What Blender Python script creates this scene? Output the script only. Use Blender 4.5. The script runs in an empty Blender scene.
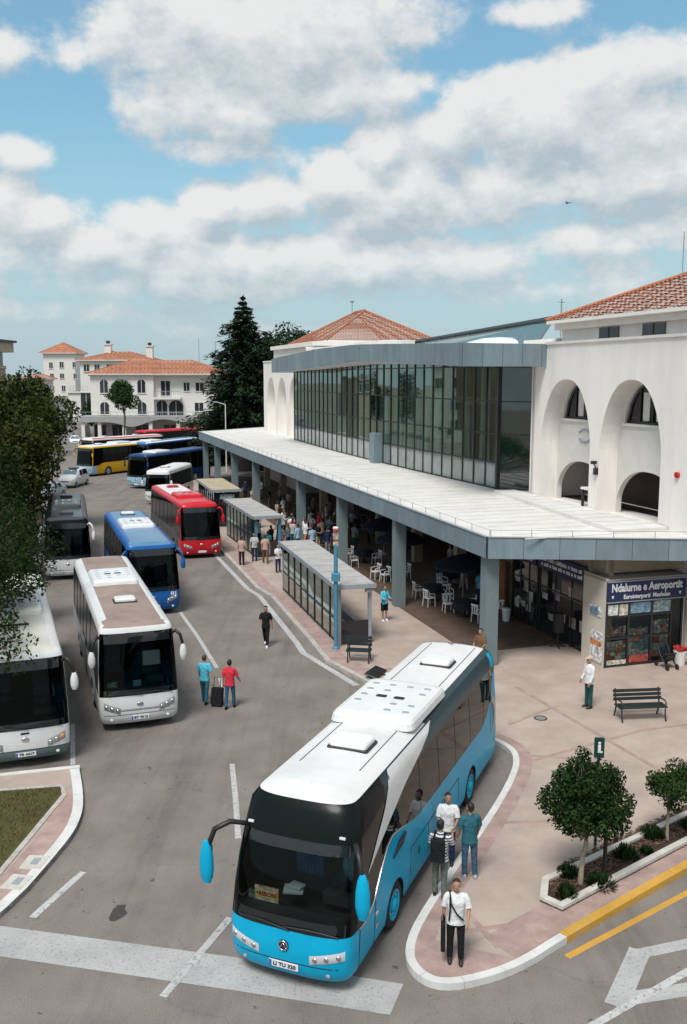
import bpy, math, random
from mathutils import Vector, Matrix, Quaternion
R = math.radians
S = bpy.context.scene
COL = S.collection
rnd = random.Random(7)

# ------------------------------------------------------------------ materials
def mat(name, col, rough=.7, metal=0., spec=.5, var=0., scale=3., detail=5., bump=0., bscale=None,
        col2=None, island=0., coat=0., coords='Object', stretch=None, dirt=0., dscale=1.2, trans=0.):
    m = bpy.data.materials.new(name); m.use_nodes = True
    nt = m.node_tree; N = nt.nodes; L = nt.links
    b = N['Principled BSDF']
    b.inputs['Roughness'].default_value = rough; b.inputs['Metallic'].default_value = metal
    b.inputs['Specular IOR Level'].default_value = spec
    if coat:
        b.inputs['Coat Weight'].default_value = coat; b.inputs['Coat Roughness'].default_value = .06
    c4 = (*col, 1)
    b.inputs['Base Color'].default_value = c4
    out = None
    def texco():
        tc = N.new('ShaderNodeTexCoord'); o = tc.outputs[coords]
        if stretch:
            mp = N.new('ShaderNodeMapping'); mp.inputs['Scale'].default_value = stretch
            L.new(o, mp.inputs['Vector']); o = mp.outputs[0]
        return o
    co = None
    if var or col2 or bump or dirt: co = texco()
    if var or col2:
        n = N.new('ShaderNodeTexNoise'); n.inputs['Scale'].default_value = scale; n.inputs['Detail'].default_value = detail
        n.inputs['Roughness'].default_value = .62
        L.new(co, n.inputs['Vector'])
        r = N.new('ShaderNodeValToRGB')
        r.color_ramp.elements[0].position = .34; r.color_ramp.elements[1].position = .68
        a = tuple(max(0, k*(1-var)) for k in col); z = col2 or tuple(min(1, k*(1+var)) for k in col)
        r.color_ramp.elements[0].color = (*(col if col2 else a), 1); r.color_ramp.elements[1].color = (*z, 1)
        L.new(n.outputs['Fac'], r.inputs[0]); out = r.outputs[0]
    if dirt:
        n = N.new('ShaderNodeTexNoise'); n.inputs['Scale'].default_value = dscale; n.inputs['Detail'].default_value = 8
        n.inputs['Roughness'].default_value = .7
        L.new(co, n.inputs['Vector'])
        mr = N.new('ShaderNodeMapRange'); mr.inputs[1].default_value = .42; mr.inputs[2].default_value = .72
        mr.inputs[3].default_value = 1.; mr.inputs[4].default_value = 1-dirt
        L.new(n.outputs['Fac'], mr.inputs[0])
        mx = N.new('ShaderNodeMix'); mx.data_type = 'RGBA'; mx.blend_type = 'MULTIPLY'; mx.inputs[0].default_value = 1
        if out: L.new(out, mx.inputs[6])
        else: mx.inputs[6].default_value = c4
        L.new(mr.outputs[0], mx.inputs[7]); out = mx.outputs[2]
    if island:
        g = N.new('ShaderNodeNewGeometry')
        mr = N.new('ShaderNodeMapRange'); mr.inputs[3].default_value = 1-island; mr.inputs[4].default_value = 1+island
        L.new(g.outputs['Random Per Island'], mr.inputs[0])
        mx = N.new('ShaderNodeMix'); mx.data_type = 'RGBA'; mx.blend_type = 'MULTIPLY'; mx.inputs[0].default_value = 1
        if out: L.new(out, mx.inputs[6])
        else: mx.inputs[6].default_value = c4
        L.new(mr.outputs[0], mx.inputs[7]); out = mx.outputs[2]
    if out: L.new(out, b.inputs['Base Color'])
    if bump:
        n = N.new('ShaderNodeTexNoise'); n.inputs['Scale'].default_value = bscale or scale*4; n.inputs['Detail'].default_value = 4
        L.new(co, n.inputs['Vector'])
        bp = N.new('ShaderNodeBump'); bp.inputs['Strength'].default_value = bump; bp.inputs['Distance'].default_value = .05
        L.new(n.outputs['Fac'], bp.inputs['Height']); L.new(bp.outputs[0], b.inputs['Normal'])
    if trans:
        tr = N.new('ShaderNodeBsdfTranslucent'); ms = N.new('ShaderNodeMixShader'); ms.inputs[0].default_value = trans
        if out: L.new(out, tr.inputs[0])
        else: tr.inputs[0].default_value = c4
        L.new(b.outputs[0], ms.inputs[1]); L.new(tr.outputs[0], ms.inputs[2])
        L.new(ms.outputs[0], N['Material Output'].inputs[0])
    return m

def glass_mat(name, tint=(.55, .7, .68), alpha=.6, rough=.02):
    """thin tinted pane: lets part of the light through, reflects by Fresnel"""
    m = bpy.data.materials.new(name); m.use_nodes = True
    nt = m.node_tree; N = nt.nodes; L = nt.links
    N.remove(N['Principled BSDF'])
    t = N.new('ShaderNodeBsdfTransparent'); t.inputs[0].default_value = (*[k*alpha for k in tint], 1)
    g = N.new('ShaderNodeBsdfGlossy'); g.inputs['Roughness'].default_value = rough
    g.inputs['Color'].default_value = (.55, .62, .60, 1)
    f = N.new('ShaderNodeFresnel'); f.inputs[0].default_value = 1.38
    ms = N.new('ShaderNodeMixShader')
    L.new(f.outputs[0], ms.inputs[0]); L.new(t.outputs[0], ms.inputs[1]); L.new(g.outputs[0], ms.inputs[2])
    L.new(ms.outputs[0], N['Material Output'].inputs[0])
    return m

def dark_glass(name, col=(.012, .014, .016), ior=1.6, rough=.03):
    m = mat(name, col, rough, spec=.5); m.node_tree.nodes['Principled BSDF'].inputs['IOR'].default_value = ior
    return m

# ------------------------------------------------------------------ mesh builder
class MB:
    def __init__(s): s.v = []; s.f = []; s.m = []; s.sm = []
    def add(s, vs, fs, mi=0, smooth=False, M=None):
        o = len(s.v)
        for p in vs:
            p = Vector(p)
            s.v.append(tuple(M @ p) if M else tuple(p))
        for f in fs:
            s.f.append(tuple(i+o for i in f)); s.m.append(mi); s.sm.append(smooth)
    def box(s, c, d, mi=0, M=None, rz=0):
        x, y, z = (k/2 for k in d)
        vs = [(-x,-y,-z),(x,-y,-z),(x,y,-z),(-x,y,-z),(-x,-y,z),(x,-y,z),(x,y,z),(-x,y,z)]
        T = Matrix.Translation(c) @ Matrix.Rotation(rz, 4, 'Z')
        if M: T = M @ T
        s.add(vs, [(3,2,1,0),(4,5,6,7),(0,1,5,4),(1,2,6,5),(2,3,7,6),(3,0,4,7)], mi, False, T)
    def bbox(s, x0, x1, y0, y1, z0, z1, mi=0, M=None):
        s.box(((x0+x1)/2, (y0+y1)/2, (z0+z1)/2), (x1-x0, y1-y0, z1-z0), mi, M)
    def rbox(s, c, d, r=.03, mi=0, M=None, rz=0, top_scale=1.):
        """box with rounded vertical corners and chamfered top"""
        x, y, z = (k/2 for k in d); r = min(r, x*.95, y*.95)
        ring = []
        for cx, cy, a0 in ((x-r, y-r, 0), (-x+r, y-r, 90), (-x+r, -y+r, 180), (x-r, -y+r, 270)):
            for k in range(4):
                a = R(a0+30*k); ring.append((cx+r*math.cos(a), cy+r*math.sin(a)))
        n = len(ring); cz = min(r*.6, z*.8)
        lv = [(-z, 1), (z-cz, top_scale), (z-cz*.3, top_scale*(1-.35*r/max(x, y))), (z, top_scale*(1-r/max(x, y)))]
        vs = [(px*k, py*k, zz) for zz, k in lv for px, py in ring]
        fs = [(l*n+i, l*n+(i+1) % n, (l+1)*n+(i+1) % n, (l+1)*n+i) for l in range(3) for i in range(n)]
        fs += [tuple(range(3*n, 4*n)), tuple(range(n-1, -1, -1))]
        T = Matrix.Translation(c) @ Matrix.Rotation(rz, 4, 'Z')
        if M: T = M @ T
        s.add(vs, fs, mi, False, T)
    def prism(s, poly, z0, z1, mi=0, M=None, side_mi=None):
        n = len(poly)
        a = sum(poly[i][0]*poly[(i+1) % n][1]-poly[(i+1) % n][0]*poly[i][1] for i in range(n))
        if a < 0: poly = poly[::-1]
        vs = [(x, y, z0) for x, y in poly]+[(x, y, z1) for x, y in poly]
        s.add(vs, [tuple(range(n-1, -1, -1)), tuple(range(n, 2*n))], mi, False, M)
        s.add(vs, [(i, (i+1) % n, n+(i+1) % n, n+i) for i in range(n)], mi if side_mi is None else side_mi, False, M)
    def sheet(s, poly, z, mi=0):
        n = len(poly)
        a = sum(poly[i][0]*poly[(i+1) % n][1]-poly[(i+1) % n][0]*poly[i][1] for i in range(n))
        if a < 0: poly = poly[::-1]
        s.add([(p[0], p[1], z) for p in poly], [tuple(range(n))], mi)
    def tube(s, pts, rad, n=8, mi=0, cap=True, M=None, smooth=True, flat=1.):
        pts = [Vector(p) for p in pts]
        if not isinstance(rad, (list, tuple)): rad = [rad]*len(pts)
        vs = []; ref = None
        for i, p in enumerate(pts):
            d = (pts[min(i+1, len(pts)-1)]-pts[max(i-1, 0)]).normalized()
            if ref is None:
                ref = Vector((0, 0, 1)) if abs(d.z) < .8 else Vector((0, 1, 0))
            u = d.cross(ref).normalized(); w = u.cross(d).normalized(); ref = w
            r = rad[i]
            ru, rw = r if isinstance(r, (list, tuple)) else (r, r*flat)
            for k in range(n):
                a = 2*math.pi*k/n
                vs.append(p+u*ru*math.cos(a)+w*rw*math.sin(a))
        fs = [(i*n+k, i*n+(k+1) % n, (i+1)*n+(k+1) % n, (i+1)*n+k) for i in range(len(pts)-1) for k in range(n)]
        s.add(vs, fs, mi, smooth, M)
        if cap:
            m = len(pts)
            s.add(vs, [tuple(range(n-1, -1, -1)), tuple(range((m-1)*n, m*n))], mi, False, M)
    def loft(s, rings, mi=0, M=None, smooth=True, cap=True):
        n = len(rings[0]); vs = [p for r in rings for p in r]
        s.add(vs, [(i*n+k, i*n+(k+1) % n, (i+1)*n+(k+1) % n, (i+1)*n+k) for i in range(len(rings)-1) for k in range(n)], mi, smooth, M)
        if cap: s.add(vs, [tuple(range(n-1, -1, -1)), tuple(range((len(rings)-1)*n, len(rings)*n))], mi, smooth, M)
    def ell(s, zr, mi=0, n=12, M=None, c=(0, 0)):
        """stack of ellipses (z, rx, ry[, cx, cy])"""
        rings = []
        for t in zr:
            z, rx, ry = t[:3]; ox, oy = (t[3], t[4]) if len(t) > 3 else c
            rings.append([(ox+rx*math.cos(2*math.pi*k/n), oy+ry*math.sin(2*math.pi*k/n), z) for k in range(n)])
        s.loft(rings, mi, M)
    def sphere(s, c, r, mi=0, n=10, m=7, M=None):
        rx, ry, rz = r if isinstance(r, (tuple, list)) else (r, r, r)
        zr = []
        for i in range(m+1):
            a = -math.pi/2+math.pi*i/m
            k = max(.02, math.cos(a)); zr.append((c[2]+rz*math.sin(a), rx*k, ry*k))
        s.ell(zr, mi, n, M, (c[0], c[1]))
    def cyl(s, p0, p1, r, n=12, mi=0, M=None, r1=None):
        s.tube([p0, p1], [r, r if r1 is None else r1], n, mi, True, M)
    def quad(s, a, b, c, d, mi=0, M=None): s.add([a, b, c, d], [(0, 1, 2, 3)], mi, False, M)
    def build(s, name, mats, parent=None, loc=None, merge=False):
        me = bpy.data.meshes.new(name)
        me.from_pydata(s.v, [], s.f)
        for m in (mats if isinstance(mats, (list, tuple)) else [mats]): me.materials.append(m)
        me.polygons.foreach_set('material_index', s.m); me.polygons.foreach_set('use_smooth', s.sm)
        me.update()
        o = bpy.data.objects.new(name, me); COL.objects.link(o)
        if parent: o.parent = parent
        if loc: o.location = loc
        return o

def tag(o, label=None, cat=None, group=None, kind=None):
    if label: o['label'] = label
    if cat: o['category'] = cat
    if group: o['group'] = group
    if kind: o['kind'] = kind
    return o
def thing(name, label, cat, loc=(0, 0, 0), rz=0, group=None):
    o = bpy.data.objects.new(name, None); COL.objects.link(o); o.empty_display_size = .2
    o.location = loc; o.rotation_euler = (0, 0, rz)
    return tag(o, label, cat, group)
def kids(o, table):
    return table.get(o.name, [])
def dup(root, loc, rz, label=None, group=None, recolor=None):
    r = root.copy(); COL.objects.link(r); r.location = loc; r.rotation_euler = (0, 0, rz)
    if label: r['label'] = label
    if group: r['group'] = group
    def rec(src, dst):
        for ch in src.children:
            c = ch.copy(); COL.objects.link(c); c.parent = dst
            if recolor:
                base = ch.name.split('.')[0]
                if base in recolor:
                    c.material_slots[0].link = 'OBJECT'; c.material_slots[0].material = recolor[base]
            rec(ch, c)
    rec(root, r)
    return r

def text_mesh(txt, size, bold=.0, extrude=.004, align='CENTER', spacing=1.):
    cu = bpy.data.curves.new('lettering', 'FONT'); cu.body = txt; cu.size = size; cu.offset = bold; cu.extrude = extrude
    cu.align_x = align; cu.align_y = 'CENTER'; cu.resolution_u = 2; cu.space_character = spacing
    o = bpy.data.objects.new('lettering', cu); COL.objects.link(o)
    dg = bpy.context.evaluated_depsgraph_get(); dg.update()
    me = bpy.data.meshes.new_from_object(o.evaluated_get(dg))
    bpy.data.objects.remove(o); bpy.data.curves.remove(cu)
    return me
def lettering(txt, size, m, parent, loc, rot, bold=0., name='lettering', width=None, extrude=.004, spacing=1.):
    me = text_mesh(txt, size, bold, extrude, spacing=spacing); me.materials.clear(); me.materials.append(m)
    o = bpy.data.objects.new(name, me); COL.objects.link(o); o.parent = parent
    o.location = loc; o.rotation_euler = rot
    if width:
        xs = [v.co.x for v in me.vertices]
        k = width/(max(xs)-min(xs))
        for v in me.vertices: v.co.x *= k
    return o

# shared materials
M = {}
M['black'] = mat('black plastic', (.012, .012, .013), .45)
M['rubber'] = mat('tyre rubber', (.015, .015, .016), .85)
M['blackgloss'] = dark_glass('black gloss')
M['busglass'] = dark_glass('tinted side glass', (.004, .004, .004), 1.25, .02)
M['screen'] = glass_mat('windscreen glass', (.62, .72, .70), .85)
M['chrome'] = mat('chrome', (.6, .6, .6), .18, 1)
M['lamp'] = mat('clear lamp lens', (.75, .75, .74), .12, coat=.6)
M['amber'] = mat('amber lens', (.75, .28, .04), .2)
M['redlens'] = mat('red lens', (.5, .02, .02), .2)
M['white'] = mat('white paint', (.78, .78, .77), .35, dirt=.08, dscale=1.5)
M['plate'] = mat('plate white', (.75, .76, .78), .4)
M['plateblue'] = mat('plate blue', (.03, .08, .4), .4)
M['ink'] = mat('black ink', (.02, .02, .03), .6)
M['interior'] = mat('bus interior', (.012, .012, .014), .8)
M['seat'] = mat('seat fabric', (.07, .08, .13), .9, var=.3, scale=9)
M['dash'] = mat('dashboard', (.03, .033, .036), .6)
M['steel'] = mat('grey painted steel', (.30, .33, .35), .5, dirt=.15)
M['darksteel'] = mat('dark iron', (.02, .024, .025), .5)
M['skin'] = mat('tanned skin', (.36, .2, .13), .6)
M['skin2'] = mat('light skin', (.48, .3, .22), .6)
M['hair'] = mat('dark hair', (.012, .01, .009), .6)
M['hairb'] = mat('brown hair', (.06, .032, .018), .6)
# ------------------------------------------------------------------ coaches
def interp(tab, z):
    if z <= tab[0][0]: return tab[0][1:]
    for a, b in zip(tab, tab[1:]):
        if z <= b[0]:
            t = (z-a[0])/max(1e-6, b[0]-a[0]); return tuple(p+(q-p)*t for p, q in zip(a[1:], b[1:]))
    return tab[-1][1:]

class Coach:
    """x forward (nose at x=0), y left, z up; one smooth shell split into body, roof and glass"""
    def __init__(s, L=12., W=2.55, H=3.45, step=.16, lean=1., nose=.5, boxy=False, uscr=.96):
        s.L, s.W, s.H, s.step, s.nose = L, W, H, step, nose
        k = H/3.45; s.uscr = uscr
        # z, side inset, front set-back
        s.tab = [(.26, .10, .16), (.36, .04, .07), (.55, .015, .02), (.85, 0, 0), (1.2, .0, .04*lean), (1.7*k, .015, .14*lean),
                 (2.2*k, .035, .29*lean), (2.7*k, .075, .47*lean), (3.02*k, .11, .56*lean), (3.2*k, .15, .64*lean), (3.34*k, .25, .78*lean), (3.41*k, .40, .98*lean), (H, .60, 1.25*lean)]
        if boxy: s.tab = s.tab[:7]+[(2.7*k, .06, .36*lean), (3.1*k, .085, .46*lean), (3.26*k, .105, .52*lean), (3.36*k, .16, .62*lean), (3.42*k, .26, .78*lean), (H, .42, 1.0*lean)]
    def w(s, z): return s.W/2-interp(s.tab, z)[0]
    def fs(s, z): return interp(s.tab, z)[1]
    def curve(s, u):  # u=|y|/w
        u = min(1, abs(u)); return s.nose*(1-(1-u**3.2)**(1/3.2))
    def front(s, y, z, off=0.):
        return Vector((-s.curve(y/s.w(z))-s.fs(z)+off, y, z))
    def blend(s, xs, z):
        t = max(0, min(1, (xs+3.4)/(3.4-s.nose))); return xs-s.fs(z)*t
    def patch(s, y0, y1, z0, z1, off=.012, n=6, m=3, skew=0.):
        vs = []
        for j in range(m+1):
            z = z0+(z1-z0)*j/m
            for i in range(n+1):
                y = y0+(y1-y0)*i/n
                zz = z+skew*(i/n)*(1 if y1 > y0 else 1)
                vs.append(s.front(y, zz, off*(1 if 0 < i < n and 0 < j < m else .35)))
        q = n+1
        return vs, [(j*q+i, j*q+i+1, (j+1)*q+i+1, (j+1)*q+i) for j in range(m) for i in range(n)]
    def shell(s, root, belt, top, paint, mats, wheels, roof_paint, screen=(1.2, 2.85), arch=.55, wz=.5,
              screen_mat=None, side_gl=None, rear_glass=True, roof_mats=None):
        """paint(x, z, side) -> slot of the body; roof_paint(x, y) -> slot of the roof"""
        H, L = s.H, s.L
        lows = [.26, .36, .48, .6, .72, .84, .96, 1.08]
        # stations: (kind, value)
        us = [0, .2, .4, .55, .68, .78, .86, .92, .96, .985, 1.]
        n_side = int((L-s.nose-.3)/s.step)
        st = [('f', u) for u in us]
        xs0, xs1 = -s.nose, -L+.3
        for i in range(1, n_side+1): st.append(('s', xs0+(xs1-xs0)*i/n_side))
        for u in (.98, .93, .85, .7, .45, 0): st.append(('r', u))
        def lvl(kind, xs):
            zb, zt = (screen if kind == 'f' else (belt(xs), top(xs)))
            if kind == 'r': zb, zt = (1.75, 2.95)
            return lows+[zb, zb+(zt-zb)*.34, zb+(zt-zb)*.67, zt, max(zt+.03, H-(.25 if s.uscr < .97 else .19)*H/3.45), H-.11, H-.04, H]
        nl = len(lows)
        V = []; info = []
        for kind, val in st:
            xs = val if kind == 's' else (-s.curve(val) if kind == 'f' else -L+.3)
            row = []
            for z in lvl(kind, xs):
                w = s.w(z)
                if kind == 'f': p = (-s.curve(val)-s.fs(z), val*w, z)
                elif kind == 's': p = (s.blend(xs, z), w, z)
                else:
                    rs = .12*max(0, (z-1.5)/2)+interp(s.tab, z)[0]*.5
                    p = (-L+.3-(.3)*(1-val**3)**(1/3)+rs, val*w, z)
                row.append(p)
            V.append(row); info.append((kind, xs, val))
        for sgn, lab in ((1, 'l'), (-1, 'r')):
            pass
        body = MB(); roof = MB(); scr = MB(); gl = {1: MB(), -1: MB()}; rg = MB()
        nz = len(V[0])
        arch_c = wheels
        def inarch(x, z):
            for xw in arch_c:
                if (x-xw)**2+(z-wz)**2 < arch*arch: return xw
            return None
        # snap vertices of faces removed around the wheels
        removed = set(); keep_v = {}
        for i in range(len(st)-1):
            if not (info[i][0] == 's' or info[i+1][0] == 's'): continue
            for j in range(nl):
                c = [V[i][j], V[i+1][j], V[i+1][j+1], V[i][j+1]]
                cx = sum(p[0] for p in c)/4; cz = sum(p[2] for p in c)/4
                if inarch(cx, cz) is not None: removed.add((i, j))
        snap = set()
        for (i, j) in removed:
            for a, b in ((i, j), (i+1, j), (i+1, j+1), (i, j+1)):
                adj = [(a-1, b-1), (a, b-1), (a-1, b), (a, b)]
                if any(0 <= q[0] < len(st)-1 and 0 <= q[1] < nz-1 and q not in removed for q in adj): snap.add((a, b))
        for a, b in snap:
            x, y, z = V[a][b]
            if b == 0: continue
            xw = min(arch_c, key=lambda q: abs(q-x))
            dx, dz = x-xw, z-wz; d = math.hypot(dx, dz) or 1
            if .6 < d/arch < 1.5: V[a][b] = (xw+dx/d*arch, y, wz+dz/d*arch)
        for sg in (1, -1):
            for i in range(len(st)-1):
                k0, k1 = info[i], info[i+1]
                for j in range(nz-1):
                    if (i, j) in removed: continue
                    q = [V[i][j], V[i+1][j], V[i+1][j+1], V[i][j+1]]
                    q = [(p[0], p[1]*sg, p[2]) for p in q]
                    if sg < 0: q = q[::-1]
                    cx = sum(p[0] for p in q)/4; cz = sum(p[2] for p in q)/4
                    front = k1[0] == 'f'; rear = k1[0] == 'r'
                    glassrow = nl <= j < nl+3
                    if front and glassrow and k1[2] <= s.uscr: scr.add(q, [(0, 1, 2, 3)], 0, True)
                    elif glassrow and not front and not rear: gl[sg].add(q, [(0, 1, 2, 3)], 0, True)
                    elif rear and glassrow and rear_glass and k1[2] < .9: rg.add(q, [(0, 1, 2, 3)], 0, True)
                    elif j >= nl+5: roof.add(q, [(0, 1, 2, 3)], roof_paint(cx, abs(q[0][1])*sg, True), True)
                    else: body.add(q, [(0, 1, 2, 3)], paint(cx, cz, sg, 'f' if front else ('r' if rear else 's')), True)
        # roof cap across
        ys = [-1, -.75, -.4, 0, .4, .75, 1]
        cap = [(p[-1][0], p[-1][1]) for p in V]
        for i in range(len(cap)-1):
            (xa, wa), (xb, wb) = cap[i], cap[i+1]
            for a, b in zip(ys, ys[1:]):
                h = lambda t: H+.03*(1-t*t)
                q = [(xa, wa*b, h(b)), (xa, wa*a, h(a)), (xb, wb*a, h(a)), (xb, wb*b, h(b))]
                roof.add(q[::-1], [(0, 1, 2, 3)], roof_paint((xa+xb)/2, wa*(a+b)/2, False), True)
        # wheel housings
        dk = len(mats)-1
        for xw in wheels:
            for sg in (1, -1):
                n = 14; vs = []
                for k in range(n+1):
                    a = math.pi*1.16*k/n-.25
                    for yy in (s.W/2-.02, s.W/2-.6): vs.append((xw+arch*math.cos(a), sg*yy, wz+arch*math.sin(a)))
                body.add(vs, [(2*k, 2*k+1, 2*k+3, 2*k+2) for k in range(n)], dk, True)
                body.add([(xw-arch, sg*(s.W/2-.6), .2), (xw+arch, sg*(s.W/2-.6), .2), (xw+arch, sg*(s.W/2-.6), 1.1), (xw-arch, sg*(s.W/2-.6), 1.1)], [(0, 1, 2, 3)], dk)
        # underside
        for a, b in zip([0]+sorted([-x for x in wheels])+[L], (sorted([-x for x in wheels])+[L])):
            pass
        body.add([(-.35, -1.05, .3), (-L+.2, -1.05, .3), (-L+.2, 1.05, .3), (-.35, 1.05, .3)], [(0, 1, 2, 3)], dk)
        o = {}
        def weld(ob):
            import bmesh
            bm = bmesh.new(); bm.from_mesh(ob.data); bmesh.ops.remove_doubles(bm, verts=bm.verts, dist=.0008); bm.to_mesh(ob.data); bm.free(); return ob
        o['body'] = weld(body.build('body', mats, root))
        o['roof'] = weld(roof.build('roof', roof_mats or mats, root))
        o['screen'] = weld(scr.build('windscreen', screen_mat or M['screen'], root))
        for sg in (1, -1): weld(gl[sg].build('side_window', side_gl or M['busglass'], root))
        if rear_glass: weld(rg.build('rear_window', M['blackgloss'], root))
        return o
    def wheel(s, root, x, sg, rim_mat, r=.5, w=.3, inset=.03):
        y = sg*(s.W/2-inset)
        rings = []
        prof = [(r*.62, .0), (r*.9, .0), (r*.985, -.03), (r, -.08), (r, -w+.06), (r*.95, -w)]
        n = 22
        b = MB()
        vs = []
        for rr, dy in prof:
            for k in range(n):
                a = 2*math.pi*k/n; vs.append((x+rr*math.cos(a), y+sg*dy, r+rr*math.sin(a)))
        b.add(vs, [(i*n+k, i*n+(k+1) % n, (i+1)*n+(k+1) % n, (i+1)*n+k) for i in range(len(prof)-1) for k in range(n)], 0, True)
        t = b.build('wheel', M['rubber'], root)
        b = MB(); vs = []
        for rr, dy in [(r*.64, .005), (r*.56, .012), (r*.5, -.05), (r*.3, -.06), (r*.27, .02), (r*.1, .035), (.01, .035)]:
            for k in range(n):
                a = 2*math.pi*k/n; vs.append((x+rr*math.cos(a), y+sg*dy, r+rr*math.sin(a)))
        b.add(vs, [(i*n+k, i*n+(k+1) % n, (i+1)*n+(k+1) % n, (i+1)*n+k) for i in range(6) for k in range(n)], 0, True)
        for k in range(8):
            a = 2*math.pi*k/8; rr = r*.4
            p = (x+rr*math.cos(a), y-sg*.04, r+rr*math.sin(a)); b.sphere(p, .028, 1, 6, 4)
        b.build('rim', [rim_mat, M['chrome']], t)
    def mirror(s, root, sg, shell_mat, arm_mat, size=1., z0=2.95, reach=.5, drop=1.25, fwd=.45, both=False):
        p0 = s.front(sg*(s.w(z0)-.06), z0, -.03)
        pts = [p0, p0+Vector((fwd*.5, sg*reach*.35, .10)), p0+Vector((fwd*.9, sg*reach*.75, -.02)), p0+Vector((fwd, sg*reach*.95, -.3*drop)), p0+Vector((fwd, sg*reach, -.55*drop))]
        b = MB(); b.tube(pts, [.05, .055, .055, .05, .035], 8, 0)
        m = b.build('mirror', arm_mat, root)
        b = MB(); e = pts[-1]+Vector((.02, 0, 0))
        zr = []
        for t in (0, .04, .12, .3, .6, .85, .96, 1):
            k = math.sin(math.pi*min(.98, max(.03, t)))**.3*(1-.25*t)
            zr.append((e.z-.34*drop+t*.68*drop*size, .12*k*size, .17*k*size))
        b.ell(zr, 0, 12, None, (e.x, e.y))
        b.build('mirror_shell', shell_mat, m)
        b = MB(); b.box((e.x-.085*size, e.y, e.z), (.012, .17*size, .5*drop*size)); b.build('mirror_glass', M['chrome'], m)
    def fpatch(s, root, name, m, y0, y1, z0, z1, off=.012, skew=0., n=6, mm=3):
        b = MB(); v, f = s.patch(y0, y1, z0, z1, off, n, mm, skew); b.add(v, f, 0, True); return b.build(name, m, root)
    def headlights(s, root, ya, yb, z0, z1, skew=.1, bulbs=3, amber=True, lens='lamp'):
        for sg in (1, -1):
            b = MB(); v, f = s.patch(sg*ya, sg*yb, z0, z1, .02, 8, 4, skew); b.add(v, f, 0, True)
            h = b.build('headlight', M[lens], root)
            b = MB()
            for k in range(bulbs):
                t = (k+.5)/bulbs; y = sg*(ya+(yb-ya)*t); z = (z0+z1)/2+skew*t
                p = s.front(y, z, .012); b.sphere(p, ((z1-z0)*.16, (z1-z0)*.3, (z1-z0)*.3), 1 if (amber and k == bulbs-1) else 0, 10, 6)
            b.build('bulb', [M['chrome'], M['amber']], h)
    def plate(s, root, txt, y=0., z=.55, w=.56, h=.125):
        b = MB(); p = s.front(y, z, .03); b.box(p, (.02, w, h)); b.box(p+Vector((.004, -w/2+.03, 0)), (.02, .05, h*.96), 1)
        o = b.build('licence_plate', [M['plate'], M['plateblue']], root)
        if txt: lettering(txt, .105, M['ink'], o, p+Vector((.0165, .02, 0)), (R(90), 0, R(90)), .004, 'plate_number', w*.78, .0015)
    def wipers(s, root, z=1.28, pairs=((.1, -1.0), (1.05, .0))):
        for ya, yb in pairs:
            b = MB(); b.tube([s.front(ya*1.0, z-.03, .03), s.front((ya+yb)/2, z+.05, .05), s.front(yb, z+.02, .04)], .016, 6)
            b.build('wiper', M['black'], root)
    def cabin(s, root, driver=True, sign=False, curtain=False):
        b = MB(); L, W = s.L, s.W
        # dark lining of the saloon: floor, bulkhead, ceiling
        b.bbox(-3.4, -.75, -W/2+.12, W/2-.12, .95, 1.0)
        b.bbox(-3.45, -3.4, -W/2+.3, W/2-.3, .9, s.H-.45)
        b.bbox(-3.4, -1.6, -W/2+.32, W/2-.32, s.H-.45, s.H-.42)
        for sg in (1, -1): b.bbox(-3.4, -1.2, sg*(W/2-.2)-.01, sg*(W/2-.2)+.01, .9, 2.3)
        b.build('cabin_lining', M['interior'], root)
        b = MB()
        rings = []
        for y in (-1.1, -.8, -.3, .3, .8, 1.1):
            f = s.front(y, 1.2).x-.06
            rings.append([(f, y, 1.1), (f-.05, y, 1.27), (f-.45, y, 1.34), (f-.7, y, 1.22), (f-.7, y, .95)])
        b.loft(rings, 0, None, False)
        b.bbox(-1.35, -1.15, .3, .95, 1.2, 1.42)
        b.build('dashboard', M['dash'], root)
        b = MB(); c = Vector((-1.45, .6, 1.45))
        n = 18; ring = [c+Vector((-.05+.12*math.sin(2*math.pi*k/n), .23*math.cos(2*math.pi*k/n), .2*math.sin(2*math.pi*k/n))) for k in range(n+1)]
        b.tube(ring, .018, 6); b.cyl(c+Vector((.15, 0, -.2)), c+Vector((-.05, 0, 0)), .03); b.box(c+Vector((-.05, 0, 0)), (.03, .4, .05))
        b.build('steering_wheel', M['black'], root)
        for i, (x, y) in enumerate(((-2.0, .6), (-2.6, -.55), (-3.1, .6), (-3.1, -.6))):
            b = MB(); b.rbox((x, y, 1.42), (.5, .5, .16), .06); b.rbox((x-.27, y, 1.85), (.14, .5, .85), .05); b.rbox((x-.29, y, 2.32), (.12, .32, .2), .05)
            b.build('passenger_seat' if i else 'driver_seat', M['seat'], root)
    def roof_unit(s, root, x0, x1, w, h, m, name='air_conditioner', vents=0, seed=1, vent_m=None):
        r = random.Random(seed); H = s.H+.03
        b = MB(); b.rbox(((x0+x1)/2, 0, H-.02+h/2), (x1-x0, w, h), .22, 0, None, 0, .97)
        o = b.build(name, m, root)
        if vents:
            for i in range(5):
                for j in range(4):
                    x = x0+(x1-x0)*(.2+.15*i); y = w*(-.33+.22*j)
                    big = (i, j) in ((2, 1), (2, 2))
                    if r.random() < .25 and not big: continue
                    b = MB(); b.rbox((x, y, H-.02+h+.008), (.16 if big else .10, .26 if big else .17, .02), .04); b.build('vent', M['black'] if big else (vent_m or M['steel']), o)
        return o
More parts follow.
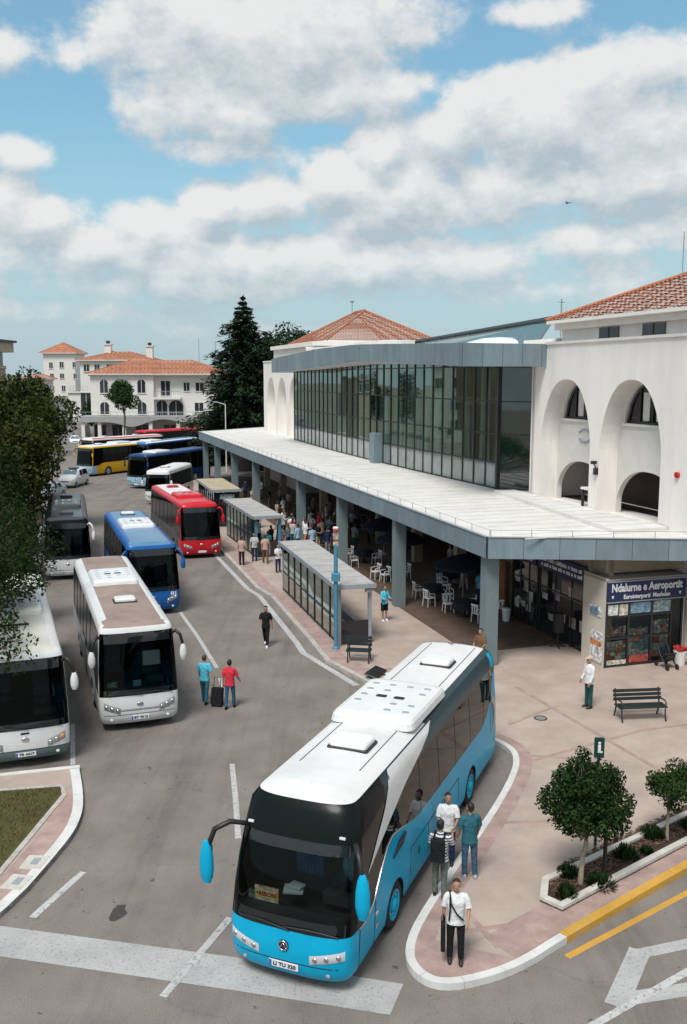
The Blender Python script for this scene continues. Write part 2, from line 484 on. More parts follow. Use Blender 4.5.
    def hatch(s, root, x, y=0., w=.75, l=.6, h=.1, m=None, rim=None):
        H = s.H+.025
        b = MB(); b.rbox((x, y, H+.02), (l+.08, w+.08, .06), .06)
        o = b.build('roof_hatch', rim or M['black'], root)
        b = MB(); b.rbox((x+.015, y, H+.05+h/2), (l, w, h), .08); b.build('hatch_cover', m or M['white'], o)
# ------------------------------------------------------------------ people
def skin_mesh(name, verts, edges, radii, m, parent, root=0, sub=1):
    me = bpy.data.meshes.new(name); me.from_pydata(verts, edges, [])
    o = bpy.data.objects.new(name, me); COL.objects.link(o)
    sk = o.modifiers.new('skin', 'SKIN'); sk.use_smooth_shade = True
    for i, r in enumerate(radii):
        d = me.skin_vertices[0].data[i]; d.radius = r if isinstance(r, tuple) else (r, r); d.use_root = (i == root)
    if sub:
        sb = o.modifiers.new('sub', 'SUBSURF'); sb.levels = sb.render_levels = sub
    dg = bpy.context.evaluated_depsgraph_get(); dg.update()
    nm = bpy.data.meshes.new_from_object(o.evaluated_get(dg))
    bpy.data.objects.remove(o); bpy.data.meshes.remove(me)
    nm.materials.clear(); nm.materials.append(m); nm.name = name
    for p in nm.polygons: p.use_smooth = True; p.material_index = 0
    o = bpy.data.objects.new(name, nm); COL.objects.link(o); o.parent = parent
    return o

def make_person(label, loc, yaw, shirt, trousers, skin='skin', hair='hair', pose=None, sleeve='short', height=1.74,
                shoes='black', hairstyle='short', shorts=False, female=False, group=None, fingers=True, belly=0.):
    """forward is local +Y. pose: dict of arm/leg angles in degrees"""
    P = dict(la=(4, 6, 12), ra=(4, 6, 12), ll=(0, 0), rl=(0, 0), head=(0, 0), lean=0)   # arm: swing fwd, out, elbow bend; leg: swing, knee
    if pose: P.update(pose)
    t = thing('person', label, 'person', loc, yaw, group)
    k = height/1.74
    hipz = .93
    # legs first, so that the lower foot stands on the ground
    def leg(sx, sw, kn):
        h = Vector((sx*.095, 0, hipz)); a = R(sw)
        kneep = h+Vector((sx*.01, math.sin(a)*.44, -math.cos(a)*.44))
        a2 = a-R(kn); an = kneep+Vector((sx*.005, math.sin(a2)*.41, -math.cos(a2)*.41))
        return h, kneep, an
    LL, RL = leg(-1, *P['ll']), leg(1, *P['rl'])
    dz = .08-min(LL[2].z, RL[2].z)
    U = Vector((0, 0, dz))
    LL = [p+U for p in LL]; RL = [p+U for p in RL]
    ln = R(P['lean']); piv = Vector((0, 0, hipz+dz))
    def up(p):  # lean of the upper body about the hips
        q = Vector(p)-Vector((0, 0, hipz)); return piv+Vector((q.x, q.y*math.cos(ln)+q.z*math.sin(ln), q.z*math.cos(ln)-q.y*math.sin(ln)))
    sw = .185 if not female else .165
    def arm(sx, fwd, out, bend, inward=0):
        s0 = up((sx*sw, 0, 1.43)); a = R(fwd); o_ = R(out)
        d = Vector((sx*math.sin(o_), math.sin(a)*math.cos(o_), -math.cos(a)*math.cos(o_))).normalized()
        e = s0+d*.285
        b = a+R(bend); i_ = R(inward)
        d2 = Vector((sx*math.sin(o_*.6)-sx*math.sin(i_), math.sin(b), -math.cos(b))).normalized()
        w = e+d2*.25
        return s0, e, w, d2
    LA, RA = arm(-1, *P['la']), arm(1, *P['ra'])
    hy, hp = P['head']
    nk0 = up((0, -.01, 1.46)); nk = up((0, .005, 1.53)); hc = nk+Vector((0, .015, .115)); tw = R(hy); pt = R(hp)
    HM = Matrix.Translation(hc) @ Matrix.Rotation(tw, 4, 'Z') @ Matrix.Rotation(-pt, 4, 'X')
    V, E, Rr = [], [], []
    def v(p, r): V.append(tuple(Vector(p)*1.)); Rr.append(r); return len(V)-1
    def e(a, b): E.append((a, b)); return b
    pel = v(piv, .10); sp = e(pel, v(up((0, .0, 1.10)), .10)); ch = e(sp, v(up((0, 0, 1.27)), .098)); cn = e(ch, v(up((0, -.005, 1.40)), .05))
    n1 = e(cn, v(nk, .05)); h0 = e(n1, v(HM @ Vector((0, -.005, -.04)), .05))
    for sx, A in ((-1, LA), (1, RA)):
        s0, el, wr, d2 = A
        a = e(cn, v(s0+Vector((0, 0, -.03)), .046)); a = e(a, v((s0+el)/2, .047)); a = e(a, v(el, .041)); a = e(a, v((el+wr)/2, .037)); a = e(a, v(wr, .027))
        side = d2.cross(Vector((sx, .35, 0))).normalized()
        pm = e(a, v(wr+d2*.06, (.036, .026)))
        if fingers:
            inn = Vector((-sx, 0, 0)); inn = (inn-d2*inn.dot(d2)).normalized()
            for q, (off, ln_) in enumerate(((-.030, .062), (-.010, .075), (.010, .07), (.029, .055))):
                b0 = wr+d2*.09+side*off
                f = e(pm, v(b0, .0095)); f = e(f, v(b0+d2*ln_*.5+inn*.006, .0085)); e(f, v(b0+d2*ln_*.9+inn*.025, .007))
            th = wr+d2*.035+side*-.042
            f = e(pm, v(th, .0105)); e(f, v(th+d2*.045-side*.012+inn*.02, .0085))
    for sx, A in ((-1, LL), (1, RL)):
        h, kn, an = A
        a = e(pel, v(h, .085)); a = e(a, v(h*.5+kn*.5, .07)); a = e(a, v(kn, .056)); a = e(a, v(kn*.6+an*.4, .054)); a = e(a, v(an, .036))
        e(a, v(an+Vector((0, .13, -.045)), .032))
    V = [tuple(Vector(p)*k) for p in V]; Rr = [tuple(q*k for q in r) if isinstance(r, tuple) else r*k for r in Rr]
    sk = M[skin]
    S4 = Matrix.Scale(k, 4)
    hd = MB(); HS = S4 @ HM
    hd.ell([(-.112, .022, .018, 0, .055), (-.102, .042, .04, 0, .042), (-.08, .054, .062, 0, .026), (-.05, .065, .080, 0, .012), (-.015, .071, .091, 0, .002), (.02, .075, .095, 0, -.004), (.055, .075, .094, 0, -.008), (.085, .064, .08, 0, -.01), (.108, .038, .048, 0, -.01), (.116, .01, .012, 0, -.01)], 0, 16, HS)
    hd.ell([(-.045, .016, .012, 0, .092), (-.03, .017, .02, 0, .094), (-.005, .011, .014, 0, .092), (.02, .006, .006, 0, .09)], 0, 8, HS)
    for sx in (-1, 1): hd.sphere((sx*.074, -.008, -.012), (.011, .02, .03), 0, 8, 5, HS)
    ho = hd.build('head', sk, None)
    bo = skin_mesh('body', V, E, Rr, sk, t)
    import bmesh
    bm = bmesh.new(); bm.from_mesh(bo.data); bm.from_mesh(ho.data); bm.to_mesh(bo.data); bm.free(); bpy.data.objects.remove(ho)
    # shirt: torso loft and two sleeves
    b = MB(); n = 14
    prof = [(.85, .19, .132+belly), (.95, .176, .125+belly), (1.08, .158, .118+belly), (1.22, .175, .125+belly*.5), (1.32, .186, .124), (1.38, .176, .112), (1.43, .145, .096), (1.465, .10, .08), (1.49, .068, .066), (1.505, .058, .06)]
    if female: prof = [(.86, .186, .13), (.96, .155, .112), (1.08, .14, .105), (1.22, .155, .135), (1.32, .166, .122), (1.38, .155, .108), (1.43, .13, .092), (1.465, .09, .076), (1.49, .064, .062), (1.505, .055, .057)]
    rings = []
    for z, rx, ry in prof:
        ring = []
        for q in range(n):
            a = 2*math.pi*q/n; ca, sa = math.cos(a), math.sin(a)
            ex = .8 if z < 1.35 else 1.
            ring.append(up((rx*abs(ca)**ex*(1 if ca > 0 else -1), ry*abs(sa)**ex*(1 if sa > 0 else -1)+.004, z)))
        rings.append(ring)
    b.loft(rings, 0, S4, True, False)
    for s0, el, wr, d2 in (LA, RA):
        s0 = s0-Vector((0, 0, .022)); ins = s0+(up((0, 0, 1.40))-s0)*.5
        if sleeve == 'short': b.tube([ins, s0*.8+ins*.2, s0*.8+el*.2, s0*.5+el*.5, s0*.15+el*.85], [.072, .074, .072, .068, .07], 10, 0, False, S4)
        else: b.tube([ins, s0*.8+ins*.2, s0*.8+el*.2, s0*.5+el*.5, el, el*.5+wr*.5, wr*.97+el*.03], [.07, .073, .07, .064, .056, .05, .042], 10, 0, False, S4)
    b.build('shirt', M[shirt], t)
    b = MB()
    rings = []
    for z, rx, ry in [(.80, .172, .118), (.86, .174, .12), (.93, .162, .117+belly*.6), (1.0, .155, .112+belly)]:
        rings.append([Vector((rx*math.cos(2*math.pi*q/n), ry*math.sin(2*math.pi*q/n), z+dz)) for q in range(n)])
    b.loft(rings, 0, S4, True, True)
    for h, kn, an in (LL, RL):
        if shorts: b.tube([h+Vector((0, 0, -.02)), (h+kn)/2, kn*.92+h*.08], [.105, .098, .09], 10, 0, True, S4)
        else: b.tube([h+Vector((0, 0, -.02)), (h+kn)/2, kn, (kn+an)/2, an+Vector((0, 0, .005))], [.088, .085, .07, .065, .058], 10, 0, True, S4)
    b.build('shorts' if shorts else 'trousers', M[trousers], t)
    for h, kn, an in (LL, RL):
        b = MB()
        z0 = an.z-.08
        b.ell([(z0+.0, .045, .125), (z0+.02, .05, .135), (z0+.06, .046, .11, an.x, an.y+.03), (z0+.10, .042, .06, an.x, an.y)], 0, 12, S4, (an.x, an.y+.05))
        b.build('shoe', M[shoes], t)
    # hair / cap, eyes
    b = MB()
    if hairstyle in ('short', 'long', 'grey'):
        zr = [(-.062, .058, .03, 0, -.052), (-.02, .076, .05, 0, -.046), (.02, .081, .066, 0, -.036), (.052, .082, .084, 0, -.022), (.08, .074, .087, 0, -.012), (.105, .055, .066, 0, -.01), (.124, .03, .036, 0, -.01), (.13, .008, .008, 0, -.01)]
        if hairstyle == 'long': zr = [(-.2, .06, .03, 0, -.085), (-.12, .085, .05, 0, -.07)]+zr
        b.ell(zr, 0, 14, HS)
        b.build('hair', M[hair], t)
    elif hairstyle == 'cap':
        b.ell([(.03, .084, .103, 0, -.008), (.08, .084, .1, 0, -.008), (.115, .066, .078, 0, -.008), (.137, .02, .025, 0, -.008)], 0, 14, HS)
        b.ell([(.034, .07, .075, 0, .10), (.046, .07, .075, 0, .095)], 0, 12, HS)
        b.build('cap', M[hair], t)
    for sx in (-1, 1):
        b = MB(); b.sphere((sx*.029, .086, .004), (.011, .007, .006), 0, 8, 5, HS); b.build('eye', M['ink'], t)
    b = MB(); b.sphere((0, .087, -.068), (.022, .007, .006), 0, 8, 4, HS); b.build('mouth', M['lips'], t)
    t['k'] = k
    return t, dict(S4=S4, HM=HM, LA=LA, RA=RA, LL=LL, RL=RL, up=up)
def C_(name, c, **k): M[name] = mat(name, c, k.pop('rough', .9), var=k.pop('var', .16), scale=k.pop('scale', 9), bump=k.pop('bump', .9), bscale=9, spec=.2, **k)
C_('lips', (.28, .1, .08)); C_('c_white', (.72, .72, .72), var=.05); C_('c_black', (.014, .014, .016)); C_('c_navy', (.02, .03, .075)); C_('c_teal', (.02, .17, .17))
C_('c_jeans', (.045, .1, .16)); C_('c_cyan', (.1, .48, .62)); C_('c_red', (.62, .04, .06)); C_('c_pinkish', (.5, .33, .28)); C_('c_beige', (.45, .36, .27))
C_('c_grey', (.2, .21, .22)); C_('c_greygreen', (.13, .155, .13)); C_('c_darkgreen', (.02, .085, .08)); C_('c_lightblue', (.32, .5, .66)); C_('c_brown', (.16, .09, .05))
C_('c_deepteal', (.03, .13, .16)); C_('c_orange', (.55, .2, .1)); C_('c_palegrey', (.45, .46, .47)); C_('c_sand', (.55, .44, .33))
M['c_stripe'] = None
# ------------------------------------------------------------------ trees and plants
def leaf_mat(name, c, isl=.45, tr=.25): return mat(name, c, .75, spec=.12, island=isl, trans=tr)
M['leaf_big'] = leaf_mat('olive leaves', (.036, .051, .012)); M['leaf_dark'] = leaf_mat('dark leaves', (.021, .040, .010))
M['leaf_mid'] = leaf_mat('green leaves', (.03, .062, .016)); M['needle'] = leaf_mat('fir needles', (.020, .040, .018), .5, .1)
M['leaf_small'] = leaf_mat('small glossy leaves', (.022, .048, .012), .75)
M['leaf_olive2'] = leaf_mat('yellowish olive leaves', (.046, .053, .011))
M['bark'] = mat('bark', (.12, .09, .065), .9, var=.35, scale=14, bump=.5, stretch=(1, 1, .25))
M['bark_pale'] = mat('pale bark', (.32, .26, .2), .9, var=.25, scale=14, bump=.4)
def leaves(b, blobs, n, size, r, surf=.55, mi=0, droop=0., aspect=.5):
    tot = sum(q[3]*q[4]*q[5] for q in blobs)
    for x, y, z, rx, ry, rz in [q[:6] for q in blobs]:
        m = int(n*rx*ry*rz/tot)
        for _ in range(m):
            while True:
                d = Vector((r.gauss(0, 1), r.gauss(0, 1), r.gauss(0, 1)))
                if d.length > .01: break
            d.normalize(); q = surf+(1.06-surf)*r.random()**.6
            if r.random() < .06: q *= 1.12
            p = Vector((x+d.x*rx*q, y+d.y*ry*q, z+d.z*rz*q))
            nrm = (d*.7+Vector((r.gauss(0, .6), r.gauss(0, .6), r.gauss(.25, .6)))).normalized()
            t = nrm.cross(Vector((r.gauss(0, 1), r.gauss(0, 1), r.gauss(-droop, 1)))).normalized(); w = nrm.cross(t)
            s = size*(.6+.8*r.random()); a = aspect*s*.5
            b.add([p-t*s*.5, p+w*a-t*s*.05, p+t*s*.5, p-w*a-t*s*.05], [(0, 1, 2, 3)], mi)
def limb(b, p0, p1, r0, r1, r, n=5, wob=.08):
    p0, p1 = Vector(p0), Vector(p1); L = (p1-p0).length; pts = []
    for i in range(n+1):
        t = i/n; pts.append(p0.lerp(p1, t)+Vector((r.gauss(0, wob), r.gauss(0, wob), 0))*L*.25*math.sin(math.pi*t))
    b.tube(pts, [r0+(r1-r0)*i/n for i in range(n+1)], 8)
def broad_tree(label, loc, blobs, n, size, leafm, trunk_h, r0, seed, barkm='bark', group=None, cat='tree', name='broadleaf_tree', sub=5):
    """blobs: main crown masses in local metres; each is broken into smaller clumps"""
    r = random.Random(seed); t = thing(name, label, cat, loc, 0, group)
    small = []
    for x, y, z, rx, ry, rz in blobs:
        for _ in range(sub):
            d = Vector((r.gauss(0, 1), r.gauss(0, 1), r.gauss(0, 1))).normalized()
            k = .45+.25*r.random()
            small.append((x+d.x*rx*.68, y+d.y*ry*.68, z+d.z*rz*.68, rx*k, ry*k, rz*k))
        small.append((x, y, z, rx*.6, ry*.6, rz*.6))
    b = MB(); limb(b, (0, 0, 0), (r.uniform(-.1, .1), 0, trunk_h), r0, r0*.72, r)
    b.build('trunk', M[barkm], t)
    b2 = MB()
    for x, y, z, rx, ry, rz in small[::2]:
        limb(b2, (0, 0, trunk_h*.93), (x, y, z), r0*.42, r0*.1, r, 4, .15)
    b2.build('limb', M[barkm], t)
    c = MB(); leaves(c, small, n, size, r)
    c.build('crown', M[leafm], t)
    return t
def fir_tree(label, loc, H, rad, seed, leafm='needle', tiers=26, base=.08, name='fir_tree', group=None, density=1.):
    r = random.Random(seed); t = thing(name, label, 'tree', loc, 0, group)
    b = MB(); b.tube([(0, 0, 0), (.05, 0, H*.5), (0, 0, H*.98)], [H*.018, H*.012, .02], 8); b.build('trunk', M['bark'], t)
    c = MB(); bl = MB()
    for i in range(tiers):
        f = i/(tiers-1); z = H*(base+(.985-base)*f)
        R_ = rad*(1-f)**.75*(.8+.4*r.random())+.12
        nb = max(5, int(11*(1-f)+5))
        for k in range(nb):
            a = 2*math.pi*(k+r.random()*.8)/nb; L = R_*(.65+.5*r.random())
            tip = Vector((math.cos(a)*L, math.sin(a)*L, z-L*(.30-.25*f)+r.uniform(-.2, .2))); o = Vector((0, 0, z))
            bl.tube([o, o.lerp(tip, .5)+Vector((0, 0, .06*L)), tip], [.05, .03, .012], 5, 0, False)
            m = int((6+L*10)*density)
            for _ in range(m):
                q = .12+.9*r.random(); p = o.lerp(tip, q)+Vector((r.gauss(0, .13), r.gauss(0, .13), r.gauss(-.08, .12)))*(L*.45+.3)
                d = Vector((math.cos(a)+r.gauss(0, .5), math.sin(a)+r.gauss(0, .5), r.gauss(-.25, .3))).normalized()
                w = d.cross(Vector((r.gauss(0, .4), r.gauss(0, .4), 1))).normalized(); s = .22+.3*r.random()
                c.add([p-d*s, p+w*s*.32, p+d*s, p-w*s*.32], [(0, 1, 2, 3)])
    bl.build('limb', M['bark'], t); c.build('crown', M[leafm], t)
    return t
def small_plant(label, loc, rad, h, seed, n=160, leafm='leaf_small', group=None):
    r = random.Random(seed); t = thing('low_shrub', label, 'shrub', loc, 0, group)
    b = MB()
    for _ in range(n):
        a = r.random()*6.28; d = rad*r.random()**.6; hh = h*(1-.6*(d/rad)**2)*(.4+.6*r.random())
        p = Vector((math.cos(a)*d*.6, math.sin(a)*d*.6, .02)); q = Vector((math.cos(a)*d, math.sin(a)*d, hh)); w = Vector((-math.sin(a), math.cos(a), 0))*.022
        b.add([p-w*.4, p+w*.4, q.lerp(p, .4)+w, q, q.lerp(p, .4)-w], [(0, 1, 2, 3, 4)])
    b.build('foliage', M[leafm], t)
    return t
# ------------------------------------------------------------------ ground, road, pavements
def asphalt(name, c, crack=True):
    m = mat(name, c, .88, var=.16, scale=.55, detail=8, bump=.25, bscale=60, coords='Object')
    nt = m.node_tree; N = nt.nodes; L = nt.links; b = N['Principled BSDF']
    src = b.inputs['Base Color'].links[0].from_socket
    tc = N.new('ShaderNodeTexCoord')
    def layer(src, vec_scale, lo, hi, val, noise_scale, detail=6):
        mp = N.new('ShaderNodeMapping'); mp.inputs['Scale'].default_value = vec_scale; mp.inputs['Rotation'].default_value = (0, 0, R(-18))
        L.new(tc.outputs['Object'], mp.inputs['Vector'])
        n = N.new('ShaderNodeTexNoise'); n.inputs['Scale'].default_value = noise_scale; n.inputs['Detail'].default_value = detail; n.inputs['Roughness'].default_value = .65
        L.new(mp.outputs[0], n.inputs['Vector'])
        mr = N.new('ShaderNodeMapRange'); mr.inputs[1].default_value = lo; mr.inputs[2].default_value = hi; mr.inputs[3].default_value = 1; mr.inputs[4].default_value = val
        L.new(n.outputs['Fac'], mr.inputs[0])
        mx = N.new('ShaderNodeMix'); mx.data_type = 'RGBA'; mx.blend_type = 'MULTIPLY'; mx.inputs[0].default_value = 1
        L.new(src, mx.inputs[6]); L.new(mr.outputs[0], mx.inputs[7]); return mx.outputs[2]
    o = layer(src, (1, .07, 1), .48, .72, .72, 1.1)          # streaks along the traffic
    o = layer(o, (1, 1, 1), .66, .74, .62, .8, 10)           # oil stains
    o = layer(o, (1, 1, 1), .42, .78, .58, 34, 3)             # grain
    o = layer(o, (1, 1, 1), .67, .70, .45, 3.2, 3)           # small spots
    if crack:
        v = N.new('ShaderNodeTexVoronoi'); v.feature = 'DISTANCE_TO_EDGE'; v.inputs['Scale'].default_value = .22
        n = N.new('ShaderNodeTexNoise'); n.inputs['Scale'].default_value = 1.3; n.inputs['Detail'].default_value = 8
        L.new(tc.outputs['Object'], n.inputs['Vector'])
        ad = N.new('ShaderNodeMix'); ad.data_type = 'RGBA'; ad.blend_type = 'LINEAR_LIGHT'; ad.inputs[0].default_value = .5
        L.new(tc.outputs['Object'], ad.inputs[6]); L.new(n.outputs['Color'], ad.inputs[7]); L.new(ad.outputs[2], v.inputs['Vector'])
        mr = N.new('ShaderNodeMapRange'); mr.inputs[1].default_value = .0; mr.inputs[2].default_value = .006; mr.inputs[3].default_value = .85; mr.inputs[4].default_value = 1
        L.new(v.outputs['Distance'], mr.inputs[0])
        mx = N.new('ShaderNodeMix'); mx.data_type = 'RGBA'; mx.blend_type = 'MULTIPLY'; mx.inputs[0].default_value = 1
        L.new(o, mx.inputs[6]); L.new(mr.outputs[0], mx.inputs[7]); o = mx.outputs[2]
    L.new(o, b.inputs['Base Color'])
    return m
def worn(name, c, keep=.62, under=(.2, .185, .17), scale=5.):
    """road paint worn through to the asphalt"""
    m = mat(name, c, .75, dirt=.25, dscale=1.0)
    nt = m.node_tree; N = nt.nodes; L = nt.links; b = N['Principled BSDF']; src = b.inputs['Base Color'].links[0].from_socket
    tc = N.new('ShaderNodeTexCoord'); n = N.new('ShaderNodeTexNoise'); n.inputs['Scale'].default_value = scale; n.inputs['Detail'].default_value = 10; n.inputs['Roughness'].default_value = .75
    L.new(tc.outputs['Object'], n.inputs['Vector'])
    mr = N.new('ShaderNodeMapRange'); mr.inputs[1].default_value = keep-.05; mr.inputs[2].default_value = keep+.06
    L.new(n.outputs['Fac'], mr.inputs[0])
    mx = N.new('ShaderNodeMix'); mx.data_type = 'RGBA'; L.new(mr.outputs[0], mx.inputs[0]); L.new(src, mx.inputs[6]); mx.inputs[7].default_value = (*under, 1)
    L.new(mx.outputs[2], b.inputs['Base Color']); return m
M['asphalt'] = asphalt('asphalt', (.224, .194, .173))
M['asphalt_dark'] = asphalt('dark asphalt', (.19, .17, .155))
M['earth'] = mat('dry ground', (.20, .18, .14), .95, var=.3, scale=.2)
M['paint'] = worn('road paint', (.50, .495, .485), .56, scale=9)
M['paint_old'] = worn('old road paint', (.42, .415, .405), .585, scale=16)
M['yellow'] = worn('yellow paint', (.56, .30, .05), .62, (.3, .25, .18))
M['kerb_white'] = worn('whitewashed kerb', (.66, .65, .62), .67, (.36, .34, .31), 4)
M['kerb_grey'] = mat('grey kerb', (.42, .39, .355), .9, var=.2, scale=4, bump=.2)
M['kerb_pale'] = mat('pale edging stone', (.55, .52, .47), .9, var=.12, scale=4, bump=.2, dirt=.2)
M['kerb_yellow'] = worn('yellow kerb', (.60, .33, .05), .60, (.42, .33, .2), 4)
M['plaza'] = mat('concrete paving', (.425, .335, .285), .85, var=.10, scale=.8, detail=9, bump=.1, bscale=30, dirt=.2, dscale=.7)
M['paver'] = mat('pink pavers', (.385, .27, .235), .88, var=.16, scale=2.2, detail=6, dirt=.25, dscale=2.)
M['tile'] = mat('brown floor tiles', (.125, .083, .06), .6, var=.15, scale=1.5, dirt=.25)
M['grass'] = mat('grass', (.075, .072, .018), .95, col2=(.055, .035, .012), scale=1.4, detail=9)
M['mulch'] = mat('bark mulch', (.055, .032, .022), .95, var=.6, scale=14, bump=1., bscale=30)
g = MB(); g.sheet([(-700, -150), (700, -150), (700, 1500), (-700, 1500)], -.02); tag(g.build('ground', M['earth']), kind='structure')
g = MB(); g.sheet([(-70, -5), (60, -5), (60, 60), (40, 168), (-70, 168)], 0); tag(g.build('road', M['asphalt']), kind='structure')
C0 = Vector((5.46, 35.2, 0)); TR = R(17.3)
e1 = Vector((-math.sin(TR), math.cos(TR), 0)); e2 = Vector((math.cos(TR), math.sin(TR), 0))
def T(b, a, z=0):
    p = C0+e1*a+e2*b; p.z = z; return p
def T2(b, a): p = T(b, a); return (p.x, p.y)
def smooth_poly(pts, it=2, closed=False):
    for _ in range(it):
        o = [] if closed else [pts[0]]
        n = len(pts)
        for i in range(n if closed else n-1):
            a, b = pts[i], pts[(i+1) % n]
            o += [(a[0]*.75+b[0]*.25, a[1]*.75+b[1]*.25), (a[0]*.25+b[0]*.75, a[1]*.25+b[1]*.75)]
        if not closed: o.append(pts[-1])
        pts = o
    return pts
def offset(pts, d):
    o = []
    for i, p in enumerate(pts):
        a = Vector(pts[max(0, i-1)]); b = Vector(pts[min(len(pts)-1, i+1)]); t = (b-a).normalized()
        o.append((p[0]-t.y*d, p[1]+t.x*d))
    return o
def strip(mb, pts, d0, d1, z0, z1, mi=0, blocks=0.):
    """box-section ribbon along pts from offset d0 to d1 (left positive), cut into stones of length `blocks`"""
    if blocks:
        out = []; acc = 0; cur = [pts[0]]
        for p, q in zip(pts, pts[1:]):
            p, q = Vector(p), Vector(q); L = (q-p).length; s = 0
            while acc+L-s > blocks:
                s += blocks-acc; acc = 0; c = p.lerp(q, s/L); cur.append(tuple(c)); out.append(cur); cur = [tuple(c)]
            acc += L-s; cur.append(tuple(q))
        out.append(cur)
    else: out = [pts]
    for seg in out:
        seg = [s for i, s in enumerate(seg) if i == 0 or (Vector(s)-Vector(seg[i-1])).length > 1e-3]
        if len(seg) < 2: continue
        if blocks:
            a = Vector(seg[0]); b = Vector(seg[1]); seg = [tuple(a+(b-a).normalized()*.008)]+seg[1:]
        A, B = offset(seg, d0), offset(seg, d1); n = len(seg)
        vs = [(x, y, z) for (x, y), z in [(p, z0) for p in A]+[(p, z0) for p in B]+[(p, z1) for p in A]+[(p, z1) for p in B]]
        f = []
        for i in range(n-1):
            f += [(2*n+i, 2*n+i+1, 3*n+i+1, 3*n+i), (i, i+1, 2*n+i+1, 2*n+i), (n+i+1, n+i, 3*n+i, 3*n+i+1)]
        f += [(0, 2*n, 3*n, n), (n-1, 2*n-1, 4*n-1, 3*n-1)]
        mb.add(vs, f, mi)
# terminal pavement: the white nose near the camera, then the bay of the blue coach, then the long platform
nose = smooth_poly([(7.95, 20.35), (4.49, 17.61), (3.6, 16.82), (2.77, 16.34), (1.85, 16.08), (1.33, 16.45), (1.16, 17.2), (1.63, 18.62), (3.83, 23.18), (4.85, 25.68), (5.12, 26.9), (4.98, 27.68), (4.3, 28.6), (1.9, 34.0), (1.31, 35.2)], 2)
plat = [(.98, 33.6), (-.74, 36.45), (-1.49, 39.34), (-3.75, 47.4), (-4.75, 49.6), (-8.13, 60.9), (-14.2, 80), (-21.6, 104)]
right_far = [(9.6, 21.65), (13, 24.35), (24, 33)]
outline = [(1.31, 35.2)]+plat[:1]+plat
edge_all = [p for p in right_far[::-1]]+nose+plat
inner = [T2(26, 74), T2(26, 2)]
g = MB(); g.prism(offset(edge_all, -.12)+inner, -.015, .13, 0); tag(g.build('pavement', M['plaza']), kind='structure')
k = MB(); strip(k, nose[6:], 0, -.18, 0, .145, 0, .9); tag(k.build('kerb', M['kerb_white']), kind='structure')
k = MB(); strip(k, right_far[::-1]+nose[:7], 0, -.21, 0, .147, 0, .95); tag(k.build('kerb', M['kerb_yellow']), kind='structure')
k = MB(); strip(k, [(1.31, 35.2)]+plat, 0, -.22, 0, .143, 0, 1.1); tag(k.build('kerb', M['kerb_grey']), kind='structure')
# white gutter line beside the platform
g = MB(); strip(g, [(.6, 33.75), (-1.55, 37.9), (-1.9, 39.4), (-4.3, 48.2), (-5.1, 49.9), (-8.6, 61), (-14.8, 80.4)], .0, .26, .003, .006); tag(g.build('road_marking', M['paint']), kind='structure')
# pink paver bands in the plaza
def band(pts, w, z=.135, m='paver'):
    g = MB(); strip(g, pts, -w/2, w/2, .128, z); return tag(g.build('paver_band', M[m]), kind='structure')
tipi = [i for i, p in enumerate(nose) if p[1] < 17.9 and p[0] < 3.7]
g = MB(); g.sheet(offset(nose, -.17)[tipi[0]:tipi[-1]+1], .1342); tag(g.build('paver_band', M['paver']), kind='structure')
g = MB(); strip(g, nose[tipi[-1]:], -.175, -.55, .128, .1348); tag(g.build('paver_band', M['paver']), kind='structure')
g = MB(); strip(g, right_far[::-1]+nose[:tipi[0]+1], -.215, -1.1, .128, .1355); tag(g.build('paver_band', M['paver']), kind='structure')
g = MB(); g.sheet([(2.1, 18.35), (1.93, 17.85), (2.0, 17.5), (2.2, 17.32), (2.5, 17.36), (2.95, 17.72), (3.75, 18.42), (3.2, 19.)], .136); tag(g.build('paving_field', M['plaza']), kind='structure')
g = MB(); strip(g, [(.98, 33.6)]+plat[1:], -.225, -.95, .128, .134); tag(g.build('paver_band', M['paver']), kind='structure')
def px_line(a, b, w): band([a, b], w)
for a, b, w, z in (((2.05, 17.75), (3.4, 18.05), .14, .138), ((2.5, 18.75), (3.1, 17.3), .14, .1386), ((4.1, 22.6), (5.9, 22.7), .13, .1362), ((5.25, 26.9), (8.4, 26.4), .13, .1368),
                ((5.6, 26.5), (9.6, 28.9), .13, .1374), ((9.6, 28.9), (12.9, 29.9), .13, .138), ((6.3, 33.2), (9.6, 24.6), .15, .1386), ((5.4, 29.4), (7.4, 31.2), .13, .1392)):
    band([a, b], w, z)
# brown tiled floor under the canopy
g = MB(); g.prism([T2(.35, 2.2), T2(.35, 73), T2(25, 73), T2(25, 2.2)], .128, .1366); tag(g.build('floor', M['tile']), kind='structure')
# left island with grass and pale edge
isl = smooth_poly([(-8.9, 29.3), (-8.2, 27.2), (-7.62, 25.84), (-6.92, 23.72), (-6.74, 22.53), (-6.78, 21.45), (-7.2, 18.4), (-9, 14.5), (-13, 11)], 2)
g = MB(); g.prism([(-9.6, 25.62), (-7.8, 25.95)]+[p for p in isl if p[1] < 25.8]+[(-18, 11), (-18, 23)], -.01, .115); tag(g.build('pavement', M['plaza']), kind='structure')
k = MB(); strip(k, [p for p in isl if p[1] < 26.2], .0, -.26, 0, .13, 0, .9); strip(k, [(-18, 23.2), (-9.7, 25.55), (-7.7, 26.1)], -.1, .1, 0, .128); tag(k.build('kerb', M['kerb_white']), kind='structure')
g = MB(); strip(g, [p for p in isl if p[1] < 24.9], -.265, -.82, .112, .1195); tag(g.build('paver_band', M['paver']), kind='structure')
gp = [(-18, 22.3), (-9.46, 24.42), (-7.86, 24.72), (-7.66, 24.2), (-7.98, 19.8), (-8.6, 16), (-12, 12), (-18, 12)]
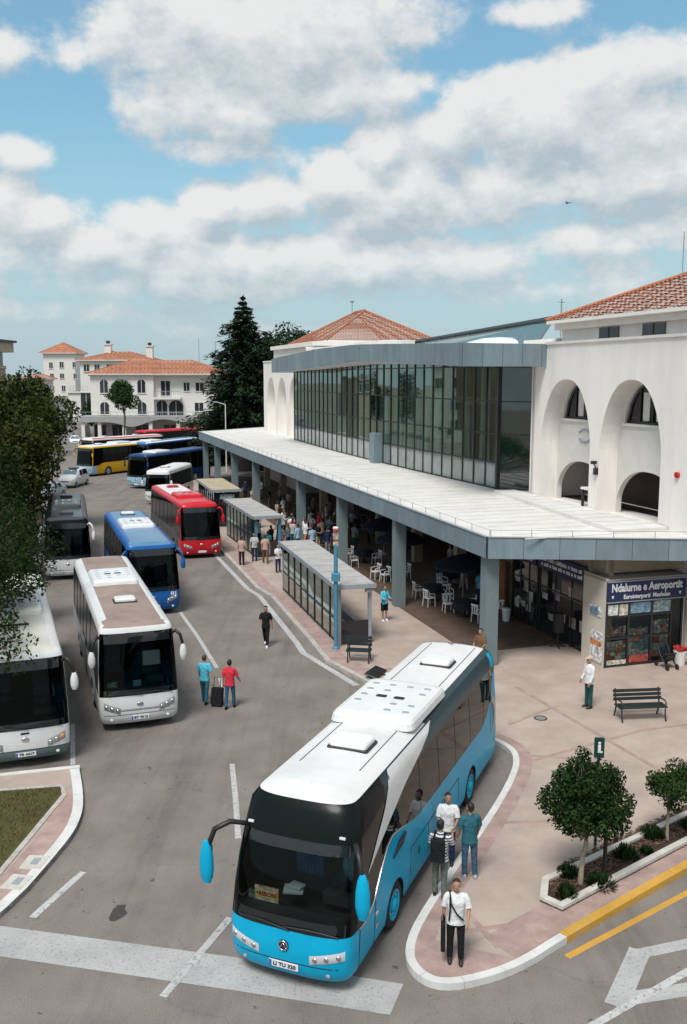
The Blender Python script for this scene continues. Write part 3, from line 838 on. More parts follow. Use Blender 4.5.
g = MB(); g.prism(gp, .112, .128); tag(g.build('lawn', M['grass']), kind='structure')
k = MB(); strip(k, gp[:7], 0, .14, .1, .14); tag(k.build('kerb', M['kerb_grey']), kind='structure')
# blades of grass
r = random.Random(3); b = MB()
for _ in range(5200):
    x = r.uniform(-11.2, -7.75); y = r.uniform(18.5, 24.6)
    if y > 24.42+(x+9.46)*.19-.06 or x > -7.7-(24.2-y)*.074-.05: continue
    a = r.random()*6.28; h = r.uniform(.04, .10); w = .012
    b.add([(x-w, y, .126), (x+w, y, .126), (x+math.cos(a)*.04, y+math.sin(a)*.04, .126+h)], [(0, 1, 2)])
M['blade'] = mat('grass blades', (.09, .085, .02), .9, island=.6)
tag(b.build('grass', M['blade']), kind='stuff')
# utility covers on the island
for i, (x, y, w_) in enumerate(((-7.24, 20.62, .62), (-7.36, 19.75, .62))):
    t = thing('utility_cover', ('white concrete utility cover with dark slot, nearest the grass corner', 'white concrete utility cover set in the pink pavers, nearer the left picture edge')[i], 'utility cover', (x, y, .119), R(-4-6*i), 'utility covers on the left kerb')
    b = MB(); b.rbox((0, 0, .012), (.5, .62, .024), .03); b.build('cover_slab', M['kerb_pale'], t)
    b = MB(); b.box((.02, .02, .027), (.17, .3, .008)); b.build('slot', M['steel'], t)
# road markings
def mark(pts, m='paint', z=.004): g = MB(); g.sheet(pts, z); return tag(g.build('road_marking', M[m]), kind='structure')
def mline(pts, w, m='paint', z=.004): g = MB(); strip(g, pts, -w/2, w/2, z-.002, z); return tag(g.build('road_marking', M[m]), kind='structure')
mark([(-8.4, 18.5), (-2.05, 17.15), (1.13, 16.34), (.84, 15.47), (-1.94, 16.13), (-8.2, 17.5)], 'paint_old')
mline([(-6.05, 20.41), (-6.62, 18.55)], .17)
mline([(-7.98, 44.71), (-6.4, 40.2), (-4.99, 35.82)], .16)
mline([(-4.72, 34.6), (-4.25, 32.4)], .14, 'paint_old'); mline([(-3.31, 26.55), (-2.95, 24.3), (-2.62, 22.0)], .15); mline([(-2.41, 18.54), (-3.35, 15.97)], .16, 'paint', .0075)
mline([(4.43, 17.18), (7.65, 19.51), (11, 22.1)], .15, 'yellow')
mline([(4.0, 14.9), (6.64, 16.71), (10, 19.1)], .16, 'paint', .0075)
tri = [(5.95, 17.41), (4.92, 15.69), (6.92, 15.8), (8.6, 17.3), (8.3, 18.3)]
for a, b_, w in (((5.95, 17.41), (4.98, 15.72), .42), ((4.95, 15.85), (7.2, 16.35), .36), ((5.95, 17.3), (7.4, 17.75), .3)): mline([a, b_], w, 'paint_old', .0045+w*.002)
mline([(-8.97, 29.79), (-8.02, 26.5)], .14); mline([(-9.6, 41.5), (-10.8, 45.5)], .13, 'paint_old')
# oil stain
g = MB(); r = random.Random(2); g.sheet([(-4.83+.17*math.cos(t/12*6.28)*r.uniform(.7, 1.2), 18.72+.36*math.sin(t/12*6.28)*r.uniform(.75, 1.15)) for t in range(12)], .0035); M['oil'] = mat('oil', (.05, .045, .04), .5); tag(g.build('oil_stain', M['oil']), kind='structure')
# strip of pavement under the left trees
g = MB(); g.prism([(-11.5, 26.4), (-20.8, 56), (-30, 84), (-45, 84), (-22, 24)], -.01, .11); tag(g.build('pavement', M['plaza']), kind='structure')
g = MB(); g.prism([(-13.0, 28), (-21.4, 55), (-30.5, 83), (-40, 83), (-21, 26)], .1, .16); tag(g.build('soil', M['mulch']), kind='structure')
# ramp street behind, climbing between the far houses
g = MB(); g.add([(-49, 150, .003), (-42, 150, .003), (-62, 235, 6.5), (-72, 235, 6.5)], [(0, 1, 2, 3)]); tag(g.build('street', M['asphalt_dark']), kind='structure')
# planter
pl = [(4.25, 18.95), (4.46, 19.75), (5.11, 20.22), (8.93, 23.06), (14, 27), (14, 25.6), (8.33, 21.4), (5.4, 19.14), (4.65, 18.55)]
planter = thing('planter', 'long planting bed with pale stone edging beside the yellow kerb', 'planter', (0, 0, .13))
b = MB(); b.prism(pl, 0, .045); b.build('soil', M['mulch'], planter)
b = MB(); cx_, cy_ = 8.6, 22.
def inset(poly, d):
    o = []; n = len(poly)
    for i in range(n):
        a, p, c = (Vector(poly[(i+k) % n]) for k in (-1, 0, 1)); u, v_ = (p-a).normalized(), (c-p).normalized()
        na, nb = Vector((u.y, -u.x)), Vector((v_.y, -v_.x)); m = (na+nb); m = m/max(.35, m.dot(na)); o.append(tuple(p+m*d))
    return o
pin = inset(pl, .16); n = len(pl)
for i in range(n):
    j = (i+1) % n; b.prism([pl[i], pl[j], pin[j], pin[i]], 0, .115)
b.build('edging', M['kerb_pale'], planter)
b = MB(); r = random.Random(9)
M['chips'] = mat('bark chips', (.10, .055, .035), .95, island=.7)
for _ in range(2600):
    t = r.random(); s = r.random(); x = 4.6+t*5.2; c = (x-4.6)*.76+18.98; y = c+s*1.05+.05
    if x < 4.9 and s > .7: continue
    a = r.random()*6.28; l = r.uniform(.02, .06); q = Vector((math.cos(a), math.sin(a), r.uniform(-.3, .3)))*l; w = Vector((-math.sin(a), math.cos(a), r.uniform(-.2, .2)))*.018; p = Vector((x, y, .055+r.random()*.02))
    b.add([p-q-w, p+q-w, p+q+w, p-q+w], [(0, 1, 2, 3)])
tag(b.build('bark_chips', M['chips'], planter), kind='stuff')

# ------------------------------------------------------------------ terminal building (local x = towards the hall, y = along)
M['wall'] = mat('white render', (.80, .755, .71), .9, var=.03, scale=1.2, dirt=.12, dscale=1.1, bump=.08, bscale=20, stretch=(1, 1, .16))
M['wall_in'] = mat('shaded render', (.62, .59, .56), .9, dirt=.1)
M['beige'] = mat('beige plaster', (.44, .36, .27), .9, dirt=.15)
M['fascia'] = mat('grey blue panels', (.19, .25, .285), .5, var=.06, scale=.4, dirt=.3, dscale=1.6, island=.1, stretch=(1, 1, .3))
M['column'] = mat('grey green column', (.165, .215, .225), .55, dirt=.12, dscale=.9)
M['membrane'] = mat('roof membrane', (.68, .66, .63), .85, var=.05, scale=.5, dirt=.15, dscale=.8)
M['soffit'] = mat('canopy soffit', (.03, .03, .03), .9); M['hall_in'] = mat('dark hall interior', (.035, .032, .03), .9)  # shade under the canopy is put into these near-black base colours
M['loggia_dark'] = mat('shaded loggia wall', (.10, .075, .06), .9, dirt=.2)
M['frame'] = mat('window frame', (.018, .022, .022), .45)
M['curtain'] = mat('curtain glass', (.035, .055, .05), .05, spec=.6)
M['tiles'] = None
def tile_mat():
    m = mat('clay roof tiles', (.47, .185, .10), .9, col2=(.40, .165, .095), scale=3, detail=8, dirt=.14, dscale=1.2, island=.12)
    return m
M['tiles'] = tile_mat()
def facade_glass():
    m = bpy.data.materials.new('facade glass'); m.use_nodes = True; nt = m.node_tree; N = nt.nodes; L = nt.links; b = N['Principled BSDF']
    tc = N.new('ShaderNodeTexCoord'); mp = N.new('ShaderNodeMapping'); mp.inputs['Scale'].default_value = (1, 1.6, .12)
    L.new(tc.outputs['Object'], mp.inputs['Vector'])
    n = N.new('ShaderNodeTexNoise'); n.inputs['Scale'].default_value = 1.1; n.inputs['Detail'].default_value = 3; L.new(mp.outputs[0], n.inputs['Vector'])
    r = N.new('ShaderNodeValToRGB'); r.color_ramp.elements[0].position = .42; r.color_ramp.elements[1].position = .72
    r.color_ramp.elements[0].color = (.004, .012, .010, 1); r.color_ramp.elements[1].color = (.11, .165, .135, 1)
    L.new(n.outputs['Fac'], r.inputs[0]); L.new(r.outputs[0], b.inputs['Base Color'])
    b.inputs['Roughness'].default_value = .025; b.inputs['IOR'].default_value = 3.2
    b.inputs['Specular Tint'].default_value = (.72, .95, .86, 1)
    g = N.new('ShaderNodeNewGeometry'); bp = N.new('ShaderNodeVectorMath'); bp.operation = 'ADD'
    wn = N.new('ShaderNodeTexWhiteNoise'); wn.noise_dimensions = '1D'; L.new(g.outputs['Random Per Island'], wn.inputs['W'])
    sc = N.new('ShaderNodeVectorMath'); sc.operation = 'MULTIPLY_ADD'; sc.inputs[1].default_value = (.02, .02, .012); sc.inputs[2].default_value = (-.01, -.01, -.006)
    L.new(wn.outputs['Color'], sc.inputs[0]); L.new(g.outputs['Normal'], bp.inputs[0]); L.new(sc.outputs[0], bp.inputs[1])
    nm = N.new('ShaderNodeVectorMath'); nm.operation = 'NORMALIZE'; L.new(bp.outputs[0], nm.inputs[0]); L.new(nm.outputs[0], b.inputs['Normal'])
    return m
M['facade'] = facade_glass()
term = thing('bus_terminal', 'long white bus terminal with curved glass hall, arched wings and flat grey canopy', 'building', C0, TR)
ZC0, ZC1 = 4.52, 5.34
cany = [(0, 0), (7.6, -2.85), (9.5, -3.5), (9.5, 4), (8.8, 12.6), (8.8, 79), (0, 72)]
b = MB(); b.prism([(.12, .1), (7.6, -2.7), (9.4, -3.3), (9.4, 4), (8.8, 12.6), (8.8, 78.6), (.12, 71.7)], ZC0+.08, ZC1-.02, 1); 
b.sheet([(.1, .08), (7.6, -2.72), (9.4, -3.32), (9.4, 4), (8.8, 12.6), (8.8, 78.7), (.1, 71.8)], ZC1-.005, 0)
for i in range(14):   # stepped sheets of the canopy top near the wing
    y0 = 12.2-i*1.0; b.bbox(.9+i*.02, 7.45, y0-.06, y0, ZC1-.004, ZC1+.035, 0)
    if i < 13: b.bbox(6.3-.1*i, 7.46, y0-.96, y0-.05, ZC1-.004, ZC1+.16, 0)
for i in range(36): b.bbox(.5, 6.6, 13.6+i*1.6, 13.64+i*1.6, ZC1-.004, ZC1+.02, 0)
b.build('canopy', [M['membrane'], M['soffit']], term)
b = MB()
def fascia_run(p, q, step):
    p, q = Vector(p), Vector(q); L = (q-p).length; n = max(1, round(L/step)); d = (q-p)/n; nv = Vector((d.y, -d.x)).normalized()
    ang = math.atan2(d.y, d.x)
    for i in range(n):
        c = p+d*(i+.5); b.box((c.x, c.y, (ZC0+ZC1)/2), (d.length-.018, .09, ZC1-ZC0), 0, None, ang)
    c = (p+q)/2; b.box((c.x, c.y, (ZC0+ZC1)/2), (L, .05, ZC1-ZC0-.03), 1, None, ang)
    b.box((c.x, c.y, ZC1+.012), (L, .16, .02), 2, None, ang)
fascia_run((.0, 72), (0, 0.02), 1.9); fascia_run((.02, -.03), (7.6, -2.88), 1.35); fascia_run((7.6, -2.9), (9.5, -3.55), 1.35); fascia_run((8.7, 79), (.05, 72), 1.9)
b.build('fascia', [M['fascia'], M['frame'], M['steel']], term)
b = MB()
def rail(p, q, step, h=.26):
    p, q = Vector((*p, ZC1)), Vector((*q, ZC1)); n = max(1, round((q-p).length/step))
    for i in range(n+1):
        c = p.lerp(q, i/n); b.tube([c, c+Vector((0, 0, h))], .014, 5)
    b.tube([p+Vector((0, 0, h*.95)), q+Vector((0, 0, h*.95))], .009, 5)
rail((.18, 71), (.18, .15), 1.6); rail((.2, .1), (7.4, -2.6), 1.6)
b.build('edge_railing', M['steel'], term)
for i, a in enumerate((.62, 10.63, 20.1, 29.55, 44.2, 53.65, 62.9, 70.5)):
    b = MB(); wd = .44
    b.bbox(.18, .18+wd+.1, a-.26, a+.26, .13, ZC0+.1); b.build('column', M['column'], term)
for a in (7.1, 14.5, 20.8, 27.5, 34.5, 41.5, 48.5, 55.5, 62.5):
    b = MB(); b.bbox(5.2, 5.75, a-.25, a+.25, .13, ZC0+.1); b.build('inner_column', M['beige'], term)
# back wall of the open hall
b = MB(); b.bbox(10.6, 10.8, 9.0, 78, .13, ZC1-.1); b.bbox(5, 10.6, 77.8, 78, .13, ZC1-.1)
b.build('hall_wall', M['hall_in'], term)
# shop block under the canopy, shutters and windows on its long side
b = MB(); b.bbox(4.6, 10.5, 8.6, 8.9, .13, ZC0+.06); b.bbox(4.85, 10.5, -.6, 8.6, 3.75, ZC0+.06); b.bbox(5.0, 5.2, -.6, 8.6, .13, ZC0)
b.build('shop_wall', M['beige'], term)
M['doorwood'] = mat('orange brown door', (.22, .09, .035), .55, var=.3, scale=3)
b = MB(); b.bbox(4.52, 4.60, 7.3, 8.35, .13, 2.7); b.build('door', M['doorwood'], term)
M['navy'] = mat('navy sign', (.012, .018, .085), .45); M['letter'] = mat('white letters', (.75, .76, .78), .5); M['poster'] = mat('posters', (.35, .33, .3), .4, var=.6, scale=1.5, island=.6)
for i, (y0, y1) in enumerate(((4.6, 7.0), (.4, 4.4))):
    b = MB(); b.bbox(4.80, 4.86, y0, y1, .2, 3.0); f = b.build('shop_window', M['blackgloss'], term)
    b = MB()
    for k in range(4): yy = y0+(y1-y0)*k/3; b.bbox(4.77, 4.83, yy-.035, yy+.035, .15, 3.05)
    b.bbox(4.77, 4.83, y0, y1, 2.2, 2.26); b.build('frame', M['frame'], f)
    r = random.Random(i+4)
    for k in range(9):
        b = MB(); yy = r.uniform(y0+.3, y1-.5); zz = r.uniform(.6, 2.3); b.bbox(4.785, 4.796+.001*k, yy, yy+r.uniform(.25, .5), zz, zz+r.uniform(.25, .5))
        b.build('poster', M['poster'], f)
    b = MB(); b.bbox(4.66, 4.78, y0, y1, 3.08, 3.75); sg = b.build('shop_sign', M['navy'], term)
    r = random.Random(i+8)
    for row, zz in ((0, 3.5), (1, 3.26)):
        yy = y1-.3
        while yy > y0+.4:
            w_ = r.uniform(.05, .13); b = MB(); b.bbox(4.648, 4.66, yy-w_, yy, zz-.06, zz+(.07 if r.random() < .7 else .11)); yy -= w_+r.choice((.03, .03, .12)); b.build('letter', M['letter'], sg)
# dark timbers above the kiosk
M['timber'] = mat('dark timber', (.035, .022, .016), .8)
b = MB(); b.bbox(4.7, 7.45, .35, .45, 3.4, ZC0+.06); b.build('gable_wall', M['beige'], term)
for p, q in (((5.0, .2, 3.1), (5.9, .2, 4.5)), ((5.6, .2, 4.45), (7.3, .2, 3.35)), ((6.3, .15, 4.5), (7.4, .15, 3.75)), ((4.9, .15, 4.4), (5.3, .15, 3.2))):
    b = MB(); b.tube([p, q], .09, 4, 0, True, None, False); b.build('timber_brace', M['timber'], term)
# ---- arched wings
def arch_top(u, z0, z1, pw=2.4):  # pointed-parabolic arch, u in -1..1
    return z0+(z1-z0)*(1-abs(u)**pw)**(.62)
def arched_wall(mb, y0, y1, z0, z1, x, th, bays, mi=0, mi_rev=1, sgn=-1):
    """wall in the plane x with thickness th (towards +x); bays: (centre, half width, foot, spring, crown)"""
    ys = {y0, y1}
    for c, hw, zf, zs, zc in bays:
        for k in range(25): ys.add(c+hw*math.sin(math.pi/2*(k-12)/12))
    ys = sorted(ys)
    def openings(a, b_):
        m = (a+b_)/2; o = []
        for c, hw, zf, zs, zc in bays:
            if c-hw < m < c+hw: o.append((zf, *(arch_top(max(-1, min(1, (y-c)/hw)), zs, zc) for y in (a, b_))))
        return sorted(o)
    for a, b_ in zip(ys, ys[1:]):
        lo = (z0, z0)
        for zf, ta, tb in openings(a, b_)+[(z1, None, None)]:
            if zf > lo[0]+1e-4 or zf > lo[1]+1e-4 or ta is None:
                mb.quad((x, b_, lo[1]), (x, a, lo[0]), (x, a, zf), (x, b_, zf), mi)
            if ta is not None:
                mb.quad((x, b_, zf), (x, a, zf), (x+th, a, zf), (x+th, b_, zf), mi_rev)
                mb.quad((x, a, ta), (x, b_, tb), (x+th, b_, tb), (x+th, a, ta), mi_rev)
                lo = (ta, tb)
    for c, hw, zf, zs, zc in bays:
        for s_ in (-1, 1): mb.quad((x, c+s_*hw, zf), (x+th, c+s_*hw, zf), (x+th, c+s_*hw, zs), (x, c+s_*hw, zs), mi_rev)
def wing(x, y0, y1, centres, hw, near):
    Zt = 12.9
    b = MB()
    arched_wall(b, y0, y1, 4.7 if near else .13, Zt, x, .95, [(c, hw, ZC1, 8.2, 11.25) for c in centres], 0, 0)
    if near: b.bbox(8.45, 8.8, y0, 8.0, .13, 4.7)
    b.bbox(x, x+11.5, y1-.3, y1, ZC1, Zt) if near else b.bbox(x, x+11.5, y0, y0+.3, .13, Zt)
    b.bbox(x-.08, x+.25, y0, y1, Zt, Zt+.12)     # ledge
    b.build('wing_wall', M['wall'], term)
    b = MB()
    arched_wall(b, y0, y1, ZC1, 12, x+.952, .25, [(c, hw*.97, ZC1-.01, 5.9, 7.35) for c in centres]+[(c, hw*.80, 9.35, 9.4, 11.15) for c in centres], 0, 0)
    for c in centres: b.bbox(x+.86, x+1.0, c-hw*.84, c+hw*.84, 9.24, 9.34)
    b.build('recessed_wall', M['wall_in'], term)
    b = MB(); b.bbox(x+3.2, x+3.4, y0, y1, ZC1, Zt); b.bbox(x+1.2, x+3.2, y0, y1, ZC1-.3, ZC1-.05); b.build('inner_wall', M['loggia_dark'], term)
    for c in centres:
        b = MB(); n = 12; vs = [(x+1.14, c, 9.35)]
        for k in range(n+1):
            u = -1+2*k/n; vs.append((x+1.14, c+hw*.81*u, arch_top(u, 9.4, 11.17)))
        b.add(vs, [(0, k+2, k+1) for k in range(n)]); w_ = b.build('window', M['blackgloss'], term)
        b = MB()
        for u in (-.5, 0, .5): b.bbox(x+1.08, x+1.13, c+u*hw*.8-.05, c+u*hw*.8+.05, 9.35, arch_top(u, 9.4, 11.12))
        pts = [(x+1.1, c+hw*.79*(-1+2*k/14), arch_top(-1+2*k/14, 9.4, 11.12)-.02) for k in range(15)]; b.tube(pts, .06, 4, 0, True, None, False); b.bbox(x+1.07, x+1.13, c-hw*.8, c+hw*.8, 9.35, 9.45)
        b.build('frame', M['frame'], w_)
        b = MB(); b.bbox(x+1.15, x+1.152, c-hw*.35, c-hw*.1, 9.45, 10.7); b.bbox(x+1.15, x+1.152, c+hw*.15, c+hw*.45, 9.45, 10.4); 
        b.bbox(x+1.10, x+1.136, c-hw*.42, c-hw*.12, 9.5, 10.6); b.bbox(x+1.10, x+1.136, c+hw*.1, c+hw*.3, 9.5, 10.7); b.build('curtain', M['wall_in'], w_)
wing(7.5, -16, 10.6, (7.35, 2.15, -4.6, -9.8), 2.22, True)
wing(7.4, 55.5, 72.2, (58.6, 63.6, 68.6), 1.95, False)
# attic, small windows, eaves and tiled roofs
def tiled_roof(name, x0, x1, y0, y1, z, rise, ov=.45, hip0=True, hip1=True, course=.27, parent=term, wave=.28):
    """hip roof laid in tile courses: every course is a slightly lapped strip cut into single-tile columns"""
    b = MB(); X0, X1, Y0, Y1 = x0-ov, x1+ov, y0-ov, y1+ov; w = X1-X0; l = Y1-Y0; half = min(w, l)/2
    n = max(6, int(math.hypot(half, rise)/course))
    ridge_along_y = l >= w
    for side in range(4):
        for i in range(n):
            f0, f1 = i/n, (i+1)/n
            def ln(f):
                d = half*f
                return [((X0+d, Y0+d), (X0+d, Y1-d)), ((X1-d, Y1-d), (X1-d, Y0+d)), ((X0+d, Y1-d), (X1-d, Y1-d)), ((X1-d, Y0+d), (X0+d, Y0+d))][side]
            (a, b_), (c, d_) = ln(f0), ln(f1)
            a, b_, c, d_ = Vector(a), Vector(b_), Vector(c), Vector(d_)
            L = (b_-a).length; m = max(1, int(L/(course*1.15))); za, zc = z+rise*f0+.05, z+rise*f1
            for k in range(m):
                t0, t1 = k/m, (k+1)/m
                p, q, r_, s_ = a.lerp(b_, t0), a.lerp(b_, t1), c.lerp(d_, t1), c.lerp(d_, t0)
                # clip the upper edge to the lower one's columns
                def up_(P, lo): 
                    Lc = (d_-c).length
                    if Lc < 1e-3: return c
                    u = max(0, min(1, (P-c).dot(d_-c)/(Lc*Lc))); return c.lerp(d_, u)
                r_, s_ = up_(q, 0), up_(p, 0); mid = (p+q)/2; midu = up_(mid, 0)
                dv = (midu-mid)
                b.add([(p.x, p.y, za), (mid.x, mid.y, za+.045), (q.x, q.y, za), (r_.x, r_.y, zc), (midu.x, midu.y, zc+.03), (s_.x, s_.y, zc)], [(0, 5, 4, 1), (1, 4, 3, 2)] if False else [(0, 1, 4, 5), (1, 2, 3, 4)])
    b.bbox(X0+.02, X1-.02, Y0+.02, Y1-.02, z-.12, z+.03, 1)
    hips = [((X0, Y0), (X0+half, Y0+half)), ((X1, Y0), (X1-half, Y0+half)), ((X0, Y1), (X0+half, Y1-half)), ((X1, Y1), (X1-half, Y1-half))]
    for p, q in hips: b.tube([(p[0], p[1], z+.08), (q[0], q[1], z+rise+.04)], .09, 6, 0)
    if l > w+.1: b.tube([((X0+X1)/2, Y0+half, z+rise+.04), ((X0+X1)/2, Y1-half, z+rise+.04)], .13, 6, 0)
    return b.build(name, [M['tiles'], M['wall']], parent)
b = MB(); b.bbox(7.75, 19, -15.8, 8.3, 12.9, 13.85); b.bbox(7.45, 19.2, -16, 8.5, 13.55, 13.9); b.bbox(7.8, 19, 8.9, 12.2, 12.9, 13.2); b.build('attic_wall', M['wall'], term)
for c in (4.3, 1.1, -4.5, -9): 
    b = MB(); b.bbox(7.70, 7.74, c-.75, c+.75, 13.05, 13.5); w_ = b.build('attic_window', M['blackgloss'], term)
    b = MB(); b.bbox(7.68, 7.75, c-.04, c+.04, 13.05, 13.5); b.bbox(7.66, 7.72, c-.8, c+.8, 12.98, 13.05); b.build('frame', M['frame'], w_)
tiled_roof('tiled_roof', 7.5, 19.5, -16, 8.2, 13.95, 2.75)
b = MB(); b.bbox(8.3, 21, 54, 71, 5.4, 14.5); b.bbox(8.0, 21.3, 53.7, 71.3, 14.2, 14.6); b.build('attic_wall', M['wall'], term)
tiled_roof('tiled_roof', 9.8, 20.3, 54.2, 68, 14.7, 3.2)
# ---- glass hall between the wings
G0, G1 = (7.3, 13.8), (6.7, 55.6)
Zg0, Zg1 = ZC1, 12.75
rows = [ZC1, 6.75, 8.3, 10.05, 11.9, 12.75]
pan = MB(); fr = MB(); low = MB(); rp_ = MB()
n = 31
def gp(t):
    x = G0[0]+(G1[0]-G0[0])*t-1.0*math.sin(math.pi*t)*.55; return Vector((x, G0[1]+(G1[1]-G0[1])*t))
gpts = [gp(i/n) for i in range(n+1)]
ret = [Vector((8.62, 12.55)), Vector((7.3, 13.8))]
for path in (ret, gpts):
    for p, q in zip(path, path[1:]):
        for k, (za, zb) in enumerate(zip(rows, rows[1:])):
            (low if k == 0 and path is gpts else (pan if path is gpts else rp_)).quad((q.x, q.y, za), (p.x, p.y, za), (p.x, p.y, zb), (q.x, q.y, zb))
        d = (q-p); ang = math.atan2(d.y, d.x); c = (p+q)/2
        for z in rows: fr.box((c.x, c.y, z+(.04 if z == rows[0] else 0)), (d.length, .10, .065), 0, None, ang)
    for p in path: fr.box((p.x, p.y, (Zg0+Zg1)/2), (.055, .12, Zg1-Zg0), 0, None, ang)
fr.box((7.28, 13.8, (Zg0+Zg1)/2), (.2, .2, Zg1-Zg0))
M['facade_low_reflect'] = mat('lower facade panes', (.24, .27, .26), .05, spec=.6, var=.3, scale=.6); M['facade_low_reflect'].node_tree.nodes['Principled BSDF'].inputs['IOR'].default_value = 1.7  # pale base colour paints in the reflection of the white canopy top
gf = pan.build('glass_facade', M['facade'], term); low.build('lower_panes', M['facade_low_reflect'], gf); M['retglass'] = dark_glass('end panes', (.012, .03, .026), 2.0, .03); rp_.build('end_panes', M['retglass'], gf); fr.build('mullions', M['frame'], gf)
b = MB(); q = gp(.40); b.rbox((q.x-.35, q.y, ZC1+1.05), (.7, .9, 2.1), .05); b.build('roof_duct', M['fascia'], term)
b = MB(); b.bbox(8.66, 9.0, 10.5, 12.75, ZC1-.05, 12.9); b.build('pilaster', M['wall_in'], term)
# curved roof over the hall
rp = smooth_poly([T_ for T_ in [(9.5, 12.0)]], 0)
def loc(x, y):
    d = Vector((x, y, 0))-C0; return (d.dot(e2), d.dot(e1))
roofpts = [loc(*p) for p in ((10.6, 46.6), (5.55, 44.6), (4.55, 50.3), (3.1, 57.5), (.9, 65.6), (-2.0, 74.5), (-4.6, 80.8), (-6.3, 84.6), (-6.6, 87.6), (-4.5, 90.5))]
rp = roofpts[:2]+smooth_poly(roofpts[1:], 2)[1:]
back = [(16, 57), (16, 11.5)]
Zr0, Zr1 = 11.88, 12.98
b = MB(); 
zpts = [(0, 11.85, 12.94), (6, 12.0, 13.1), (14, 12.25, 13.35), (22, 12.38, 13.55), (31, 12.1, 13.5), (38, 11.8, 13.15), (44, 11.7, 12.85), (60, 11.8, 12.9)]
s_ = [0]
for p, q in zip(rp[1:], rp[2:]): s_.append(s_[-1]+(Vector(q)-Vector(p)).length)
zed = [interp(zpts, 0)]+[interp(zpts, t) for t in s_]
b = MB(); ins = [(max(8.9, p[0]+2.5), min(56, max(12.4, p[1]))) for p in rp]
vs = []
for p, q, (zb, zt) in zip(rp, ins, zed): vs += [(p[0], p[1], zb+.02), (q[0], q[1], 12.0), (p[0], p[1], zt-.1), (q[0], q[1], 12.95)]
b.add(vs, [f for i in range(len(rp)-1) for f in ((4*i, 4*i+1, 4*i+5, 4*i+4), (4*i+2, 4*i+6, 4*i+7, 4*i+3))])
b.bbox(8.8, 16, 12.3, 56, 12.0, 12.9)
b.build('hall_roof', M['membrane'], term)
b = MB()
acc = []
for (p, (za, zta)), (q, (zb, ztb)) in zip(zip(rp, zed), list(zip(rp, zed))[1:]):
    p, q = Vector(p), Vector(q); d = q-p; m = max(1, round(d.length/1.0)); nv = Vector((d.y, -d.x)).normalized()*.05
    if nv.x > 0: nv = -nv
    for i in range(m):
        t0, t1 = (i+.012)/m, (i+.988)/m; a, c = p+d*t0, p+d*t1
        lo0, lo1, h0, h1 = za+(zb-za)*t0, za+(zb-za)*t1, zta+(ztb-zta)*t0, zta+(ztb-zta)*t1
        o_ = [a-nv, c-nv, c+nv, a+nv]; zz = [(lo0, h0), (lo1, h1), (lo1, h1), (lo0, h0)]
        b.add([(k.x, k.y, z[0]) for k, z in zip(o_, zz)]+[(k.x, k.y, z[1]) for k, z in zip(o_, zz)], [(3,2,1,0),(4,5,6,7),(0,1,5,4),(1,2,6,5),(2,3,7,6),(3,0,4,7)])
    b.add([(p.x, p.y, za+.02), (q.x, q.y, zb+.02), (q.x, q.y, ztb-.02), (p.x, p.y, zta-.02)], [(0, 1, 2, 3)], 1)
b.build('roof_band', [M['fascia'], M['frame']], term)
# skylight lean-to, white domes and set-back parapet
M['skyglass'] = dark_glass('skylight glass', (.12, .18, .18), 1.5, .05)
b = MB(); b.add([(9.7, 12.6, 14.3), (12.5, 39, 14.05), (11.2, 39, 13.05), (8.8, 12.6, 13.05)], [(0, 1, 2, 3)]); w_ = b.build('skylight', M['skyglass'], term)
b = MB(); b.tube([(9.7, 12.5, 14.36), (12.5, 39, 14.1)], .16, 4, 0, True, None, False)
for i in range(9): t = i/8; b.tube([(9.7+2.8*t, 12.6+26.4*t, 14.3-.25*t), (8.8+2.4*t, 12.6+26.4*t, 13.05)], .05, 4, 0, True, None, False)
b.build('frame', M['frame'], w_)
b = MB(); b.ell([(12.8, 2.3, 3.0), (13.1, 2.25, 2.9), (13.35, 1.7, 2.3), (13.55, .9, 1.2), (13.62, .05, .05)], 0, 18, None, (9.3, 18)); b.build('roof_dome', M['white'], term)
b = MB(); b.bbox(7.4, 7.6, 40, 54, 12.9, 13.9); b.bbox(7.4, 12, 53.8, 54, 12.9, 14.1); b.bbox(9.5, 12, 38, 46, 12.9, 14.2); b.build('parapet', M['wall'], term)
for p, h in ((T(14, -4, 16.9), 2.6), (T(8.2, 11.6, 13.9), 1.1), (T(12, 62, 17.2), 2.6)):
    pass
b = MB(); b.tube([(10.5, 3.2, 15.3), (10.5, 3.2, 17.5)], .022, 5); b.build('antenna', M['steel'], term)
b = MB(); b.tube([(8.3, 9.4, 13.2), (8.3, 9.4, 15.1)], .035, 5); b.tube([(8.1, 9.4, 14.95), (8.5, 9.4, 14.95)], .02, 5); b.build('antenna', M['steel'], term)
b = MB(); b.tube([(14.2, 61, 16.5), (14.2, 61, 18.9)], .04, 5); b.sphere((14.2, 61, 18.9), (.25, .3, .1), 0); b.build('antenna', M['steel'], term)
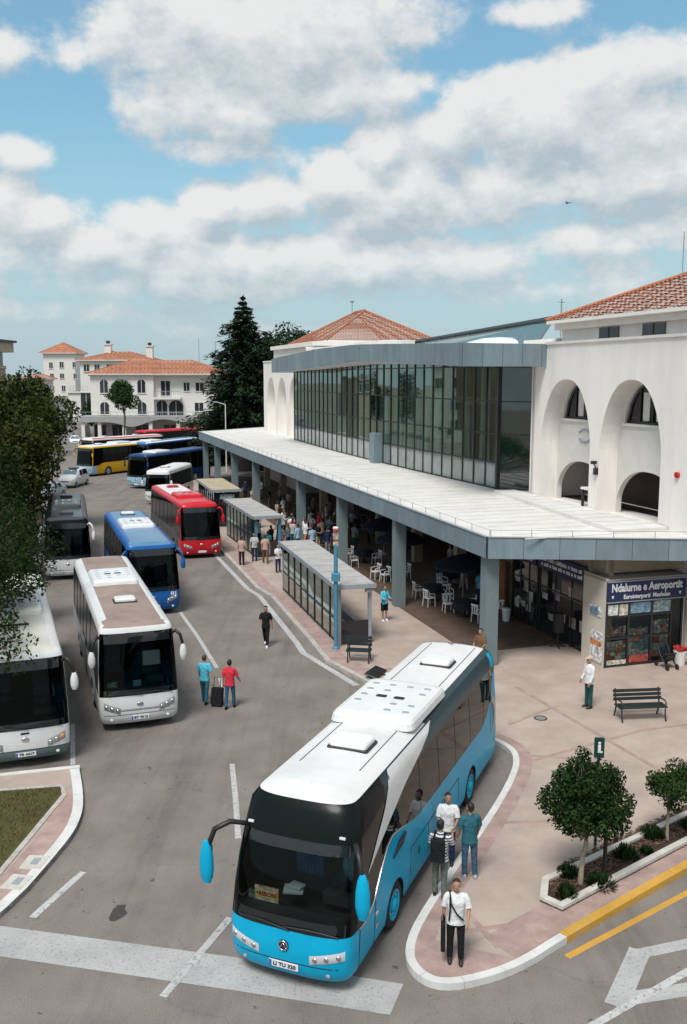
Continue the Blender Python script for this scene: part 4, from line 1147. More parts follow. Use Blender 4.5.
# small emblem of curved metal on the spandrel and lamp fixtures on the wing
b = MB(); b.tube([(8.42, 7.1+.55*math.cos(k/9*5.2+.5), 8.6+.3*math.sin(k/9*5.2+.5)) for k in range(10)], .04, 5); b.tube([(8.4, 6.2, 8.4), (8.4, 5.9, 8.55), (8.4, 5.7, 8.35), (8.4, 5.4, 8.5)], .035, 5); b.build('wall_ornament', M['steel'], term)
b = MB(); b.box((7.42, 4.45, 7.2), (.16, .16, .3)); b.tube([(7.45, 4.45, 7.3), (7.3, 4.45, 7.55)], .03, 5); b.box((7.3, 4.45, 7.6), (.2, .2, .14)); b.build('wall_lamp', M['darksteel'], term)
b = MB(); b.bbox(8.0, 9.1, 5.2, 6.6, 6.15, 6.25); st_ = b.build('roof_stand', M['wall'], term)
for x, y in ((8.08, 5.3), (8.08, 6.5), (9.0, 5.3), (9.0, 6.5)): b = MB(); b.bbox(x-.05, x+.05, y-.05, y+.05, ZC1, 6.15); b.build('leg', M['timber'], st_)
b = MB(); b.cyl((7.5, -1.2, 7.6), (7.4, -1.2, 7.6), .12); b.build('alarm_bell', M['redlens'], term)
b = MB(); b.tube([(7.44, 10.45, 5.4), (7.44, 10.45, 12.9)], .045, 6); b.build('drain_pipe', M['wall_in'], term)
# ------------------------------------------------------------------ kiosk and street furniture
M['clearpane'] = glass_mat('shelter glass', (.85, .9, .88), .92)
kp = T(4.5, -1.2, .13)
kio = thing('kiosk', 'glazed shop kiosk under a navy sign with white lettering', 'kiosk', kp, TR)   # local x along its front, y inwards
KW = 3.5
b = MB(); b.bbox(0, .12, 0, 1.6, 0, 3.55); b.bbox(KW, KW+.1, .0, 1.6, 0, 3.5); b.bbox(.12, KW, 1.5, 1.6, 0, 3.4); b.bbox(.0, KW+.1, .02, 1.6, 3.42, 3.5); M['kioskwall'] = mat('pale kiosk wall', (.60, .55, .47), .85, dirt=.15); b.build('wall', M['kioskwall'], kio)
b = MB(); b.bbox(.02, KW+.06, -.09, .02, 2.62, 3.42); sg = b.build('sign_board', M['navy'], kio)
b = MB(); 
for x0, x1, z0, z1 in ((.02, KW+.06, 3.40, 3.45), (.02, KW+.06, 2.59, 2.63)): b.bbox(x0, x1, -.10, .02, z0, z1)
b.build('trim', M['steel'], sg)
lettering('Ndalurne e Aeroportit', .44, M['letter'], sg, (KW/2+.04, -.093, 3.16), (R(90), 0, 0), .012, 'lettering', 3.2)
lettering('Eurointerporti  Mexhelan', .24, M['letter'], sg, (KW/2+.04, -.093, 2.80), (R(90), 0, 0), .006, 'lettering', 2.1)
for x in (.25, KW-.2):
    b = MB(); b.box((x, -.095, 2.82), (.06, .01, .1)); b.box((x, -.096, 2.86), (.1, .01, .03)); b.build('icon', M['letter'], sg)
b = MB()
for x in (.06, 1.05, 2.1, 3.0, KW): b.bbox(x-.04, x+.04, -.03, .05, 0, 2.6)
for z in (.06, 1.15, 2.02, 2.58): b.bbox(.06, 3.0, -.025, .04, z-.035, z+.035)
b.build('window_frame', M['frame'], kio)
b = MB(); b.quad((.06, .0, .06), (KW, .0, .06), (KW, .0, 2.58), (.06, .0, 2.58)); b.build('window_pane', M['clearpane'], kio)
b = MB(); b.bbox(.15, KW-.02, .9, 1.0, 0, 2.55); b.build('display_back', M['seat'], kio)
r = random.Random(12)
cols = [('p_cream', (.55, .5, .42)), ('p_red', (.32, .06, .045)), ('p_blue', (.16, .27, .36)), ('p_orange', (.55, .2, .08)), ('p_white', (.62, .62, .62)), ('p_teal', (.24, .32, .33))]
for n_, c in cols: M[n_] = mat(n_, c, .5, var=.6, scale=7, detail=3)
def shelf(name, x0, x1, z0, z1, cell, y):
    b = MB()
    x = x0
    while x < x1-.05:
        w_ = r.uniform(.6, 1.3)*cell; z = z0
        while z < z1-.05:
            h_ = r.uniform(.6, 1.2)*cell; b.bbox(x, min(x+w_-.02, x1), y, y+.02+.02*r.random(), z, min(z+h_-.02, z1), r.randrange(6)); z += h_
        x += w_
    b.build(name, [M[q[0]] for q in cols], kio)
shelf('magazine_rack', .15, 1.0, .3, 1.05, .2, .035); shelf('magazine_rack', 1.12, 2.05, .2, 1.08, .3, .035); shelf('magazine_rack', 2.17, 2.95, .25, 1.1, .34, .035)
shelf('shelf_goods', .15, 1.0, 1.2, 1.6, .12, .06); shelf('shelf_goods', 1.12, 2.05, 1.2, 1.5, .12, .06); shelf('shelf_goods', 2.17, 2.95, 1.2, 1.75, .13, .05)
for x0, x1, z0, z1, mm in ((.12, .56, 2.08, 2.5, 'p_white'), (.62, 1.0, 1.98, 2.5, 'p_cream'), (1.12, 2.04, 2.1, 2.52, 'p_blue'), (2.16, 2.95, 2.08, 2.54, 'p_teal'), (1.14, 2.02, .12, .4, 'p_red'), (.14, 1.0, .1, .28, 'p_cream')):
    b = MB(); b.bbox(x0, x1, -.018, -.006, z0, z1); b.build('poster', M[mm], kio)
# posters on the side wall
b = MB(); b.bbox(-.03, -.01, .25, 1.1, 1.95, 2.35); ov = b.build('oval_sign', M['p_white'], kio); b = MB(); b.sphere((-.035, .68, 2.15), (.02, .36, .17), 0, 14, 8); b.build('oval', M['p_blue'], ov)
b = MB(); b.bbox(-.04, -.012, .1, .9, .15, 1.35); b.bbox(-.05, -.04, .1, .9, .8, 1.0, 1); b.build('side_poster', [M['p_white'], M['p_orange']], kio)
# bucket, trolley and dark cabinet beside the kiosk
t = thing('flower_bucket', 'white bucket with red flowers beside the kiosk', 'bucket', T(7.6, -1.75, .135))
b = MB(); b.ell([(0, .19, .19), (.55, .26, .26), (.58, .27, .27)], 0, 14); b.build('bucket', M['white'], t)
M['redflower'] = mat('red flowers', (.45, .03, .03), .7, island=.4)
b = MB(); r = random.Random(5)
for _ in range(60): a = r.random()*6.28; d = .24*r.random()**.5; b.sphere((d*math.cos(a), d*math.sin(a), .6+.14*r.random()), .045, 0, 5, 4)
b.build('flowers', M['redflower'], t)
t = thing('shopping_cart', 'small black folding cart standing before the kiosk window', 'cart', T(6.9, -1.85, .135), TR)
b = MB()
for sx in (-.22, .22):
    b.tube([(sx, -.35, .12), (sx, .1, .5), (sx, .3, .9)], .025, 6); b.tube([(sx, .3, .12), (sx, -.05, .45), (sx, -.3, .62)], .025, 6)
b.tube([(-.22, .3, .9), (.22, .3, .9)], .025, 6); b.tube([(-.22, -.3, .62), (.22, -.3, .62)], .025, 6); b.build('cart_frame', M['darksteel'], t)
b = MB(); b.rbox((0, -.1, .5), (.4, .42, .16), .05); b.build('basket', M['black'], t)
for x in (-.22, .22):
    for y in (-.38, .32): 
        b = MB(); b.cyl((x-.02, y, .11), (x+.02, y, .11), .11, 12); b.build('wheel', M['rubber'], t)
t = thing('sign_stand', 'black upright display stand cut off by the right picture edge', 'display stand', T(8.2, -2.0, .135), TR)
b = MB(); b.rbox((0, 0, .75), (.5, .08, 1.3), .03); b.build('panel', M['black'], t); b = MB(); b.box((0, 0, .05), (.6, .45, .06)); b.build('foot', M['darksteel'], t)
t = thing('floor_stand', 'dark metal rotating card stand before the shop windows', 'display stand', T(4.3, 1.9, .137))
b = MB(); b.tube([(0, 0, 0), (0, 0, 1.5)], .03, 8)
for k in range(4): a = k*math.pi/2; b.tube([(0, 0, .12), (.35*math.cos(a), .35*math.sin(a), 0.02)], .025, 6)
b.build('post', M['darksteel'], t)
b = MB()
for k in range(4): a = k*math.pi/2; b.box((.17*math.cos(a), .17*math.sin(a), 1.05), (.05, .3, .8), 0, None, a)
b.build('rack', M['black'], t)
t = thing('litter_bin', 'white plastic bin beside the orange brown door', 'bin', T(4.2, 6.4, .137)); b = MB(); b.ell([(0, .16, .16), (.5, .21, .21), (.52, .22, .22), (.6, .16, .16)], 0, 14); b.build('bin_body', M['white'], t); b = MB(); b.ell([(.6, .15, .15), (.66, .05, .05)], 0, 14); b.build('lid', M['steel'], t)
# ---- shelters
M['shelter_roof'] = mat('shelter roof', (.42, .40, .385), .8, var=.08, scale=1.2, dirt=.22, dscale=1.4)
M['tan_roof'] = mat('tan roof', (.47, .39, .27), .85, dirt=.25)
M['pole_blue'] = mat('blue painted pole', (.07, .24, .36), .5, dirt=.25, dscale=5)
def shelter(label, p, q, depth, H, roofm, postm, front=True, end=True, z=.135, n=8):
    """p near front corner, q far front corner; depth to the right"""
    p, q = Vector((*p, z)), Vector((*q, z)); L = (q-p).length; d = (q-p).normalized(); rz = math.atan2(d.y, d.x)
    t = thing('bus_shelter', label, 'bus shelter', p, rz, 'shelters along the platform')
    D = -depth
    b = MB(); b.bbox(-.25, L+.15, D-.12, .18, H, H+.12); b.bbox(-.27, L+.17, .16, .2, H-.05, H+.14, 1); b.bbox(-.27, -.23, D-.14, .2, H-.05, H+.14, 1)
    for k in range(9): b.bbox(L*k/8-.02, L*k/8+.02, D-.1, .15, H+.118, H+.14)
    b.build('shelter_roof', [M[roofm], M['steel']], t)
    for x in (.05, L-.05):
        for y in (-.05, D+.05):
            b = MB(); b.bbox(x-.07, x+.07, y-.07, y+.07, 0, H); b.build('post', M[postm], t)
    b = MB(); b.bbox(0, L, -.03, .02, .05, .12); b.bbox(0, L, -.03, .02, 1.0, 1.05); b.bbox(0, L, -.03, .02, H-.12, H)
    for k in range(1, n): b.bbox(L*k/n-.035, L*k/n+.035, -.04, .03, 0, H)
    if end: b.bbox(0, .05, D, 0, .05, .1); b.bbox(0, .05, D, 0, .95, 1.02)
    b.build('glazing_bars', M['frame'], t)
    b = MB(); b.quad((.05, -.01, .1), (L-.05, -.01, .1), (L-.05, -.01, H-.1), (.05, -.01, H-.1)); b.build('glass_panel', M['clearpane'], t)
    if end:
        b = MB(); b.bbox(.01, .03, D+.1, -.1, .1, .94); b.build('end_panel', M['blackgloss'], t)
    b = MB(); b.bbox(.6, L-.6, D+.12, D+.5, .42, .47)
    for k in range(4): b.bbox(.8+(L-1.7)*k/3, .86+(L-1.7)*k/3, D+.2, D+.4, 0, .42)
    b.build('bench_seat', M['darksteel'], t)
    return t, L
sh, L = shelter('long glazed bus shelter with pale flat roof behind the blue pole', (-.22, 38.5), (-3.22, 48.9), 1.45, 2.5, 'shelter_roof', 'steel')
b = MB(); b.bbox(2.5, 3.3, -.03, -.015, .9, 1.6); b.build('poster', M['p_blue'], sh)
b = MB(); b.rbox((-.1, -1.3, 2.33), (.18, .3, .16), .04); b.build('lamp_box', M['steel'], sh)
shelter('glazed bus shelter with grey roof and blue corner post beside the red coach', (-5.5, 57.9), (-8.3, 66.2), 1.6, 2.5, 'shelter_roof', 'pole_blue')
sh3, _ = shelter('distant bus shelter with tan roof and dark end sign behind the red coach', (-9.7, 70.0), (-12.0, 77.4), 1.9, 2.7, 'tan_roof', 'frame')
b = MB(); b.bbox(-.08, -.02, -1.85, 0, 0, 2.6); b.build('end_wall', M['blackgloss'], sh3); b = MB(); b.bbox(-.11, -.085, -1.5, -.4, 2.1, 2.45); b.build('end_sign', M['p_teal'], sh3)
t = thing('bus_stop_pole', 'tall blue pole with red and white head at the corner of the long shelter', 'pole', (-.32, 38.05, .14))
b = MB(); b.tube([(0, 0, 0), (0, 0, 4.4)], .085, 10); b.ell([(0, .17, .17), (.05, .17, .17), (.1, .09, .09)], 0, 12); b.build('post', M['pole_blue'], t)
b = MB(); b.rbox((0, 0, 3.05), (.36, .3, .34), .05); b.build('junction_box', M['pole_blue'], t)
b = MB(); b.rbox((0, 0, 4.75), (.22, .16, .8), .05); h = b.build('head', M['p_cream'], t); b = MB(); b.rbox((0, -.02, 5.0), (.23, .17, .16), .05); b.rbox((0, -.02, 4.6), (.23, .17, .1), .04); b.build('red_stripe', M['p_red'], h)
# ---- benches
M['bench_slat'] = mat('dark green slats', (.018, .03, .028), .5)
def bench(label, loc, rz, W=1.75, tip=0):
    t = thing('park_bench', label, 'bench', loc, rz)
    for k in range(4): b = MB(); b.bbox(-W/2, W/2, -.28+.13*k, -.28+.13*k+.1, .43, .465); b.build('seat_slat', M['bench_slat'], t)
    for k in range(3): b = MB(); b.bbox(-W/2, W/2, .25+.03*k, .285+.03*k, .55+.13*k, .65+.13*k); b.build('back_slat', M['bench_slat'], t)
    for sx in (-W/2+.08, W/2-.08):
        b = MB(); b.tube([(sx, -.36, 0), (sx, -.27, .22), (sx, -.27, .42), (sx, -.22, .43)], .028, 6); b.tube([(sx, .36, 0), (sx, .25, .22), (sx, .22, .43), (sx, .36, .94)], .028, 6)
        b.tube([(sx, -.27, .42), (sx, -.3, .62), (sx, -.2, .66), (sx, .25, .64)], .026, 6); b.tube([(sx, -.27, .43), (sx, .22, .43)], .024, 6); b.build('side_frame', M['darksteel'], t)
    return t
bench('dark iron park bench with back on the open plaza', (9.85, 29.95, .14), R(6), 1.65)
bench('black slatted bench at the near end of the long shelter', (.62, 36.35, .14), R(-8), 1.0)
t = thing('fallen_board', 'dark tilted board lying at the pavement end beside the blue coach', 'board', (1.2, 34.5, .15), R(65)); b = MB(); b.rbox((0, 0, .12), (1.1, .5, .06), .04, 0, Matrix.Rotation(R(14), 4, 'X')); b.build('panel', M['black'], t)
for i, (p, q, lab) in enumerate((((7.0, 31.2), .32, 'flat iron manhole cover in the plaza near the cap wearing man'),)):
    t = thing('manhole_cover', lab, 'manhole cover', (6.55, 29.95, .137)); b = MB(); M['iron'] = mat('worn iron', (.22, .2, .185), .8); b.cyl((0, 0, 0), (0, 0, .006), .2, 20); b.build('lid', M['iron'], t); b = MB(); b.tube([(.2*math.cos(k*.3307), .2*math.sin(k*.3307), .004) for k in range(20)], .02, 5); b.build('rim', M['darksteel'], t)
# green sign on post, stake
t = thing('sign_post', 'small dark green sign plate with white figure on a post behind the big plaza tree', 'sign', (6.1, 21.4, .14), R(-8))
b = MB(); b.tube([(0, 0, 0), (0, 0, 2.5)], .035, 8); b.build('post', M['darksteel'], t)
M['signgreen'] = mat('dark green enamel', (.01, .045, .035), .4)
b = MB(); b.rbox((0, -.04, 2.5), (.24, .05, .5), .04); h = b.build('sign_plate', M['signgreen'], t); b = MB(); b.sphere((0, -.07, 2.62), (.035, .01, .035)); b.rbox((0, -.07, 2.48), (.07, .015, .2), .02); b.rbox((.03, -.07, 2.40), (.09, .015, .04), .02); b.build('pictogram', M['letter'], h)
t = thing('tree_stake', 'dark wooden stake beside the trunk of the big plaza tree', 'stake', (5.93, 19.98, .17)); b = MB(); b.tube([(0, 0, 0), (.01, .02, 1.7)], [.05, .045], 8); b.build('stake', M['timber'], t); b = MB(); b.tube([(.05*math.cos(k), .05*math.sin(k)+.015, 1.1) for k in range(8)], .015, 5); b.build('tie', M['black'], t)
# street lamp by the firs
t = thing('street_lamp', 'white street lamp with short arm before the dark firs', 'street lamp', (-14.0, 112, 0))
b = MB(); b.tube([(0, 0, 0), (0, 0, 8.1)], [.08, .05], 8); b.tube([(0, 0, 8.05), (-1.0, -.1, 8.35)], .04, 6); b.build('post', M['white'], t); b = MB(); b.rbox((-1.15, -.1, 8.36), (.6, .25, .12), .06); b.build('lamp_head', M['steel'], t)
# ---- café tables, chairs, parasols
def make_chair(label, loc, rz):
    t = thing('plastic_chair', label, 'chair', loc, rz, 'white chairs under the canopy')
    b = MB(); b.rbox((0, 0, .43), (.46, .46, .04), .08); b.build('seat', M['white'], t)
    b = MB()
    for k in range(3): b.box((-.15+.15*k, .23, .63), (.06, .025, .36))
    b.rbox((0, .235, .82), (.46, .035, .09), .015); b.build('backrest', M['white'], t)
    for x in (-.2, .2):
        for y in (-.2, .2): b = MB(); b.tube([(x, y, .43), (x*1.12, y*1.12, 0)], .024, 6); b.build('leg', M['white'], t)
        b = MB(); b.tube([(x, -.2, .43), (x*1.1, -.18, .63), (x*1.1, .22, .66)], .022, 6); b.build('armrest', M['white'], t)
    return t
chairs = [(1.27, 20.34, 'farthest white chair behind the slender end of the long shelter'), (1.64, 22.48, 'white chair half hidden by the shelter roof'), (1.42, 16.8, 'left of two white chairs beyond the second grey column'), (1.65, 15.9, 'white chair just left of the second grey column'),
          (1.97, 11.84, 'white chair just right of the second grey column'), (1.86, 10.1, 'frontmost white chair with its back to the columns'), (2.28, 8.72, 'white chair in the middle of the front café row'), (3.25, 8.21, 'white chair beside the tan inner column'), (2.85, 6.58, 'nearest white chair close to the corner column'),
          (3.1, 10.6, 'white chair on the far side of the front café table'), (3.0, 16.3, 'white chair behind the navy parasol table'), (3.9, 13.2, 'white chair deep in the shade between two tables'), (2.8, 20.6, 'white chair on the inner side of the farthest table'), (4.2, 7.2, 'white chair nearest the orange brown door')]
r = random.Random(21); c0 = None
for i, (bb, aa, lab) in enumerate(chairs):
    p = T(bb, aa, .138); rz = TR+r.choice((0, 1.57, 3.14, -1.57))+r.uniform(-.4, .4)
    if c0 is None: c0 = make_chair(lab, p, rz)
    else: dup(c0, p, rz, lab)
tabs = [(2.3, 21.5, 'navy covered round café table farthest along the hall'), (2.2, 16.5, 'navy covered café table left of the second grey column'), (2.6, 11.2, 'navy covered café table right of the second grey column'), (2.7, 7.7, 'navy covered café table nearest the corner column'), (4.6, 14.2, 'navy covered café table against the tan inner columns')]
M['navycloth'] = mat('navy cloth', (.006, .008, .022), .85, var=.3, scale=4)
t0 = None
for bb, aa, lab in tabs:
    p = T(bb, aa, .138)
    if t0 is None:
        t0 = thing('cafe_table', lab, 'table', p, TR, 'navy café tables under the canopy')
        b = MB(); b.ell([(.70, .55, .55), (.74, .55, .55)], 0, 20); b.build('table_top', M['white'], t0); b = MB(); b.ell([(0, .25, .25), (.04, .22, .22), (.08, .04, .04), (.7, .04, .04)], 0, 14); b.build('pedestal', M['darksteel'], t0)
        b = MB(); n = 24
        rg = [[(rr*(1+.06*w*math.sin(6*k*6.283/n))*math.cos(k*6.283/n), rr*(1+.06*w*math.sin(6*k*6.283/n))*math.sin(k*6.283/n), z) for k in range(n)] for z, rr, w in ((.42, .62, 1), (.72, .575, .2), (.748, .56, 0), (.75, .01, 0))]
        b.loft(rg, 0, None, True, False); b.build('cloth', M['navycloth'], t0)
    else: dup(t0, p, TR, lab)
u0 = None
for bb, aa, lab in ((3.6, 18.6, 'dark navy café parasol left of the second grey column'), (3.9, 10.6, 'dark navy café parasol between the second column and the corner'), (4.3, 23.5, 'dark navy café parasol deepest in the hall')):
    p = T(bb, aa, .138)
    if u0 is None:
        u0 = thing('cafe_parasol', lab, 'parasol', p, TR, 'navy parasols under the canopy')
        b = MB(); b.tube([(0, 0, 0), (0, 0, 2.45)], .03, 8); b.build('pole', M['steel'], u0)
        b = MB(); n = 16; b.loft([[(rr*(1-.05*(k % 2))*math.cos(k*6.283/n), rr*(1-.05*(k % 2))*math.sin(k*6.283/n), z) for k in range(n)] for z, rr in ((1.72, 1.55), (1.85, 1.5), (2.2, .8), (2.42, .05))], 0, None, False, False); b.build('canopy', M['navycloth'], u0)
        b = MB(); b.ell([(0, .3, .3), (.08, .28, .28), (.1, .1, .1)], 0, 14); b.build('base', M['steel'], u0)
    else: dup(u0, p, TR, lab)
# ------------------------------------------------------------------ buildings in the distance
M['farwall'] = mat('far white render', (.72, .69, .65), .9, var=.05, scale=.4, dirt=.1, dscale=.4)
M['fargrey'] = mat('grey concrete', (.36, .36, .36), .9, dirt=.15)
M['farglass'] = dark_glass('far window glass', (.03, .035, .04), 1.5, .08)
M['brick'] = mat('brown render', (.36, .25, .18), .9, dirt=.2)
def window(parent, x, z, w, h, y, arched=False, shutter=False, name='window'):
    """on a wall facing -y at local y"""
    b = MB(); n = 8
    if arched:
        pts = [(x-w/2, z-h/2), (x+w/2, z-h/2)]+[(x+w/2*math.cos(k*math.pi/n), z+h/2-w/2+w/2*math.sin(k*math.pi/n)) for k in range(n+1)]
    else: pts = [(x-w/2, z-h/2), (x+w/2, z-h/2), (x+w/2, z+h/2), (x-w/2, z+h/2)]
    b.add([(p[0], y-.03, p[1]) for p in pts], [tuple(range(len(pts)))]); o = b.build(name, M['farglass'], parent)
    b = MB(); b.bbox(x-w/2-.08, x+w/2+.08, y-.14, y-.01, z-h/2-.14, z-h/2-.005); b.bbox(x-.04, x+.04, y-.06, y-.035, z-h/2, z+h/2)
    for s_ in (-1, 1): b.bbox(x+s_*w/2-.05, x+s_*w/2+.05, y-.08, y-.032, z-h/2, z+(h/2 if not arched else h/2-w/2))
    if not arched: b.bbox(x-w/2, x+w/2, y-.08, y-.032, z+h/2-.05, z+h/2+.05)
    b.build('frame', M['farwall'], o)
    return o
# two storey house behind the parking
Y = 165.; kx = lambda px: (px-343.5)/940*Y
fx0 = kx(92.5)
bld = thing('white_house', 'white house with orange hip roof, balcony and arched loggias beyond the coaches', 'building', (fx0, Y, 0), R(1))
W_ = kx(222)-fx0
x_ = lambda px: kx(px)-fx0
z_ = lambda py: 11.4-(py-376.)/940*Y
xm = x_(155)
b = MB(); b.bbox(0, xm, 0, 12, 4.6, 11.55); b.bbox(xm, W_, .9, 12, 4.6, 11.5); b.bbox(0, W_, 2.2, 12, 0, 4.6); b.bbox(-.3, W_+.3, -.3, 12.3, 11.42, 11.75); b.build('wall', M['farwall'], bld)
for px, yy in ((106, 0), (143, 0)):
    window(bld, x_(px), z_(386), 1.45, 2.3, yy, True); window(bld, x_(px), z_(407.5), 1.6, 2.1, yy, True, name='arched_niche')
for px, w_ in ((187, 1.1), (200, 1.5)): window(bld, x_(px), z_(386.5), w_, 1.5, .9)
window(bld, x_(166), z_(388), 1.7, 2.6, .9, name='balcony_door')
window(bld, x_(199), z_(406.5), 1.6, 1.5, .9); window(bld, x_(216), z_(406), 1.0, 1.7, .9)
window(bld, x_(162), z_(408.5), 1.9, 3.0, .9, True, name='loggia'); window(bld, x_(176), z_(408.5), 2.6, 3.0, .9, True, name='loggia')
b = MB(); b.bbox(xm, x_(182), -.5, .9, z_(399), z_(396.8)); bal = b.build('balcony', M['farwall'], bld)
b = MB(); xa, xb = xm+.05, x_(182)-.05
for k in range(13): x = xa+(xb-xa)*k/12; b.bbox(x-.02, x+.02, -.46, -.42, z_(396.8), z_(391))
b.bbox(xa, xb, -.47, -.41, z_(391)-.04, z_(391)+.04); b.build('railing', M['steel'], bal)
b = MB(); xa, xb = x_(157), x_(184)
for k in range(16): x = xa+(xb-xa)*k/15; b.bbox(x-.02, x+.02, .42, .46, z_(417), z_(412))
b.bbox(xa, xb, .41, .47, z_(412)-.04, z_(412)+.04); b.build('railing', M['steel'], bld)
tiled_roof('roof', 0, W_, 0, 12, 11.75, 2.5, .7, parent=bld, course=.6)
b = MB(); n = 48; xa, xb = x_(85), x_(226); vs = []
def low(u): return 3.55-.8*math.exp(-((u-.36)/.09)**2)+.5*math.exp(-((u-.58)/.09)**2)
for k in range(n+1):
    u = k/n; x = xa+(xb-xa)*u; vs += [(x, -3.2, 4.55), (x, -3.2, low(u)), (x, 2.2, 4.55), (x, 2.2, low(u))]
f = []
for k in range(n): a = 4*k; f += [(a, a+1, a+5, a+4), (a, a+4, a+6, a+2), (a+1, a+3, a+7, a+5)]
b.add(vs, f); b.build('porch_roof', M['fargrey'], bld)
b = MB()
for k in range(24): x = xa+(xb-xa)*k/23; b.bbox(x-.02, x+.02, -3.1, -3.05, 4.55, 5.3)
b.bbox(xa, xb, -3.1, -3.05, 5.25, 5.32); b.build('porch_railing', M['steel'], bld)
for px in (88, 104, 128, 154, 181, 205): 
    x = x_(px); b = MB(); b.bbox(x-.3, x+.3, -2.9, -2.3, 0, 3.6); b.build('porch_column', M['farwall'], bld)
for px in (98, 116, 140, 168, 194): window(bld, x_(px), 1.6, 2.2, 2.6, 2.2, name='shop_window')
b = MB(); b.tube([(W_*.80, 6, 13.3), (W_*.80, 6, 18)], .06, 5); b.build('antenna', M['steel'], bld)
b = MB(); b.tube([(W_*.93, 6, 12.6), (W_*.93, 6, 17.6)], .06, 5); b.build('antenna', M['steel'], bld)
# tower house
def house(name, label, px0, px1, Y, py_eave, py_ridge, wins, depth, roofm=True, chims=(), base=0., wall='farwall', rz=0):
    X0 = (px0-343.5)/940*Y; X1 = (px1-343.5)/940*Y; ze = 11.4-(py_eave-376)/940*Y; zr = 11.4-(py_ridge-376)/940*Y
    t = thing(name, label, 'building', (X0, Y, base), rz)
    b = MB(); b.bbox(0, X1-X0, 0, depth, -base, ze-base); b.bbox(-.3, X1-X0+.3, -.3, depth+.3, ze-base-.3, ze-base); b.build('wall', M[wall], t)
    for px, py, w, h in wins: window(t, (px-343.5)/940*Y-X0, 11.4-(py-376)/940*Y-base, w, h, 0)
    if roofm: rf = tiled_roof('roof', 0, X1-X0, 0, depth, ze-base, zr-ze, .8, parent=t, course=.8)
    for px, h in chims:
        x = (px-343.5)/940*Y-X0; b = MB(); b.bbox(x-.7, x+.7, depth*.4, depth*.4+1.4, ze-base, ze-base+h); b.bbox(x-.9, x+.9, depth*.4-.2, depth*.4+1.6, ze-base+h, ze-base+h+.25); b.bbox(x-.35, x+.35, depth*.4+.3, depth*.4+1, ze-base+h+.25, ze-base+h+.9, 1); b.build('chimney', [M['farwall'], M['frame']], rf)
    return t
house('tower_house', 'square white tower house with pointed orange roof on the skyline', 47, 78, 240, 353.5, 343.2, [(54.5, 365.5, 1.0, 1.5), (65, 365, 1.1, 1.5), (77.5, 365, .9, 1.4), (55, 376, 1.0, 1.3), (65, 376, 1.1, 1.3), (78, 376, .9, 1.3), (55, 388, 1., 1.4), (66, 388, 1., 1.4)], 9.2)
house('white_house', 'distant white house with two chimneys between the tower house and the balcony house', 83, 153, 205, 360.5, 351.5, [(89.5, 368, 1.3, 1.5), (100, 368, 1.2, 1.5), (112, 368, 1.2, 1.5)], 12, True, ((105.5, 3.4), (147.5, 3.0)))
house('low_house', 'low pale house peeping out between the left trees and the tower house', 26, 44, 215, 379, 374, [(30, 385, 1.2, 1.4), (38, 385, 1.2, 1.4)], 9)
t = house('annex_block', 'grey white annex with tall glass stair window left of the balcony house', 70, 92, 185, 391, 391, [(88, 405, 2.2, 5.6)], 8, False)
b = MB()
for k in range(12): b.bbox(.2+.33*k, .24+.33*k, -.1, -.06, 8.5, 9.6)
b.build('roof_railing', M['steel'], t)
house('low_block', 'low flat pinkish building behind the left trees', 8, 28, 130, 378, 378, [(13, 388, 1.1, 1.3), (21, 388, 1.1, 1.3)], 8, False, (), 0, 'beige')
# flat roofed building at the left edge
t = thing('corner_building', 'brown and cream building with flat overhanging roof at the left picture edge', 'building', (-37.2, 78, 0), 0)
b = MB(); b.bbox(-8, 5.2, 0, 12, 0, 12.3); b.build('wall', M['brick'], t)
b = MB(); b.bbox(-8.5, 5.9, -.8, 12.5, 13.6, 14.5); b.bbox(-8.6, 6.2, -1.0, 12.6, 14.5, 14.7, 1); b.build('roof', [M['beige'], M['frame']], t)
b = MB(); b.bbox(-8, 5.0, .2, 12, 12.3, 13.6); b.build('attic_wall', M['blackgloss'], t)
b = MB(); b.bbox(-8.2, 5.4, -.3, 12, 8.3, 8.9); b.bbox(-8.2, 5.3, -.15, 12, 12.1, 12.35); b.build('cornice', M['beige'], t)
for z in (6, 10.3):
    for x in (-5, -1.5, 2): window(t, x, z, 1.5, 1.8, 0)
# apartment block that shows as a reflection in the hall glass
t = thing('apartment_block', 'pale apartment block mirrored in the glass of the hall', 'building', (-84, 128, 0), R(48))
b = MB(); b.bbox(-13, 13, 0, 11, 0, 15); b.bbox(-13.3, 13.3, -.3, 11.3, 14.6, 15.3); b.build('wall', M['farwall'], t)
for i in range(6):
    for k in range(4): window(t, -10.5+4.2*i, 2.4+3.6*k, 1.7, 1.9, 0)
